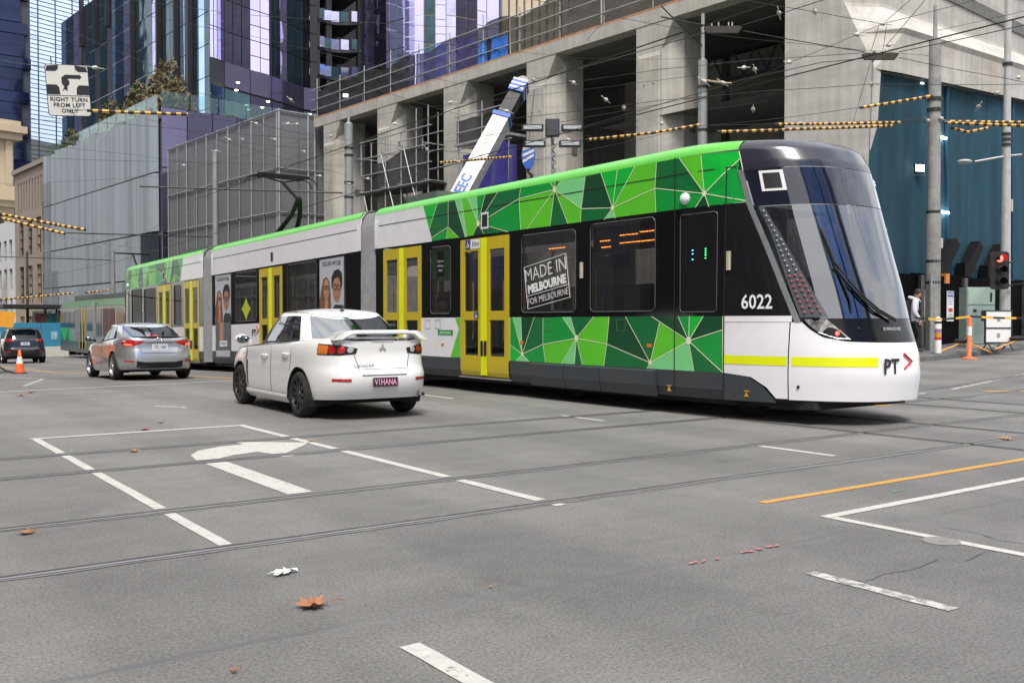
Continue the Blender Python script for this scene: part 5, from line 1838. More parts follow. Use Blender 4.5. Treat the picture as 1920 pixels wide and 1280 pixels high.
gridmesh('blue_sheet', lambda y, z: (.125 + .03 * math.sin(y * 7), y, .1 + z * (1.0 + .08 * math.sin(y * 4))), list(np.linspace(13.3, 15.3, 14)), [0, .5, 1], TARPB, gr)
# ---- scaffold bay between two piers
sf = thing('scaffold_tower', 'tube scaffold with dark netted deck standing between two concrete piers', 'scaffold', (24, 18.9, 0), R(5))
TIP = mat('scaffold_cyan', (.05, .35, .45), .5)
for x in (-.9, .3):
    for y in (17.5, 18.4, 19.6, 20.9, 22.1, 23.0):
        mb = MB()
        mb.tube([(x, y, 0), (x, y, 10.8 - .9 * ((y * 7) % 2 > 1) if y < 20 else 9.8 + .5 * ((y * 3) % 2 > 1))], .03, 6)
        mb.build('standard', GALV, sf)
    for z in (3.2, 5.0, 6.3, 7.5, 8.3, 9.1, 9.9):
        mb = MB()
        mb.tube([(x - .03, 17.2, z), (x - .03, 23.1, z)], .025, 6)
        mb.build('ledger', GALV, sf)
for y in (17.5, 19.6, 20.9, 23.0):
    for z in (5.0, 6.3, 7.5, 9.1):
        mb = MB()
        mb.tube([(-1.1, y + .04, z + .05), (.5, y + .04, z + .05)], .025, 6)
        mb.build('transom', GALV, sf)
for a, b in (((-.95, 17.7, 5.0), (-.95, 19.3, 9.1)), ((-.95, 19.5, 5.0), (-.95, 21.2, 9.1)), ((-.95, 21.3, 3.6), (-.95, 22.7, 7.4)), ((-.95, 19.4, 3.2), (-.95, 17.8, 5.0))):
    mb = MB()
    mb.tube([a, b], .025, 6)
    mb.build('brace', GALV, sf)
mb = MB()
mb.box(-1.0, .4, 17.3, 23.0, 7.4, 7.48)
mb.build('deck', DARK, sf)
gridmesh('net_sheet', lambda y, z: (-.86 + .05 * math.sin(y * 4) * math.sin(z * 3), y, 7.5 + z * (1.45 + .2 * math.sin(y * 1.4))), list(np.linspace(17.6, 22.8, 22)), list(np.linspace(0, 1, 5)), NETB, sf)
# second, lower scaffold between the next pair of piers, wrapped in navy sheet
sf2 = thing('sheeted_scaffold', 'scaffold wrapped in dark purple-blue sheet behind the crane boom', 'scaffold', (24, 18.9, 0), R(5))
for y in (12.3, 14.0, 15.6):
    mb = MB()
    mb.tube([(-.7, y, 0), (-.7, y, 10.4)], .03, 6)
    mb.build('standard', GALV, sf2)
for z in (8.6, 9.3, 10.0):
    mb = MB()
    mb.tube([(-.73, 12.1, z), (-.73, 15.8, z)], .025, 6)
    mb.build('ledger', GALV, sf2)
mb = MB()
mb.box(-.8, .4, 12.2, 15.8, 8.75, 8.85)
mb.build('deck', GALV, sf2)
gridmesh('sheet', lambda y, z: (-.76 + .06 * math.sin(y * 6 + z * 3), y, 1.0 + z * (7.6 + .3 * math.sin(y * 2))), list(np.linspace(11.7, 15.2, 20)), list(np.linspace(0, 1, 10)), TARPN, sf2)
gridmesh('net_sheet', lambda y, z: (-.62 + .04 * math.sin(y * 5), y, 8.85 + z * 1.0), list(np.linspace(12.3, 15.8, 14)), [0, .5, 1], NETB, sf2)
# ---- blue shade cloth under the raking fascia, gathered at its lap
sc_ = thing('shade_cloth', 'large blue-teal shade cloth hanging under the concrete fascia at the corner', 'cloth', (24, 18.9, 0), R(5))
for a, b in ((-.02, 4.55), (4.5, 9.5), (9.45, 15)):
    k = int((b - a) / .16)
    gridmesh('cloth_sheet', lambda x, z: (x, -2.74 + .05 * math.sin(x * 1.1 + 2 * z) * math.sin(z * 3) + .02 * math.sin(x * 4.7 + 5 * z) + .012 * math.sin(x * 11.3 - z * 9) - .1 * (1 - z) * 0, lerp(2.75, 9.0 + (x / 10.4) * .7, z)), list(np.linspace(a, b, k)), list(np.linspace(0, 1, 9)), NETC, sc_)
    mb = MB()
    mb.tube([(b - .05, -2.8, 9.0), (b - .12, -2.82, 7), (b - .02, -2.82, 5), (b + .1, -2.8, 2.8)], .06, 6)
    mb.build('gathered_seam', mat('cloth_fold', (.006, .06, .12), .7), sc_)
# strip lamps behind the cloth
for (x, y, z, w, lb_) in ((3.9, -2.65, 7.05, .75, 'upper wide lit strip lamp glowing through the blue shade cloth'), (4.2, -2.65, 4.75, .6, 'lower lit strip lamp glowing through the blue shade cloth'), (2.7, -2.65, 8.5, .15, 'short dim strip lamp high on the blue shade cloth')):
    t = thing('strip_lamp', lb_, 'lamp', sl(x, y - .25, z), R(5), 'strip lamps behind the shade cloth')
    mb = MB()
    mb.box(-w / 2, w / 2, 0, .05, -.03, .03)
    mb.build('tube', wl if w > .5 and z < 8 and x > 2 else mat('site_lamp_dim', (.6, .8, .9), .3, emit=1), t)
# ---- black hoarding with notices and raking props on top
ho = thing('site_hoarding', 'black plywood hoarding around the building corner behind the power pole', 'hoarding', (24, 18.9, 0), R(5))
HB = mat('hoarding_black', (.004, .004, .0045), .9, var=.3, scale=2, spec=.05)
for i in range(12):
    x = .2 + i * 1.22
    mb = MB()
    mb.box(x, x + 1.2, -3.25, -3.2, .2, 2.72 + .04 * (i % 2))
    mb.build('panel', HB, ho)
for i in range(10):
    mb = MB()
    mb.box(-1.2, -1.15, -3 + i * 2.5, -3 + i * 2.5 + 2.48, -.2, 2.6)
    mb.build('panel', HB, ho)
for x in (1.75, 4.6, 9.2):
    mb = MB()
    mb.box(x, x + .22, -3.36, -3.26, .2, 2.7)
    mb.build('steel_post', mat('post_dark_steel', (.10, .095, .09), .5, .6, var=.4), ho)
for x in (3.5, 5.2, 6.9):
    mb = MB()
    mb.add([(x, -3.1, 2.78), (x + .42, -3.1, 2.78), (x + 1.35, -3.1, 3.75), (x + 1.05, -3.1, 3.95), (x + .3, -3.1, 3.2), (x, -3.1, 3.2)] + [(x, -2.8, 2.78), (x + .42, -2.8, 2.78), (x + 1.35, -2.8, 3.75), (x + 1.05, -2.8, 3.95), (x + .3, -2.8, 3.2), (x, -2.8, 3.2)],
           [(0, 1, 2, 3, 4, 5), (11, 10, 9, 8, 7, 6)] + [(i, (i + 1) % 6, 6 + (i + 1) % 6, 6 + i) for i in range(6)])
    mb.build('raking_prop', mat('prop_black', (.006, .006, .007), .7, spec=.15), ho)
mb = MB()
mb.box(3.45, 3.7, -3.3, -3.15, 2.5, 2.8)
mb.build('orange_foot', mat('paint_orange', (.62, .20, .03), .6), ho)
mb = MB()
mb.box(5.1, 5.75, -3.29, -3.26, 2.15, 2.38)
mb.build('red_mark', mat('paint_red', (.55, .03, .025), .6), ho)
mb = MB()
mb.box(5.77, 6.15, -3.29, -3.26, 2.2, 2.36)
mb.build('orange_mark', mat('paint_orange', (.62, .20, .03), .6), ho)
for x in (2.3, 3.75):
    t = thing('site_notice', 'white NOTICE board on the hoarding %s' % ('just behind the walking man' if x < 3 else 'on the far side of the power pole'), 'sign', sl(x, -3.29, 1.35), R(5))
    mb = MB()
    mb.box(-.22, .22, -.02, 0, 0, .92)
    mb.build('board', SIGNW, t)
    mb = MB()
    mb.box(-.20, .20, -.024, -.02, .74, .90)
    mb.build('heading', BLUE, t)
    mb = MB()
    mb.box(-.14, .14, -.024, -.02, .28, .40)
    mb.build('red_label', MATS['paint_red'], t)
    text('lettering', 'NOTICE', .11, LETW, t, .0006, (0, -.0255, .82), (R(90), 0, 0), bold=.002)
    for k, s in enumerate(('ALL VISITORS', 'REPORT TO', 'SITE OFFICE')):
        text('lettering', s, .055, BLUE, t, .0006, (0, -.022, .68 - k * .08), (R(90), 0, 0))
    for k, s in enumerate(('AUTHORISED', 'PERSONS ONLY')):
        text('lettering', s, .05, LETB, t, .0006, (0, -.022, .20 - k * .07), (R(90), 0, 0))
# footpath of the corner
FP = mat('footpath_asphalt', (.13, .13, .128), .85, var=.2, scale=2, bump=.3, bscale=80)
KB = mat('kerb_bluestone', (.12, .12, .125), .8, var=.25, scale=4)
poly = [(20.4, 70), (20.4, 19), (20.6, 17.2), (21.2, 15.6), (22.4, 14.5), (24, 14.0), (27.5, 13.7), (45, 15.2), (60, 16.5)]
sp = []
for a, b in zip(poly[:-1], poly[1:]):
    k = max(1, int(math.hypot(a[0] - b[0], a[1] - b[1]) / 1.2))
    sp += [(lerp(a[0], b[0], i / k), lerp(a[1], b[1], i / k)) for i in range(k)]
sp.append(poly[-1])
v, f = [], []
for i, (x, y) in enumerate(sp):
    q = sp[min(i + 1, len(sp) - 1)]
    p_ = sp[max(i - 1, 0)]
    d = Vector((q[0] - p_[0], q[1] - p_[1])).normalized()
    nx, ny = -d.y, d.x
    z = gz(x, y)
    v += [(x, y, z - .05), (x, y, z + .12), (x + nx * .3, y + ny * .3, z + .135), (x + nx * 14, y + ny * 14, z + .135 + .048 * 3)]
    if i:
        b = 4 * i
        f += [(b - 4, b, b + 1, b - 3), (b - 3, b + 1, b + 2, b - 2), (b - 2, b + 2, b + 3, b - 1)]
fm = [0 if i % 3 < 2 else 1 for i in range(len(f))]
tag(mesh('footpath', v, f, [KB, FP], None, fm), 'grey footpath with bluestone kerb at the far corner', kind='structure')

# ---- buildings further down the street, on one building line
BL = lambda y, x=0: (19.5 + x * math.cos(R(5)) - y * math.sin(R(5)), 48.2 + x * math.sin(R(5)) + y * math.cos(R(5)), 0)
def bthing(name, label, y, x=0, cat='building'):
    p = BL(y, x)
    return thing(name, label, cat, (p[0], p[1], -2), R(5))
# screened scaffold building
ms = bthing('screened_building', 'building wrapped in grey mesh screens on a scaffold frame behind the tram', 0)
GALVD = mat('galvanised_dull', (.30, .31, .32), .5, .4, var=.2)
MSH = screen('mesh_screen', (.20, .205, .22), .70, var=.12, scale=.8, stretch=(1, 4, .2))
mb = MB()
mb.box(1.4, 14, .6, 15.2, 0, 13.6)
mb.build('building_core', mat('core_grey', (.11, .112, .118), .7, var=.3, scale=.3, stretch=(1, 2, .3)), ms)
zs_ = [0, 2.5, 4.7, 6.9, 9.1, 11.4, 14.4]
for j in range(10):
    for k in range(6):
        mb = MB()
        a, b = j * 1.5, j * 1.5 + 1.46
        mb.box(0, .02, a + .03, b, zs_[k] + .03, zs_[k + 1] - .03)
        mb.build('mesh_panel', MSH, ms)
for j in range(5):
    for k in range(6):
        mb = MB()
        mb.box(.1 + j * 1.1, 1.16 + j * 1.1, -.12, -.10, zs_[k] + .03, zs_[k + 1] - .03)
        mb.build('mesh_panel', MSH, ms)
for j in range(11):
    mb = MB()
    mb.tube([(-.05, j * 1.5, 0), (-.05, j * 1.5, 14.5)], .028 if j % 2 else .05, 6)
    mb.build('standard', GALVD, ms)
    mb = MB()
    mb.tube([(.35, j * 1.5 + .55, 0), (.35, j * 1.5 + .55, 14.3)], .03, 6)
    mb.build('standard', GALVD, ms)
for x in (.0, 1.7, 2.1, 4.3, 4.6):
    mb = MB()
    mb.tube([(x, -.16, 0), (x, -.16, 14.5)], .06, 6)
    mb.build('standard', GALV, ms)
for z in zs_[1:]:
    mb = MB()
    mb.tube([(-.08, -.1, z), (-.08, 15.1, z)], .035, 6)
    mb.build('ledger', GALVD, ms)
    mb = MB()
    mb.tube([(-.1, -.2, z), (5.6, -.2, z)], .035, 6)
    mb.build('ledger', GALVD, ms)
for j in range(9):
    mb = MB()
    mb.tube([(.6, j * 1.5 + .3, 2.5), (.6, j * 1.5 + 1.4, 6.5)], .05, 5)
    mb.build('brace', GALV, ms)
# podium clad in glass fins, with plum glass on its near end
pod = bthing('glass_fin_podium', 'long podium clad in pale blue-grey vertical glass fins below the terrace shrubs', 16.5)
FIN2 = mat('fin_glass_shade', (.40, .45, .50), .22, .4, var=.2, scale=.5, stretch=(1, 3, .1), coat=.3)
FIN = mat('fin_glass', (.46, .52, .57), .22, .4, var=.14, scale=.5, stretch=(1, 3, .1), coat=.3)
FIND = mirror('fin_glass_dark', (.10, .12, .15), .1, .3, .4, .6)
mb = MB()
mb.box(.2, 20, .1, 26.2, 0, 16.6)
mb.build('podium_core', mat('podium_core', (.16, .18, .20), .4, .3), pod)
random.seed(9)
def fins(y0, y1, z0, z1, m, w=.36, nm='glass_fins', jit=.3):
    mb = MB()
    y = y0
    while y < y1 - .01:
        h = z1 + (random.uniform(-jit, jit) if jit else 0)
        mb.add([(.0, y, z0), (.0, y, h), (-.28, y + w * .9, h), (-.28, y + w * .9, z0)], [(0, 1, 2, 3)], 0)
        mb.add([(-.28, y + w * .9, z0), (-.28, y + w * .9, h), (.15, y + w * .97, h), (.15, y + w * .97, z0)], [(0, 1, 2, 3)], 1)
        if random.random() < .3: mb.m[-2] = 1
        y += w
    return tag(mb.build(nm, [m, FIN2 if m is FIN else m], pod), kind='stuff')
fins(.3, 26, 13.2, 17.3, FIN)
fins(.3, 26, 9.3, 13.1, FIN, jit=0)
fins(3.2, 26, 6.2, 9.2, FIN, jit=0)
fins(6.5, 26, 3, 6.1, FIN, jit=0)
fins(.3, 3.1, 6.2, 9.2, FIND, 1.4, jit=0)
fins(.3, 6.4, 3, 6.1, FIND, 1.6, jit=0)
fins(.3, 26, 0, 2.9, FIND, 2.2, jit=0)
PLUM = [mirror('plum_glass_%d' % i, c, .08, .3, .3, .55) for i, c in enumerate(((.13, .12, .20), (.065, .06, .105), (.04, .037, .07), (.028, .027, .05)))]
for j in range(11):
    for k, (a, b) in enumerate(((0, 4.4), (4.5, 9.1), (9.2, 13.4), (13.5, 17.4))):
        mb = MB()
        mb.box(.1 + j * 1.75, 1.78 + j * 1.75, -.04, 0.06, a, b)
        o = mb.build('glass_panel', PLUM[min(3, (0 if j == 0 else (1 if j < 3 else 2)) + (k < 2))], pod)
for j in range(13):
    mb = MB()
    mb.box(-.05, 0, .4 + j * 2, 2.3 + j * 2, 17.0, 18.3)
    mb.build('balustrade_pane', glass('balustrade_glass', (.78, .9, .87), .06), pod)
for j in range(9):
    mb = MB()
    mb.box(.1 + j * 2, 1.95 + j * 2, .0, .05, 17.45, 18.5)
    mb.build('balustrade_pane', glass('balustrade_glass', (.78, .9, .87), .06), pod)
mb = MB()
mb.box(.1, 20, .1, 26.2, 16.7, 17.0)
mb.build('terrace_floor', mat('terrace', (.2, .2, .2), .8), pod)
# terrace shrubs: many small leaves round thin stems
LEAFM = [mat('shrub_leaf', (.075, .085, .03), .7, var=.4), mat('shrub_leaf_dry', (.16, .115, .05), .7, var=.4)]
def shrub(loc, w, d, h, dry, label, n=900, seed=0):
    rnd = random.Random(seed)
    t = thing('terrace_shrub', label, 'shrub', loc, R(5), 'shrubs on the podium terrace')
    mb = MB()
    for i in range(n):
        x, y = rnd.uniform(-1, 1), rnd.uniform(-1, 1)
        top = (1 - .5 * (x * x + y * y)) * (0.75 + .4 * math.sin(5 * x + 3 * y + seed))
        z = h * max(.25, top) * rnd.random() ** .5
        c = Vector((x * d, y * w, z))
        a, b = Vector((rnd.gauss(0, 1), rnd.gauss(0, 1), rnd.gauss(.8, .8))).normalized() * rnd.uniform(.16, .4), Vector((rnd.gauss(0, 1), rnd.gauss(0, 1), rnd.gauss(0, 1))).normalized() * rnd.uniform(.06, .13)
        mb.add([c - a, c + b, c + a, c - b], [(0, 1, 2, 3)], 1 if rnd.random() < dry else 0)
    mb.build('foliage', LEAFM, t)
    mb = MB()
    for i in range(7):
        x, y = rnd.uniform(-.7, .7) * d, rnd.uniform(-.8, .8) * w
        mb.tube([(x, y, 0), (x * 1.1, y * 1.1, h * .6)], [.04, .015], 4)
    mb.build('stems', mat('stem_brown', (.08, .055, .035), .8), t)
def podp(y, x, z): 
    p = BL(16.5 + y, x)
    return (p[0], p[1], z)
shrub(podp(3.2, 1.6, 14.7), 2.7, 1.2, 4.4, .75, 'tall rust-tinged shrub mass at the near end of the podium terrace', 3600, 1)
shrub(podp(7.6, 1.4, 14.7), 2.4, 1.1, 3.6, .4, 'olive shrubs on the terrace left of the rusty mass', 3000, 2)
shrub(podp(13, 1.2, 14.6), 1.6, .9, 3.6, .35, 'narrow olive shrub on the terrace in front of the bright tower edge', 1800, 3)
shrub(podp(22.5, 1.2, 14.6), 2.4, .9, 2.7, .15, 'dark green shrubs at the far end of the podium terrace', 2200, 4)
shrub(podp(-.0 + .9, 6.5, 14.9), .5, 2.4, .8, .8, 'low dry grasses behind the end balustrade of the terrace', 500, 5)
# brown stone building
def windows(par, y0, dy, n, w, z0, z1, frame, pane, x=-.02, slats=True):
    for i in range(n):
        mb = MB()
        a = y0 + i * dy
        for p in ((a, a + .08, z0, z1), (a + w - .08, a + w, z0, z1), (a + .08, a + w - .08, z0, z0 + .08), (a + .08, a + w - .08, z1 - .08, z1), (a + w / 2 - .04, a + w / 2 + .04, z0 + .08, z1 - .08)):
            mb.box(x - .06, x + .1, *p)
        wo = mb.build('window', frame, par)
        mb = MB()
        mb.box(x + .12, x + .14, a, a + w, z0, z1)
        mb.build('pane', pane, wo)
def wall_grid(par, ys_, zs__, holes, m, t=.35, nm='wall'):
    """street wall (x=0 plane) built of rectangles between sorted cuts, leaving the holes open"""
    mb = MB()
    for a, b in zip(ys_[:-1], ys_[1:]):
        for c, d in zip(zs__[:-1], zs__[1:]):
            if not any(h[0] <= (a + b) / 2 <= h[1] and h[2] <= (c + d) / 2 <= h[3] for h in holes):
                mb.box(0, t, a, b, c, d)
    return mb.build(nm, m, par)
DARKP = mirror('dark_pane', (.10, .11, .12), .06, .2, .5, .5)
WARMP = mat('blind_pane', (.45, .38, .27), .4, var=.5, scale=2, stretch=(1, 3, .4))
BRN = mat('brown_stone', (.26, .215, .175), .8, var=.08, scale=1.2, bump=.15)
br = bthing('brown_stone_building', 'brown stone office block with tall narrow windows beyond the glass fin podium', 43.2)
holes = []
for i in range(3):
    for z0, z1 in ((3.8, 7.2), (8.2, 11.4), (-.5, 2.6)):
        holes.append((1.4 + i * 2.9, 2.9 + i * 2.9, z0 + 1.2, z1 + 1.2))
for i in range(9):
    holes.append((1.0 + i * .95, 1.42 + i * .95, 13.4, 16.2))
ys_ = sorted(set([0, 10.2] + [h[k] for h in holes for k in (0, 1)]))
zz_ = sorted(set([0, 17.4] + [h[k] for h in holes for k in (2, 3)]))
wall_grid(br, ys_, zz_, holes, BRN)
for h in holes:
    mb = MB()
    mb.box(.22, .25, h[0], h[1], h[2], h[3])
    wo = mb.build('window', WARMP if h[1] - h[0] > .5 and (h[0] * 7 + h[2]) % 2 < 1.2 else DARKP, br)
    if h[1] - h[0] > .5:
        mb = MB()
        for z in np.linspace(h[2], h[3], 5)[1:-1]:
            mb.box(.12, .22, h[0], h[1], z - .04, z + .04)
        mb.box(.12, .22, (h[0] + h[1]) / 2 - .05, (h[0] + h[1]) / 2 + .05, h[2], h[3])
        mb.build('glazing_bars', CPLAST, wo)
mb = MB()
mb.box(.35, 14, 0, 10.2, 0, 17.3)
mb.build('building_core', BRN, br)
mb = MB()
mb.box(-.25, .0, -.1, 10.3, 17.1, 17.5)
mb.build('cornice', BRN, br)
dk = bthing('dark_slate_building', 'narrow dark slate building strip between the brown block and the glass fins', 41.9, -.25)
SL = mirror('slate_glass', (.05, .055, .065), .15, .4, .6, .5)
for k in range(8):
    mb = MB()
    mb.box(0, .3, -3.2 if k < 4 else -1.2, 1.25, k * 1.9, k * 1.9 + 1.84)
    mb.build('slate_panel', SL, dk)
mb = MB()
mb.box(-.9, .0, -6.5, 1.2, 0, 4.2)
mb.build('lower_block', SL, dk)
# white building with grey windows, cream heritage front, awning
wb_ = bthing('white_rendered_building', 'low white rendered building at the far end of the street', 53.6)
holes = [(1.0 + i * 2.1, 2.1 + i * 2.1, z, z + 2.0) for i in range(5) for z in (3.6, 6.4, 9.2)]
ys_ = sorted(set([0, 14] + [h[k] for h in holes for k in (0, 1)]))
zz_ = sorted(set([0, 13.0] + [h[k] for h in holes for k in (2, 3)]))
WR = mat('white_render', (.52, .52, .52), .8, var=.08)
wall_grid(wb_, ys_, zz_, holes, WR)
for h in holes:
    mb = MB()
    mb.box(.2, .23, *h)
    mb.build('window', DARKP, wb_)
mb = MB()
mb.box(.35, 10, 0, 14, 0, 12.9)
mb.build('building_core', WR, wb_)
mb = MB()
mb.box(-2.2, 0, -8, 13, 2.5, 3.1)
mb.build('awning', mat('awning_cream', (.42, .38, .30), .7), wb_)
mb = MB()
mb.box(-.9, -.7, 3.2, 4.0, 3.6, 8.8)
mb.build('banner_sign', CPLAST, wb_)
CRM = mat('cream_stone', (.50, .42, .30), .8, var=.08, scale=1.5)
he = thing('cream_heritage_building', 'cream stone heritage building with pilasters and cornices at the left edge', 'building', (17.2, 118.0, -2), R(12))
he.scale = (1, 1, .745)
for k, (a, b, o) in enumerate(((0, 14.5, 0), (14.5, 15.2, .35), (15.2, 21.3, 0), (21.3, 22.2, .6), (22.2, 23.2, .95), (23.2, 24.4, .5), (24.4, 31.2, 0), (31.2, 32.2, .7), (32.2, 33.2, 1.1), (33.2, 34.0, .6))):
    mb = MB()
    mb.box(-14, o, -o, 12, a, b)
    mb.build('stone_course', CRM, he)
for i in range(6):
    for z0, z1 in ((4.4, 7.2), (9, 12), (16.0, 20.0)):
        mb = MB()
        x = -2.6 - i * 2.3
        mb.box(x, x + 1.5, -.12, -.01, z0, z1)
        o = mb.build('window', DARKP, he)
        mb = MB()
        mb.box(x + .7, x + .8, -.16, -.12, z0, z1).box(x, x + 1.5, -.16, -.12, (z0 + z1) / 2 - .06, (z0 + z1) / 2 + .06)
        mb.build('glazing_bars', WR, o)
    mb = MB()
    mb.box(-.9 - i * 2.3, -.2 - i * 2.3, -.3, -.005, 24.5, 31.2)
    mb.build('pilaster', CRM, he)
# ---- the blue glass tower far behind, its lower floors in view
def facade(par, A, B, z0, z1, cols, rows, pick, gap=.09, nm='glass_panel', depth=.12):
    """individual glass panels on the vertical plane from A to B (plan points); cols/rows are edge positions"""
    A, B = Vector((*A, 0)), Vector((*B, 0))
    d = (B - A).normalized()
    n = Vector((d.y, -d.x, 0))
    out = []
    cache = {}
    ang = math.atan2(d.y, d.x)
    for i in range(len(cols) - 1):
        for j in range(len(rows) - 1):
            m = pick(i, j)
            if m is None: continue
            w, h = cols[i + 1] - cols[i] - gap, rows[j + 1] - rows[j] - gap
            key = (round(w, 3), round(h, 3), m.name)
            if key not in cache:
                mb = MB()
                mb.box(0, w, 0, depth, 0, h)
                o = mb.build(nm, m, par)
                cache[key] = o.data
            else:
                o = link(bpy.data.objects.new(nm, cache[key]), par)
            p = A + d * (cols[i] + gap / 2)
            o.location = Vector((p.x, p.y, rows[j] + gap / 2)) - par.location
            o.rotation_euler = (0, 0, ang)
            out.append(o)
    return out
bt = thing('blue_glass_tower', 'blue mirror-glass tower with fine horizontal lines far behind the hook-turn sign', 'tower', (34, 172, -2))
SKYB = mirror('sky_blue_glass', (.34, .54, .86), .03, .10, .12, .9, var=.12, scale=.06)
SKYL = mirror('pale_blue_glass', (.56, .68, .84), .03, .10, .12, .9, var=.1, scale=.06)
NAVY_REFL = mirror('navy_reflection', (.014, .022, .065), .08, .4, .25, .6, var=.4, scale=.3)  # dark tint of the reflection built as a block beside the blue tower
DKB = mat('tower_rib_dark', (.03, .04, .06), .5)
def tface(a, b, nm, m, z1, par, off=0.):
    return mesh(nm, [(a[0], a[1], 0), (b[0], b[1], 0), (b[0], b[1], z1), (a[0], a[1], z1)], [(0, 1, 2, 3)], m, par)
tA, tB, tC = (-23.0, -4.5), (-10.4, 0.0), (3.5, 4.2)
tface(tA, tB, 'glass_wall', SKYB, 130, bt)
tface(tB, tC, 'glass_wall', SKYL, 130, bt)
tface(tC, (8, 30), 'glass_wall', SKYL, 130, bt)
for (a, b, off) in ((tA, tB, .08), (tB, tC, .08)):
    mb = MB()
    for z in np.arange(22, 75, .72):
        for q in (0,):
            mb.add([(a[0], a[1] - off, z), (b[0], b[1] - off, z), (b[0], b[1] - off, z + .10), (a[0], a[1] - off, z + .10)], [(0, 1, 2, 3)])
    tag(mb.build('floor_ribs', DKB, bt), kind='stuff')
    for k in range(6):
        t = k / 5
        mb = MB()
        x, y = lerp(a[0], b[0], t), lerp(a[1], b[1], t)
        mb.box(x - .05, x + .05, y - .14, y, 20, 130)
        mb.build('mullion', mat('mullion_blue', (.12, .18, .28), .4, .5), bt)
mb = MB()
mb.box(tB[0] - .75, tB[0] - .1, tB[1] - .6, tB[1], 0, 130)
mb.build('corner_slot', DKB, bt)
mb = MB()
mb.box(tB[0] - .05, tB[0] + .75, tB[1] - .5, tB[1], 0, 130)
mb.build('corner_fin', WR, bt)
nt = thing('navy_reflection_block', 'dark navy glass tower with a stepped balcony edge at the left edge', 'tower', (33.2, 150, -2))  # a dark reflection in the blue tower's glass, built as a stepped block
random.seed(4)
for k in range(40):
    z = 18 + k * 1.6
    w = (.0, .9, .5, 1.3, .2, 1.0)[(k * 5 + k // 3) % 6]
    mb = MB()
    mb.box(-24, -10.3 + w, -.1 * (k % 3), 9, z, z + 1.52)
    mb.build('reflection_step', NAVY_REFL, nt)
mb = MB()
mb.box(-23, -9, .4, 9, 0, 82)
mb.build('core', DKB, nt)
# ---- the plum and lavender tower on the podium
tw = thing('lavender_glass_tower', 'tall curved tower of lavender and dark teal mirror glass above the podium', 'tower', (32, 94, 12))
LAV = mirror('lavender_glass', (.60, .55, .84), .03, .10, .12, .9, var=.08, scale=.1)
LAVW = mirror('lavender_wavy_glass', (.50, .49, .66), .03, .6, .28, .9, var=.4, scale=.35)
TEAL = mirror('teal_dark_glass', (.045, .085, .10), .05, .45, .3, .75, var=.5, scale=.4)
DPL = mirror('dark_plum_glass', (.038, .034, .06), .05, .45, .3, .75, var=.45, scale=.4)
BLK = mat('tower_black', (.010, .010, .013), .4)
PBL = mirror('bright_blue_glass', (.45, .62, .85), .03, .3, .2, .9, var=.2)
ROOM = mat('room_dark', (.03, .028, .04), .7)
# near-facing sweep: plan points (x, y) with glass per bay
def wpt(u, d):      # plan point by bearing angle (deg from +Y towards +X) and distance
    return (d * math.sin(R(u)), d * math.cos(R(u)))
brg = lambda px: 35.75 + math.degrees(math.atan((px - 960) / 1792))
bays = [(397, 94.2, None), (404, 94.6, LAV), (411, 95.0, LAVW), (418, 95.6, LAV), (424, 96.2, LAVW), (440, 97.2, DPL), (456, 98.2, DPL), (472, 99.2, DPL), (491, 100.2, LAV), (508, 101.2, LAV), (513, 101.6, BLK), (528, 103, TEAL), (541, 104, LAVW), (556, 105.2, TEAL), (571, 106.5, TEAL), (583, 107.5, DPL),
    (598, 108, BLK), (680, 109.5, 'BALC'), (702, 109, DPL), (725, 107.5, DPL), (745, 106.4, LAV), (761, 105.6, LAV), (779, 105, 'HALF'), (796, 104.6, LAV), (817, 104.4, TEAL), (837, 104.6, 'HALF'), (856, 105, LAVW), (876, 105.6, DPL), (895, 106.3, DPL), (913, 107, 'HALF'), (936, 108, LAV), (940, 108.5, TEAL)]
STY = 3.14
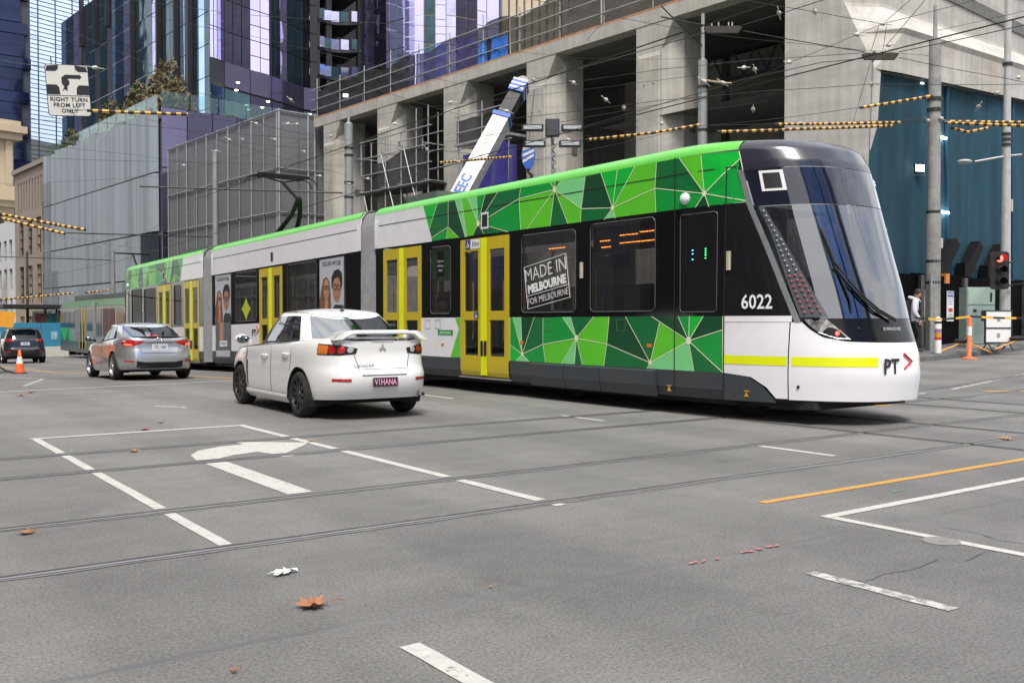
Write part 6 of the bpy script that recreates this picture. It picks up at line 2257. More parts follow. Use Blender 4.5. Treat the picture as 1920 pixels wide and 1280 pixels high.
for (u0, d0, _), (u1, d1, m) in zip(bays[:-1], bays[1:]):
    k0, k1 = (d0 / math.cos(R(brg(u0) - 35.75)), d1 / math.cos(R(brg(u1) - 35.75)))
    A, B = wpt(brg(u0), k0), wpt(brg(u1), k1)
    L_ = math.hypot(B[0] - A[0], B[1] - A[1])
    z0 = 27.2 if u0 < 720 else 22
    rows = list(np.arange(z0, 44, STY if u0 > 720 else STY / 2 if 472 <= u0 < 508 else STY))
    if m == 'HALF':
        rows = list(np.arange(z0 - .5, 44, STY / 2))
        facade(tw, A, B, 0, 0, [0, L_], rows, lambda i, j: LAV)
    elif m == 'BALC':
        cs_ = list(np.linspace(0, L_, 6))
        for j, z in enumerate(np.arange(26.0, 44, STY)):
            # slab edge curving inward, glass balustrades, black posts
            for i in range(5):
                mbx = MB()
                mbx.box(0, L_ / 5 - .08, 0, .08, 0, 1.15)
                o = mbx.build('balcony_pane', LAVW if (i + j) % 3 else TEAL, tw)
                t_ = (i + .5) / 5
                p = (lerp(A[0], B[0], i / 5), lerp(A[1], B[1], i / 5) + 1.1 * math.sin(math.pi * t_))
                o.location = Vector((p[0], p[1], z)) - tw.location
                o.rotation_euler = (0, 0, math.atan2(B[1] - A[1], B[0] - A[0]))
            pts = [(lerp(A[0], B[0], t_) - tw.location.x, lerp(A[1], B[1], t_) + 1.1 * math.sin(math.pi * t_) - tw.location.y) for t_ in np.linspace(0, 1, 9)]
            mbx = MB()
            mbx.prism(pts + [(pts[-1][0] + .5, pts[-1][1] + 6), (pts[0][0] + .5, pts[0][1] + 6)], z - .35 - tw.location.z, z - .02 - tw.location.z)
            mbx.build('balcony_slab', BLK, tw)
            for t_, w_ in ((.12, 1.5), (.52, 1.6)):    # bright openings through the far side
                mbx = MB()
                x, y = lerp(A[0], B[0], t_) - tw.location.x, lerp(A[1], B[1], t_) + 4.4 - tw.location.y
                mbx.box(x - w_ / 2, x + w_ / 2, y, y + .1, z + .9 - tw.location.z, z + 2.4 - tw.location.z)
                mbx.build('through_window', LAV, tw)
        for t_ in (.0, .36, 1.):
            mbx = MB()
            x, y = lerp(A[0], B[0], t_) - tw.location.x, lerp(A[1], B[1], t_) + 1.1 * math.sin(math.pi * t_) - tw.location.y + .2
            mbx.box(x - .35, x + .35, y, y + .6, 10, 34)
            mbx.build('balcony_post', BLK, tw)
        mbx = MB()
        mbx.box(A[0] - tw.location.x, B[0] - tw.location.x, A[1] + 5 - tw.location.y, A[1] + 5.3 - tw.location.y, 8, 34)
        mbx.build('balcony_back', BLK, tw)
    else:
        facade(tw, A, B, 0, 0, [0, L_], rows, lambda i, j, m=m: m)
# street-side flank of the tower, receding to the left
FA = Vector((wpt(brg(397), 94.2 / math.cos(R(brg(397) - 35.75)))[0], wpt(brg(397), 94.2 / math.cos(R(brg(397) - 35.75)))[1]))
fd = Vector((-math.sin(R(6)), math.cos(R(6))))
FB = FA + fd * 46
fc = [0, 1.2, 2.6, 3.9, 4.4, 5.4, 6.0, 7.2, 8.0, 9.6, 11.8, 12.6, 14.6, 17, 19.2, 20.4, 23.2, 25.8, 27.0, 28.6, 31, 33, 36, 38, 41, 44, 46]
fmats = [TEAL, PBL, TEAL, BLK, LAVW, BLK, PBL, BLK, TEAL, TEAL, BLK, LAVW, TEAL, TEAL, BLK, LAVW, TEAL, PBL, BLK, TEAL, BLK, TEAL, BLK, LAVW, TEAL, PBL]
facade(tw, tuple(FB), tuple(FA), 0, 0, [46 - c for c in fc[::-1]], list(np.arange(16, 44, STY)), lambda i, j: fmats[::-1][i])
for s_ in (4.2, 7.6, 12.2, 19.8, 27.8, 32, 37):
    p = FA + fd * s_
    mbx = MB()
    mbx.box(p.x - .5 - 32, p.x - 32, p.y - .25 - 94, p.y + .25 - 94, 4 if s_ < 20 else 18 + (s_ * 3) % 7, 34)
    mbx.build('vertical_fin', BLK, tw)
mb = MB()
mb.box(4, 30, 16, 40, 3, 32)
mb.build('tower_core', BLK, tw)
# lounge level between podium and tower: plum spandrel, glass front, dark undercroft, lamps, stools
lo_ = thing('terrace_lounge', 'glazed terrace lounge with plum spandrel below the lavender tower', 'building', (31.5, 93, 0))
ba = [(397, 93.4), (424, 95.4), (472, 98.4), (512, 100.9), (571, 105.7), (640, 108.5), (700, 109)]
for (u0, d0), (u1, d1) in zip(ba[:-1], ba[1:]):
    A, B = wpt(brg(u0), d0 / math.cos(R(brg(u0) - 35.75))), wpt(brg(u1), d1 / math.cos(R(brg(u1) - 35.75)))
    L_ = math.hypot(B[0] - A[0], B[1] - A[1])
    n = max(1, round(L_ / 2.4))
    cols = list(np.linspace(0, L_, n + 1))
    if u0 >= 424:
        facade(lo_, A, B, 0, 0, cols, [24.6, 27.1], lambda i, j: PLUM[1], nm='spandrel_panel')
    facade(lo_, A, B, 0, 0, cols, [17.2, 24.5], lambda i, j: PLUM[2 if i % 3 else 3] if u0 >= 471 else TEAL, nm='lounge_pane')
    if u0 < 420:
        facade(lo_, A, B, 0, 0, [0, L_], [24.4, 27.0], lambda i, j: BLK, nm='soffit_edge')
WLAMP = mat('warm_downlight', (1, .8, .5), .4, emit=6)
for u, d, z in ((449, 96, 25.0), (446, 95, 24.0), (494, 99, 23.2), (505, 99, 23.8), (583, 104, 23.6), (558, 104, 22.6)):
    p = wpt(brg(u), (d - .5) / math.cos(R(brg(u) - 35.75)))
    mb = MB()
    mb.lathe([(.001, 0), (.16, 0), (.18, .06), (.001, .06)], (p[0] - 31.5, p[1] - 93, z), 10)
    mb.build('downlight', WLAMP, lo_)
for u, lb_ in ((432, 'black bar stool nearest the balustrade end on the podium terrace'), (454, 'middle one of three black bar stools on the podium terrace'), (474, 'black bar stool farthest right on the podium terrace')):
    p = wpt(brg(u), 92 / math.cos(R(brg(u) - 35.75)))
    t = thing('bar_stool', lb_, 'stool', (p[0], p[1], 17.2 + 1.0), 0, 'stools on the podium terrace')
    mb = MB()
    mb.box(-.45, .45, -.3, .3, .9, 1.0).box(-.45, .45, .25, .33, 1.0, 1.7)
    mb.build('seat', BLK, t)
    mb = MB()
    mb.tube([(0, 0, -.9), (0, 0, .9)], .06, 6).tube([(-.45, 0, -.9), (.45, 0, -.9)], .05, 5)
    mb.build('leg', BLK, t)
# beige slab tower seen over the guard rail
bs = thing('beige_slab_tower', 'beige concrete tower with narrow vertical window slots above the guard rail', 'tower', (66, 88, 0))
A, B = wpt(brg(942), 112), wpt(brg(1090), 118)
L_ = math.hypot(B[0] - A[0], B[1] - A[1])
dv = Vector((B[0] - A[0], B[1] - A[1])).normalized()
for i in range(9):
    p = Vector(A) + dv * (i * 1.05)
    mb = MB()
    mb.box(0, .78, 0, .5, 20, 46)
    o = mb.build('concrete_rib', CRM, bs)
    o.location = (p.x - 66, p.y - 88, 0)
    o.rotation_euler = (0, 0, math.atan2(dv.y, dv.x))
    mb = MB()
    mb.box(.78, 1.05, .25, .4, 20, 46)
    o = mb.build('window_slot', DARKP, bs)
    o.location = (p.x - 66, p.y - 88, 0)
    o.rotation_euler = (0, 0, math.atan2(dv.y, dv.x))
mb = MB()
mb.box(A[0] - 66, A[0] - 55, A[1] - 87, A[1] - 70, 10, 46)
mb.build('tower_core', CRM, bs)
mb = MB()
mb.box(A[0] - 66 + 9, A[0] - 66 + 40, A[1] - 86.5, A[1] - 70, 10, 46)
mb.build('side_block', mat('beige_block', (.36, .31, .24), .8), bs)
# ---- the other side of the crossing (behind the viewer): what the glass and the paint reflect
def plain_block(name, label, x, y, w, d, h, m, rz=0):
    t = thing(name, label, 'building', (x, y, -.2), rz)
    mb = MB()
    mb.box(0, w, 0, d, 0, h)
    mb.build('wall', m, t)
    for s_ in range(2):
        mb = MB()
        n = int((w if s_ == 0 else d) / 2.6)
        for i in range(n):
            for z in np.arange(4.2, h - 2, 3.5):
                if s_ == 0: mb.box(.7 + i * 2.6, 2.2 + i * 2.6, d - .0, d + .03, z, z + 2.1)
                else: mb.box(w, w + .03, .7 + i * 2.6, 2.2 + i * 2.6, z, z + 2.1)
        tag(mb.build('windows', DARKP, t), kind='stuff')
    return t

STB = mat('far_side_stone', (.10, .10, .10), .8, var=.2, scale=.4)
plain_block('office_block', 'grey office block across the street behind the viewer', -34, -6, 22, 36, 26, STB)
plain_block('office_block', 'dark office block across the street further along', -36, 34, 24, 60, 34, mat('far_side_brick', (.075, .07, .068), .8, var=.2))

gt = thing('reflected_blue_tower', 'blue glass office tower behind the viewer mirrored in the windscreen', 'tower', (-26, -75, 0), R(8))
for i in range(20):  # tower added out of view; bay tints and width shape the windscreen's reflection
    mb = MB()
    mb.box(i * 3.0, i * 3.0 + 2.9, 0, 18, 0, 75)
    mb.build('glass_bay', (mirror('tower_bay_blue', (.20, .36, .80), .08, .1, .1, .75), mat('tower_bay_pale', (.45, .5, .56), .3), mat('tower_bay_navy', (.02, .04, .14), .15, .2))[(1, 2, 0, 0, 0, 1, 0, 0, 0, 0, 0, 2, 0, 0, 0, 1, 1, 2, 2, 1)[i]], gt)
# ------------------------------------------------------------------ overhead wires
WIRES=[([(14.30,14.52,7.71),(15.80,14.68,7.84)],22),
([(16.46,14.20,7.84),(17.07,12.54,8.07)],12),
([(16.47,14.19,7.72),(19.52,13.22,7.54)],14),
([(18.17,24.09,8.92),(15.72,15.96,7.70),(15.79,14.68,7.68)],14),
([(16.45,22.85,8.13),(17.15,17.40,7.67),(19.05,16.03,7.91),(19.51,13.23,7.52)],9),
([(16.94,21.22,6.65),(17.14,17.39,6.80),(18.10,15.47,7.18),(18.71,13.80,7.30),(19.49,13.24,7.39)],12),
([(15.85,22.02,7.07),(17.85,18.11,7.12),(19.31,15.83,7.13),(21.49,14.26,7.30),(25.61,12.53,7.54)],10),
([(20.16,12.76,7.54),(20.51,10.05,7.55)],13),
([(20.16,12.76,7.41),(25.10,12.90,7.71),(25.61,12.54,7.58)],11),
([(17.23,14.90,8.74),(18.57,13.93,8.47),(19.87,12.99,8.19),(22.70,12.21,9.11)],9),
([(19.87,12.99,8.19),(20.44,12.59,8.79)],9),
([(19.91,12.95,7.66),(19.76,11.84,8.45)],9),
([(19.80,13.04,8.15),(19.64,13.14,7.54)],9),
([(19.94,12.94,8.15),(19.86,12.98,7.54)],9),
([(17.79,16.92,6.80),(18.93,14.88,7.56),(19.38,13.33,7.94),(19.87,12.99,8.19)],8),
([(19.64,13.13,7.36),(21.04,14.56,6.36)],7),
([(18.86,17.37,6.47),(19.30,15.81,6.40),(21.16,14.49,6.71)],9),
([(17.11,34.65,6.65),(17.60,24.44,6.71),(17.55,20.77,6.47),(19.38,18.23,6.66),(20.56,16.14,6.52),(25.77,15.25,7.05)],10),
([(25.77,15.25,7.05),(24.57,12.02,6.25)],10),
([(21.04,14.56,6.36),(25.67,15.19,7.12)],8),
([(5.15,33.52,11.12),(9.15,30.59,9.00)],8),
([(5.40,35.80,11.08),(7.87,31.51,9.07),(11.83,31.11,8.53)],8),
([(5.46,28.34,10.11),(10.38,27.25,9.66),(16.81,25.07,8.66)],8),
([(6.61,27.51,10.11),(10.02,26.29,9.97),(17.10,22.42,9.85)],8),
([(7.77,43.88,8.16),(12.13,38.27,7.67),(17.48,35.65,7.70)],8),
([(3.67,27.11,7.91),(3.80,19.58,6.11)],8),
([(3.79,19.56,5.31),(4.05,19.37,5.32),(5.95,19.24,5.45),(8.13,21.38,5.89),(17.50,35.66,8.75)],9),
([(3.96,29.34,6.89),(7.69,31.60,7.54),(16.10,35.43,8.56)],8),
([(5.40,33.28,8.75),(17.48,35.64,7.27)],7),
([(6.81,50.72,7.80),(12.07,43.24,7.72),(17.50,35.67,9.23)],7),
([(12.06,40.82,9.09),(17.49,35.66,8.25)],7),
([(17.50,35.66,8.75),(19.49,25.55,6.74),(23.22,21.66,7.70)],9),
([(17.51,35.68,9.55),(17.88,31.71,9.32),(23.24,21.68,9.34)],8),
([(17.48,35.65,7.81),(17.95,29.15,7.69),(18.86,22.32,7.53),(23.23,21.67,8.65)],9),
([(13.82,27.22,8.75),(16.25,25.44,7.83),(18.84,21.09,6.66)],7),
([(12.46,23.27,9.07),(17.58,20.81,8.76),(23.25,21.69,9.86)],7),
([(13.35,17.70,8.74),(23.26,21.71,10.72)],9),
([(18.60,18.88,9.91),(23.24,21.71,10.27)],24),
([(16.94,20.05,8.99),(16.41,17.98,9.46)],7),
([(20.38,18.76,7.33),(20.12,16.48,7.10)],8),
([(16.71,49.81,9.50),(11.92,47.08,9.18),(6.08,45.12,8.94)],7),
([(16.70,49.80,8.94),(17.49,35.66,8.62)],7),
([(12.15,67.81,6.95),(14.32,51.41,5.03),(14.74,38.81,5.97)],8),
([(9.03,67.56,5.77),(13.75,57.98,4.79)],8),
([(13.37,64.41,4.76),(16.69,49.78,8.10)],7),
([(13.94,68.88,2.85),(14.59,43.81,4.59)],7),
([(14.76,38.84,7.60),(15.94,30.59,7.65),(16.26,25.45,8.08)],8),
([(25.80,15.29,9.61),(25.64,12.57,9.47)],8),
([(21.49,14.26,7.30),(25.77,15.26,7.63)],7),
([(23.26,21.71,10.69),(22.23,17.48,9.21),(25.79,15.28,8.92)],8)]
STRIPED=[[(4.07,19.34,5.31),(5.91,19.23,5.45)],
[(21.13,14.44,6.69),(22.66,13.41,7.00)],
[(19.76,15.98,6.37),(23.45,14.80,6.67)],
[(18.65,16.90,6.20),(20.37,15.66,6.27),(23.19,14.87,6.56)],
[(23.84,13.78,6.54),(24.57,12.02,6.25)],
[(23.90,13.74,6.57),(24.58,12.02,6.34)],
[(23.99,13.67,6.40),(24.35,13.41,6.29),(24.77,13.11,6.40)],
[(17.49,20.70,6.45),(18.52,19.09,6.51)],
[(18.34,18.97,6.46),(19.40,18.21,6.69)],
[(3.32,24.79,3.82),(4.12,24.21,3.63),(4.91,23.63,3.45)],
[(3.32,24.79,3.73),(4.53,23.90,3.36)],
[(6.00,45.01,2.26),(8.96,45.34,2.59)],
[(9.34,45.07,2.59),(10.44,45.51,2.74)],
[(17.33,28.33,6.82),(18.15,25.28,6.68)]]
INSUL=[(5.60,25.71,7.71),(16.88,36.11,8.90),(14.62,26.61,7.54),(16.31,22.93,7.50),(16.05,25.60,8.21),(17.13,21.08,6.47),(16.78,26.26,6.49),(18.01,16.77,7.36),(16.63,20.24,7.83),(18.83,16.19,7.71),(17.34,19.72,7.37),(17.74,19.43,7.15),(18.60,13.91,8.47),(19.87,12.99,8.19),(19.38,13.33,7.94),(19.97,12.90,7.70),(18.93,14.88,7.57),(19.05,16.03,7.67),(19.93,17.87,7.83),(19.80,16.71,6.89),(21.44,14.30,7.30),(24.99,12.98,7.31),(24.59,13.26,6.96),(13.58,32.34,9.22),(11.09,29.15,7.54),(13.17,37.54,8.56),(13.60,37.23,8.56),(14.08,41.82,8.82),(12.93,42.63,8.19),(13.87,34.56,8.18),(14.28,34.28,8.78),(14.76,33.91,7.72),(16.08,35.41,7.12),(16.96,22.49,8.41),(18.56,18.82,6.72),(20.79,15.98,6.51),(25.39,15.15,7.01),(25.69,14.93,7.07),(25.44,12.66,7.72),(16.70,32.48,6.71),(17.03,34.72,6.80),(16.97,28.61,7.28),(17.97,26.64,6.38),(17.93,14.39,8.43)]
WIREM = mat('wire_dark', (.03, .03, .032), .5, .5)
COPP = mat('wire_contact', (.05, .042, .038), .45, .7)
PORC = mat('insulator_pale', (.52, .50, .45), .5, var=.2)
YB1, YB2 = mat('guard_yellow', (.70, .40, .08), .6, var=.1), mat('guard_black', (.02, .02, .02), .6)
def wire_label(pts):
    a, b = pts[0], pts[-1]
    return a, b
def span(pts, r, sag=.012):
    P = []
    for a, b in zip(pts[:-1], pts[1:]):
        a, b = Vector(a), Vector(b)
        L = (b - a).length
        for i in range(6):
            t = i / 6
            p = a.lerp(b, t)
            p.z -= L * sag * 4 * t * (1 - t)
            P.append(p)
    P.append(Vector(pts[-1]))
    return P
# what each wire runs in front of, judged by the compass bearing seen from the crossing
MARK = [(8, 'the cream corner building'), (11.5, 'the hook-turn sign'), (14, 'the glass fin podium'), (17, 'the plum podium end'), (20.5, 'the mesh building'), (26, 'the first concrete pier'), (29, 'the scaffold bay'), (32.5, 'the third concrete pier'), (36.5, 'the crane'), (40, 'the floodlight mast'), (43.5, 'the tram roof pier'), (47.5, 'the cab pole'), (52, 'the corner pier'), (56.5, 'the blue shade cloth'), (59.5, 'the power pole'), (90, 'the slim light pole')]
def mark(p):
    b = math.degrees(math.atan2(p[0], p[1]))
    return next(n for a, n in MARK if b < a)
def height(p):
    e = math.degrees(math.atan2(p[2] - 1.35, math.hypot(p[0], p[1])))
    return 'lower' if e < 9.5 else ('mid-height' if e < 12.5 else ('high' if e < 15.5 else 'topmost'))
SEEN = {}
def once(s):
    SEEN[s] = SEEN.get(s, 0) + 1
    if SEEN[s] == 1: return s
    return ('', '', 'second ', 'third ', 'fourth ', 'fifth ', 'sixth ', 'seventh ')[min(SEEN[s], 7)] + s
for i, (pts, r) in enumerate(WIRES):
    mb = MB()
    mb.tube(span(pts, r, .004), r * .8 / 1000, 5)
    tag(mb.build('span_wire', WIREM, None), once('%s span wire from %s to %s' % (height(pts[len(pts) // 2]), mark(pts[0]), mark(pts[-1]))), 'wire', 'overhead span wires')
for x, y0_, y1_, lb in ((11.05, 1, 34, 'black contact wire hanging straight above the tram roof'), (14.6, 1, 95, 'black contact wire above the empty track on the far side of the tram')):
    mb = MB()
    z = lambda y: 5.88 + max(-.9, min(0, -.021 * (y - 20)))
    mb.tube([(x - .05 * math.sin(y * .1) - .035 * max(0, y - 20) * (x < 12), y, z(y)) for y in np.linspace(y0_, y1_, 24)], .012, 5)
    tag(mb.build('contact_wire', COPP, None), lb, 'wire')
for i, pts in enumerate(STRIPED):
    P = span(pts, 20, .003)
    t = thing('striped_wire_guard', once('%s striped wire guard from %s to %s' % ('long' if (P[-1] - P[0]).length > 2.5 else 'short', mark(P[0]), mark(P[-1]))), 'wire guard', tuple(P[0]), 0, 'striped guards on overhead wires')
    o = P[0].copy()
    seg = []
    for a, b in zip(P[:-1], P[1:]):
        n = max(1, int((b - a).length / .022))
        seg += [a.lerp(b, k / n) - o for k in range(n)]
    seg.append(P[-1] - o)
    m1, m2 = MB(), MB()
    st = max(2, int(len(seg) / max(6, (P[-1] - P[0]).length * 11)))
    r = .034 if i == 0 else .040
    k, c_ = 0, 0
    while k < len(seg) - 1:
        e_ = min(len(seg) - 1, k + max(1, round(st * random.uniform(.75, 1.3))))
        (m1 if c_ % 2 else m2).tube(seg[k:e_ + 1], r * ((1 if c_ % 2 else .95) + random.uniform(-.06, .06)), 6)
        k, c_ = e_, c_ + 1
    tag(m1.build('yellow_rings', YB1, t), kind='stuff')
    tag(m2.build('black_sleeve', YB2, t), kind='stuff')
for i, p in enumerate(INSUL):
    mb = MB()
    s = .06
    mb.lathe([(.012, -s * 1.3), (.03, -s), (.05, -s * .3), (.035, 0), (.055, s * .3), (.03, s), (.012, s * 1.3)], (0, 0, 0), 10, axis=0)
    mb.tube([(-.22, 0, .03), (.22, 0, -.03)], .012, 5)
    o = mb.build('wire_insulator', PORC, None, True)
    o.location = p
    o.rotation_euler = (0, random.uniform(-.3, .3), random.uniform(-.6, .9))
    tag(o, once('%s pale porcelain insulator on a wire in front of %s' % (height(p), mark(p))), 'insulator', 'insulators on the overhead wires')
for loc, rz, lb in (((16.12, 14.44, 7.77), R(-36), 'dark section insulator plate hanging beside the pole behind the tram roof'), ((19.82, 13.0, 7.46), R(-36), 'dark section insulator plate hanging in front of the corner pier')):
    t = thing('section_insulator', lb, 'insulator', loc, rz)
    mb = MB()
    mb.add([(-.42, 0, .03), (-.36, 0, -.09), (.33, 0, -.09), (.42, 0, .03), (.36, 0, .06), (-.34, 0, .06)] + [(-.42, .08, .03), (-.36, .08, -.09), (.33, .08, -.09), (.42, .08, .03), (.36, .08, .06), (-.34, .08, .06)], [(0, 1, 2, 3, 4, 5), (11, 10, 9, 8, 7, 6)] + [(i, (i + 1) % 6, 6 + (i + 1) % 6, 6 + i) for i in range(6)])
    mb.build('plate', mat('insulator_rust', (.045, .035, .03), .6, .2, var=.5), t)
    for x in (-.25, -.1, .12, .2):
        mb = MB()
        mb.tube([(x, .04, .05), (x, .04, .15)], .015, 5)
        mb.build('bolt', PORC, t)
# ------------------------------------------------------------------ poles
PGREY = mat('pole_grey', (.33, .345, .35), .5, .3, var=.12, scale=3, dirt=.15)
PCONC = mat('pole_weathered', (.30, .295, .285), .7, .1, var=.25, scale=4, dirt=.2)
def pole(name, label, x, y, prof, m, z0=None):
    z0 = gz(x, y) + .1 if z0 is None else z0
    t = thing(name, label, 'pole', (x, y, z0))
    mb = MB()
    mb.lathe([(r, z - z0 if i else 0) for i, (r, z) in enumerate(prof)] + [(.001, prof[-1][1] - z0)], (0, 0, 0), 16)
    mb.build('shaft', m, t, False)
    return t
def band(t, z, r, m=None):
    mb = MB()
    mb.lathe([(r, -.04), (r + .02, -.04), (r + .02, .04), (r, .04)], (0, 0, z), 14)
    mb.build('clamp_band', m or DARK, t)
pa = pole('tram_wire_pole', 'grey steel tram-wire pole in front of the leftmost concrete pier', 17.46, 35.65, [(.20, 0), (.18, 4.5), (.165, 9.0), (.17, 9.38), (.06, 9.45), (.055, 10.0)], PGREY, -.2)
for z in (6.6, 7.2, 8.3, 8.6): band(pa, z, .17)
mb = MB()
mb.tube([(-.2, .15, 6.78), (-7.2, 3.94, 6.9)], .035, 6)
mb.build('bracket_arm', DARK, pa)
pb = pole('tram_wire_pole', 'grey steel tram-wire pole with raking top stays above the tram cab', 23.25, 21.7, [(.17, .4), (.16, 5), (.145, 9.8), (.065, 9.85), (.06, 11.3)], PGREY, .35)
for z in (4.6, 5.9, 7.2, 8.6): band(pb, z, .15)
mb = MB()
mb.tube([(-.15, -.1, 8.6), (-.3, -.2, 8.75), (.1, -.3, 8.72), (.75, -.55, 8.7)], .04, 6)
mb.build('bracket', mat('bracket_tan', (.42, .33, .22), .6), pb)
pc = pole('power_pole', 'tall thick weathered pole standing at the corner footpath in front of the hoarding', 25.7, 15.14, [(.205, .4), (.20, 4.4), (.175, 4.45), (.165, 9.3), (.06, 9.35), (.055, 10.3)], PCONC, .45)
for z in (2.0, 2.6, 4.0, 6.9, 7.2): band(pc, z, .185)
mb = MB()
mb.box(.2, .42, -.05, .1, 3.0, 3.28)
mb.build('switch_box', mat('box_beige', (.42, .40, .35), .6), pc)
mb = MB()
mb.tube([(-.26, -.1, 0), (-.26, -.1, 2.2)], .045, 6)
mb.build('conduit', GALV, pc)
pd = pole('street_light_pole', 'slim pale street light pole carrying the red traffic signal', 27.6, 14.05, [(.15, .5), (.135, 3), (.10, 7), (.085, 11.5)], mat('pole_pale', (.46, .46, .45), .5, .2, dirt=.1), .5)
for z in (5.9, 6.05, 6.2, 8.2): band(pd, z, .115)
mb = MB()
mb.tube([(.35, -.25, 5.62), (0, 0, 5.58), (-.75, .53, 5.42)], [.03, .035, .03], 6)
mb.build('lamp_arm', GALV, pd)
mb = MB()
mb.ball((-.98, .7, 5.42), .24, 12, sx=1.0, sy=.8, sz=.26)
mb.build('lamp_head', mat('lamp_grey', (.5, .5, .5), .5), pd, True)
mb = MB()
mb.box(.1, .2, -.1, 0, 4.0, 4.35)
mb.build('control_box', MATS['box_beige'], pd)
pe = pole('tram_wire_pole', 'pale grey tram-wire pole in front of the mesh building', 16.7, 49.8, [(.16, -1), (.14, 5), (.12, 10.2)], PGREY, -.8)
mb = MB()
mb.tube([(0, 0, 6.55), (-5.9, 6.7, 6.95)], .035, 6)
mb.build('bracket_arm', DARK, pe)
pf = pole('tram_wire_pole', 'grey pole with bracket arm beyond the rear of the long tram', 16.26, 69.74, [(.17, -1.2), (.14, 4), (.12, 6.2)], PGREY, -1.2)
mb = MB()
mb.tube([(0, 0, 6.75), (-6.3, 4.6, 7.0)], .035, 6)
mb.build('bracket_arm', DARK, pf)
pole('street_pole', 'dark slim pole at the far left end of the street', 12.97, 83.0, [(.12, -1.5), (.1, 3.5), (.08, 6.8)], mat('pole_dark', (.06, .065, .065), .6), -1.5)
# ------------------------------------------------------------------ hook-turn sign hanging from the span wire
hs = thing('hook_turn_sign', 'white hook-turn sign reading RIGHT TURN FROM LEFT ONLY, hung from the wires', 'sign', (3.79, 19.57, 5.69), R(-9))
hs.rotation_euler = (0, R(-4), R(-9))
SW, SH = .36, .47
def rrect(w, h, r, n=5):
    o = []
    for cx, cy, t0 in ((w - r, h - r, 0), (-w + r, h - r, 90), (-w + r, -h + r, 180), (w - r, -h + r, 270)):
        o += [(cx + r * math.cos(R(t0 + 90 * k / n)), cy + r * math.sin(R(t0 + 90 * k / n))) for k in range(n + 1)]
    return o
mb = MB()
mb.prism(rrect(SW + .012, SH + .012, .06), 0, .02, axis=1)
mb.build('backing', CPLAST, hs)
mb = MB()
mb.prism(rrect(SW, SH, .055), -.004, 0.0, axis=1)
mb.build('face', mat('sign_cream', (.66, .65, .61), .5, var=.05, dirt=.06), hs)
def sg_poly(pts, m=LETB):
    mb = MB()
    mb.add([(x, -.007, z) for x, z in pts], [tuple(range(len(pts)))])
    mb.build('marking', m, hs)
for sx_, za, zb in ((-1, .47, .35), (1, .47, .35), (-1, .10, -.08), (1, .10, -.08)):
    top = za > .4
    pts = [(sx_ * .36, za), (sx_ * .14, za), (sx_ * .15, zb + .04), (sx_ * .2, zb), (sx_ * .36, zb)] if top else [(sx_ * .36, za), (sx_ * .19, za), (sx_ * .15, za - .05), (sx_ * .14, zb), (sx_ * .36, zb)]
    if top: pts[0] = (sx_ * .335, .445)
    sg_poly(pts)
sg_poly([(-.10, -.02), (-.055, .02), (-.01, -.02), (-.01, .07), (.03, .12), (.03, .18), (.0, .2), (.03, .22), (.20, .22), (.20, .20), (.25, .255), (.20, .31), (.20, .29), (-.03, .29), (-.10, .24), (-.10, .12), (-.06, .07)])
mb = MB()
mb.box(-.36, .36, -.0075, -.004, -.105, -.095)
mb.build('marking', LETB, hs)
for k, s in enumerate(('RIGHT TURN', 'FROM LEFT', 'ONLY')):
    text('lettering', s, .105, LETB, hs, .0006, (0, -.008, -.175 - k * .105), (R(90), 0, 0), bold=.002, sx=1.0, space=1.06)
mb = MB()
mb.tube([(-.25, .01, .47), (-.25, .01, .62)], .01, 5).tube([(.25, .01, .47), (.25, .01, .62)], .01, 5)
mb.build('hanger', DARK, hs)
# ------------------------------------------------------------------ corner furniture on the right
def gp_(x, y): return gz(x, y) + .135 + .01
ts = thing('traffic_signal', 'black three-lamp traffic signal showing red on the slim pole', 'traffic signal', (26.42, 13.62, .12), R(-32))
mb = MB()
mb.prism(rrect(.27, .52, .09), -.03, .0, axis=1)
mb.v = [(x, y, z + 2.63) for x, y, z in mb.v]
mb.build('target_board', CPLAST, ts)
for k, (z, m) in enumerate(((2.96, mat('signal_red_lit', (1, .04, .03), .3, emit=6)), (2.64, mat('signal_off', (.02, .02, .018), .3)), (2.32, mat('signal_off', (.02, .02, .018), .3)))):
    mb = MB()
    mb.lathe([(.001, -.05), (.085, -.045), (.10, -.03)], (0, 0, z), 16, axis=1)
    le = mb.build('lens', m, ts, True)
    mb = MB()
    v_, f_ = grid(lambda t, y: (.115 * math.cos(t), y, z + .115 * math.sin(t)), list(np.linspace(R(-30), R(210), 14)), [-.03, -.24])
    mb.add(v_, f_)
    mb.build('visor', CPLAST, ts)
mb = MB()
mb.box(-.14, .14, 0, .2, 2.2, 3.08, c=.03)
mb.build('housing', CPLAST, ts)
mb = MB()
mb.tube([(0, .15, 2.3), (.45, .6, 2.25), (.85, .75, 2.25)], .03, 6).tube([(0, .15, 2.95), (.45, .6, 2.9), (.85, .75, 2.9)], .03, 6)
mb.build('bracket', CPLAST, ts)
t2 = thing('side_traffic_signal', 'black traffic signal turned away at the right edge of the picture', 'traffic signal', (27.95, 13.2, 0), R(60))
mb = MB()
mb.box(-.16, .16, 0, .2, 2.25, 3.1, c=.04)
mb.build('housing', CPLAST, t2)
for z in (2.4, 2.68, 2.96):
    gridmesh('visor', lambda t, y: (.115 * math.cos(t), y, z + .115 * math.sin(t)), list(np.linspace(R(-30), R(210), 14)), [-.0, -.26], CPLAST, t2)
mb = MB()
mb.tube([(0, .1, 2.4), (-.2, .35, 2.4), (.4, .55, 2.4)], .03, 6)
mb.build('bracket', CPLAST, t2)
yt = thing('yellow_banner', 'curled yellow plastic sheet hanging by the signal at the right edge', 'banner', (27.7, 12.9, 2.0), R(-30))
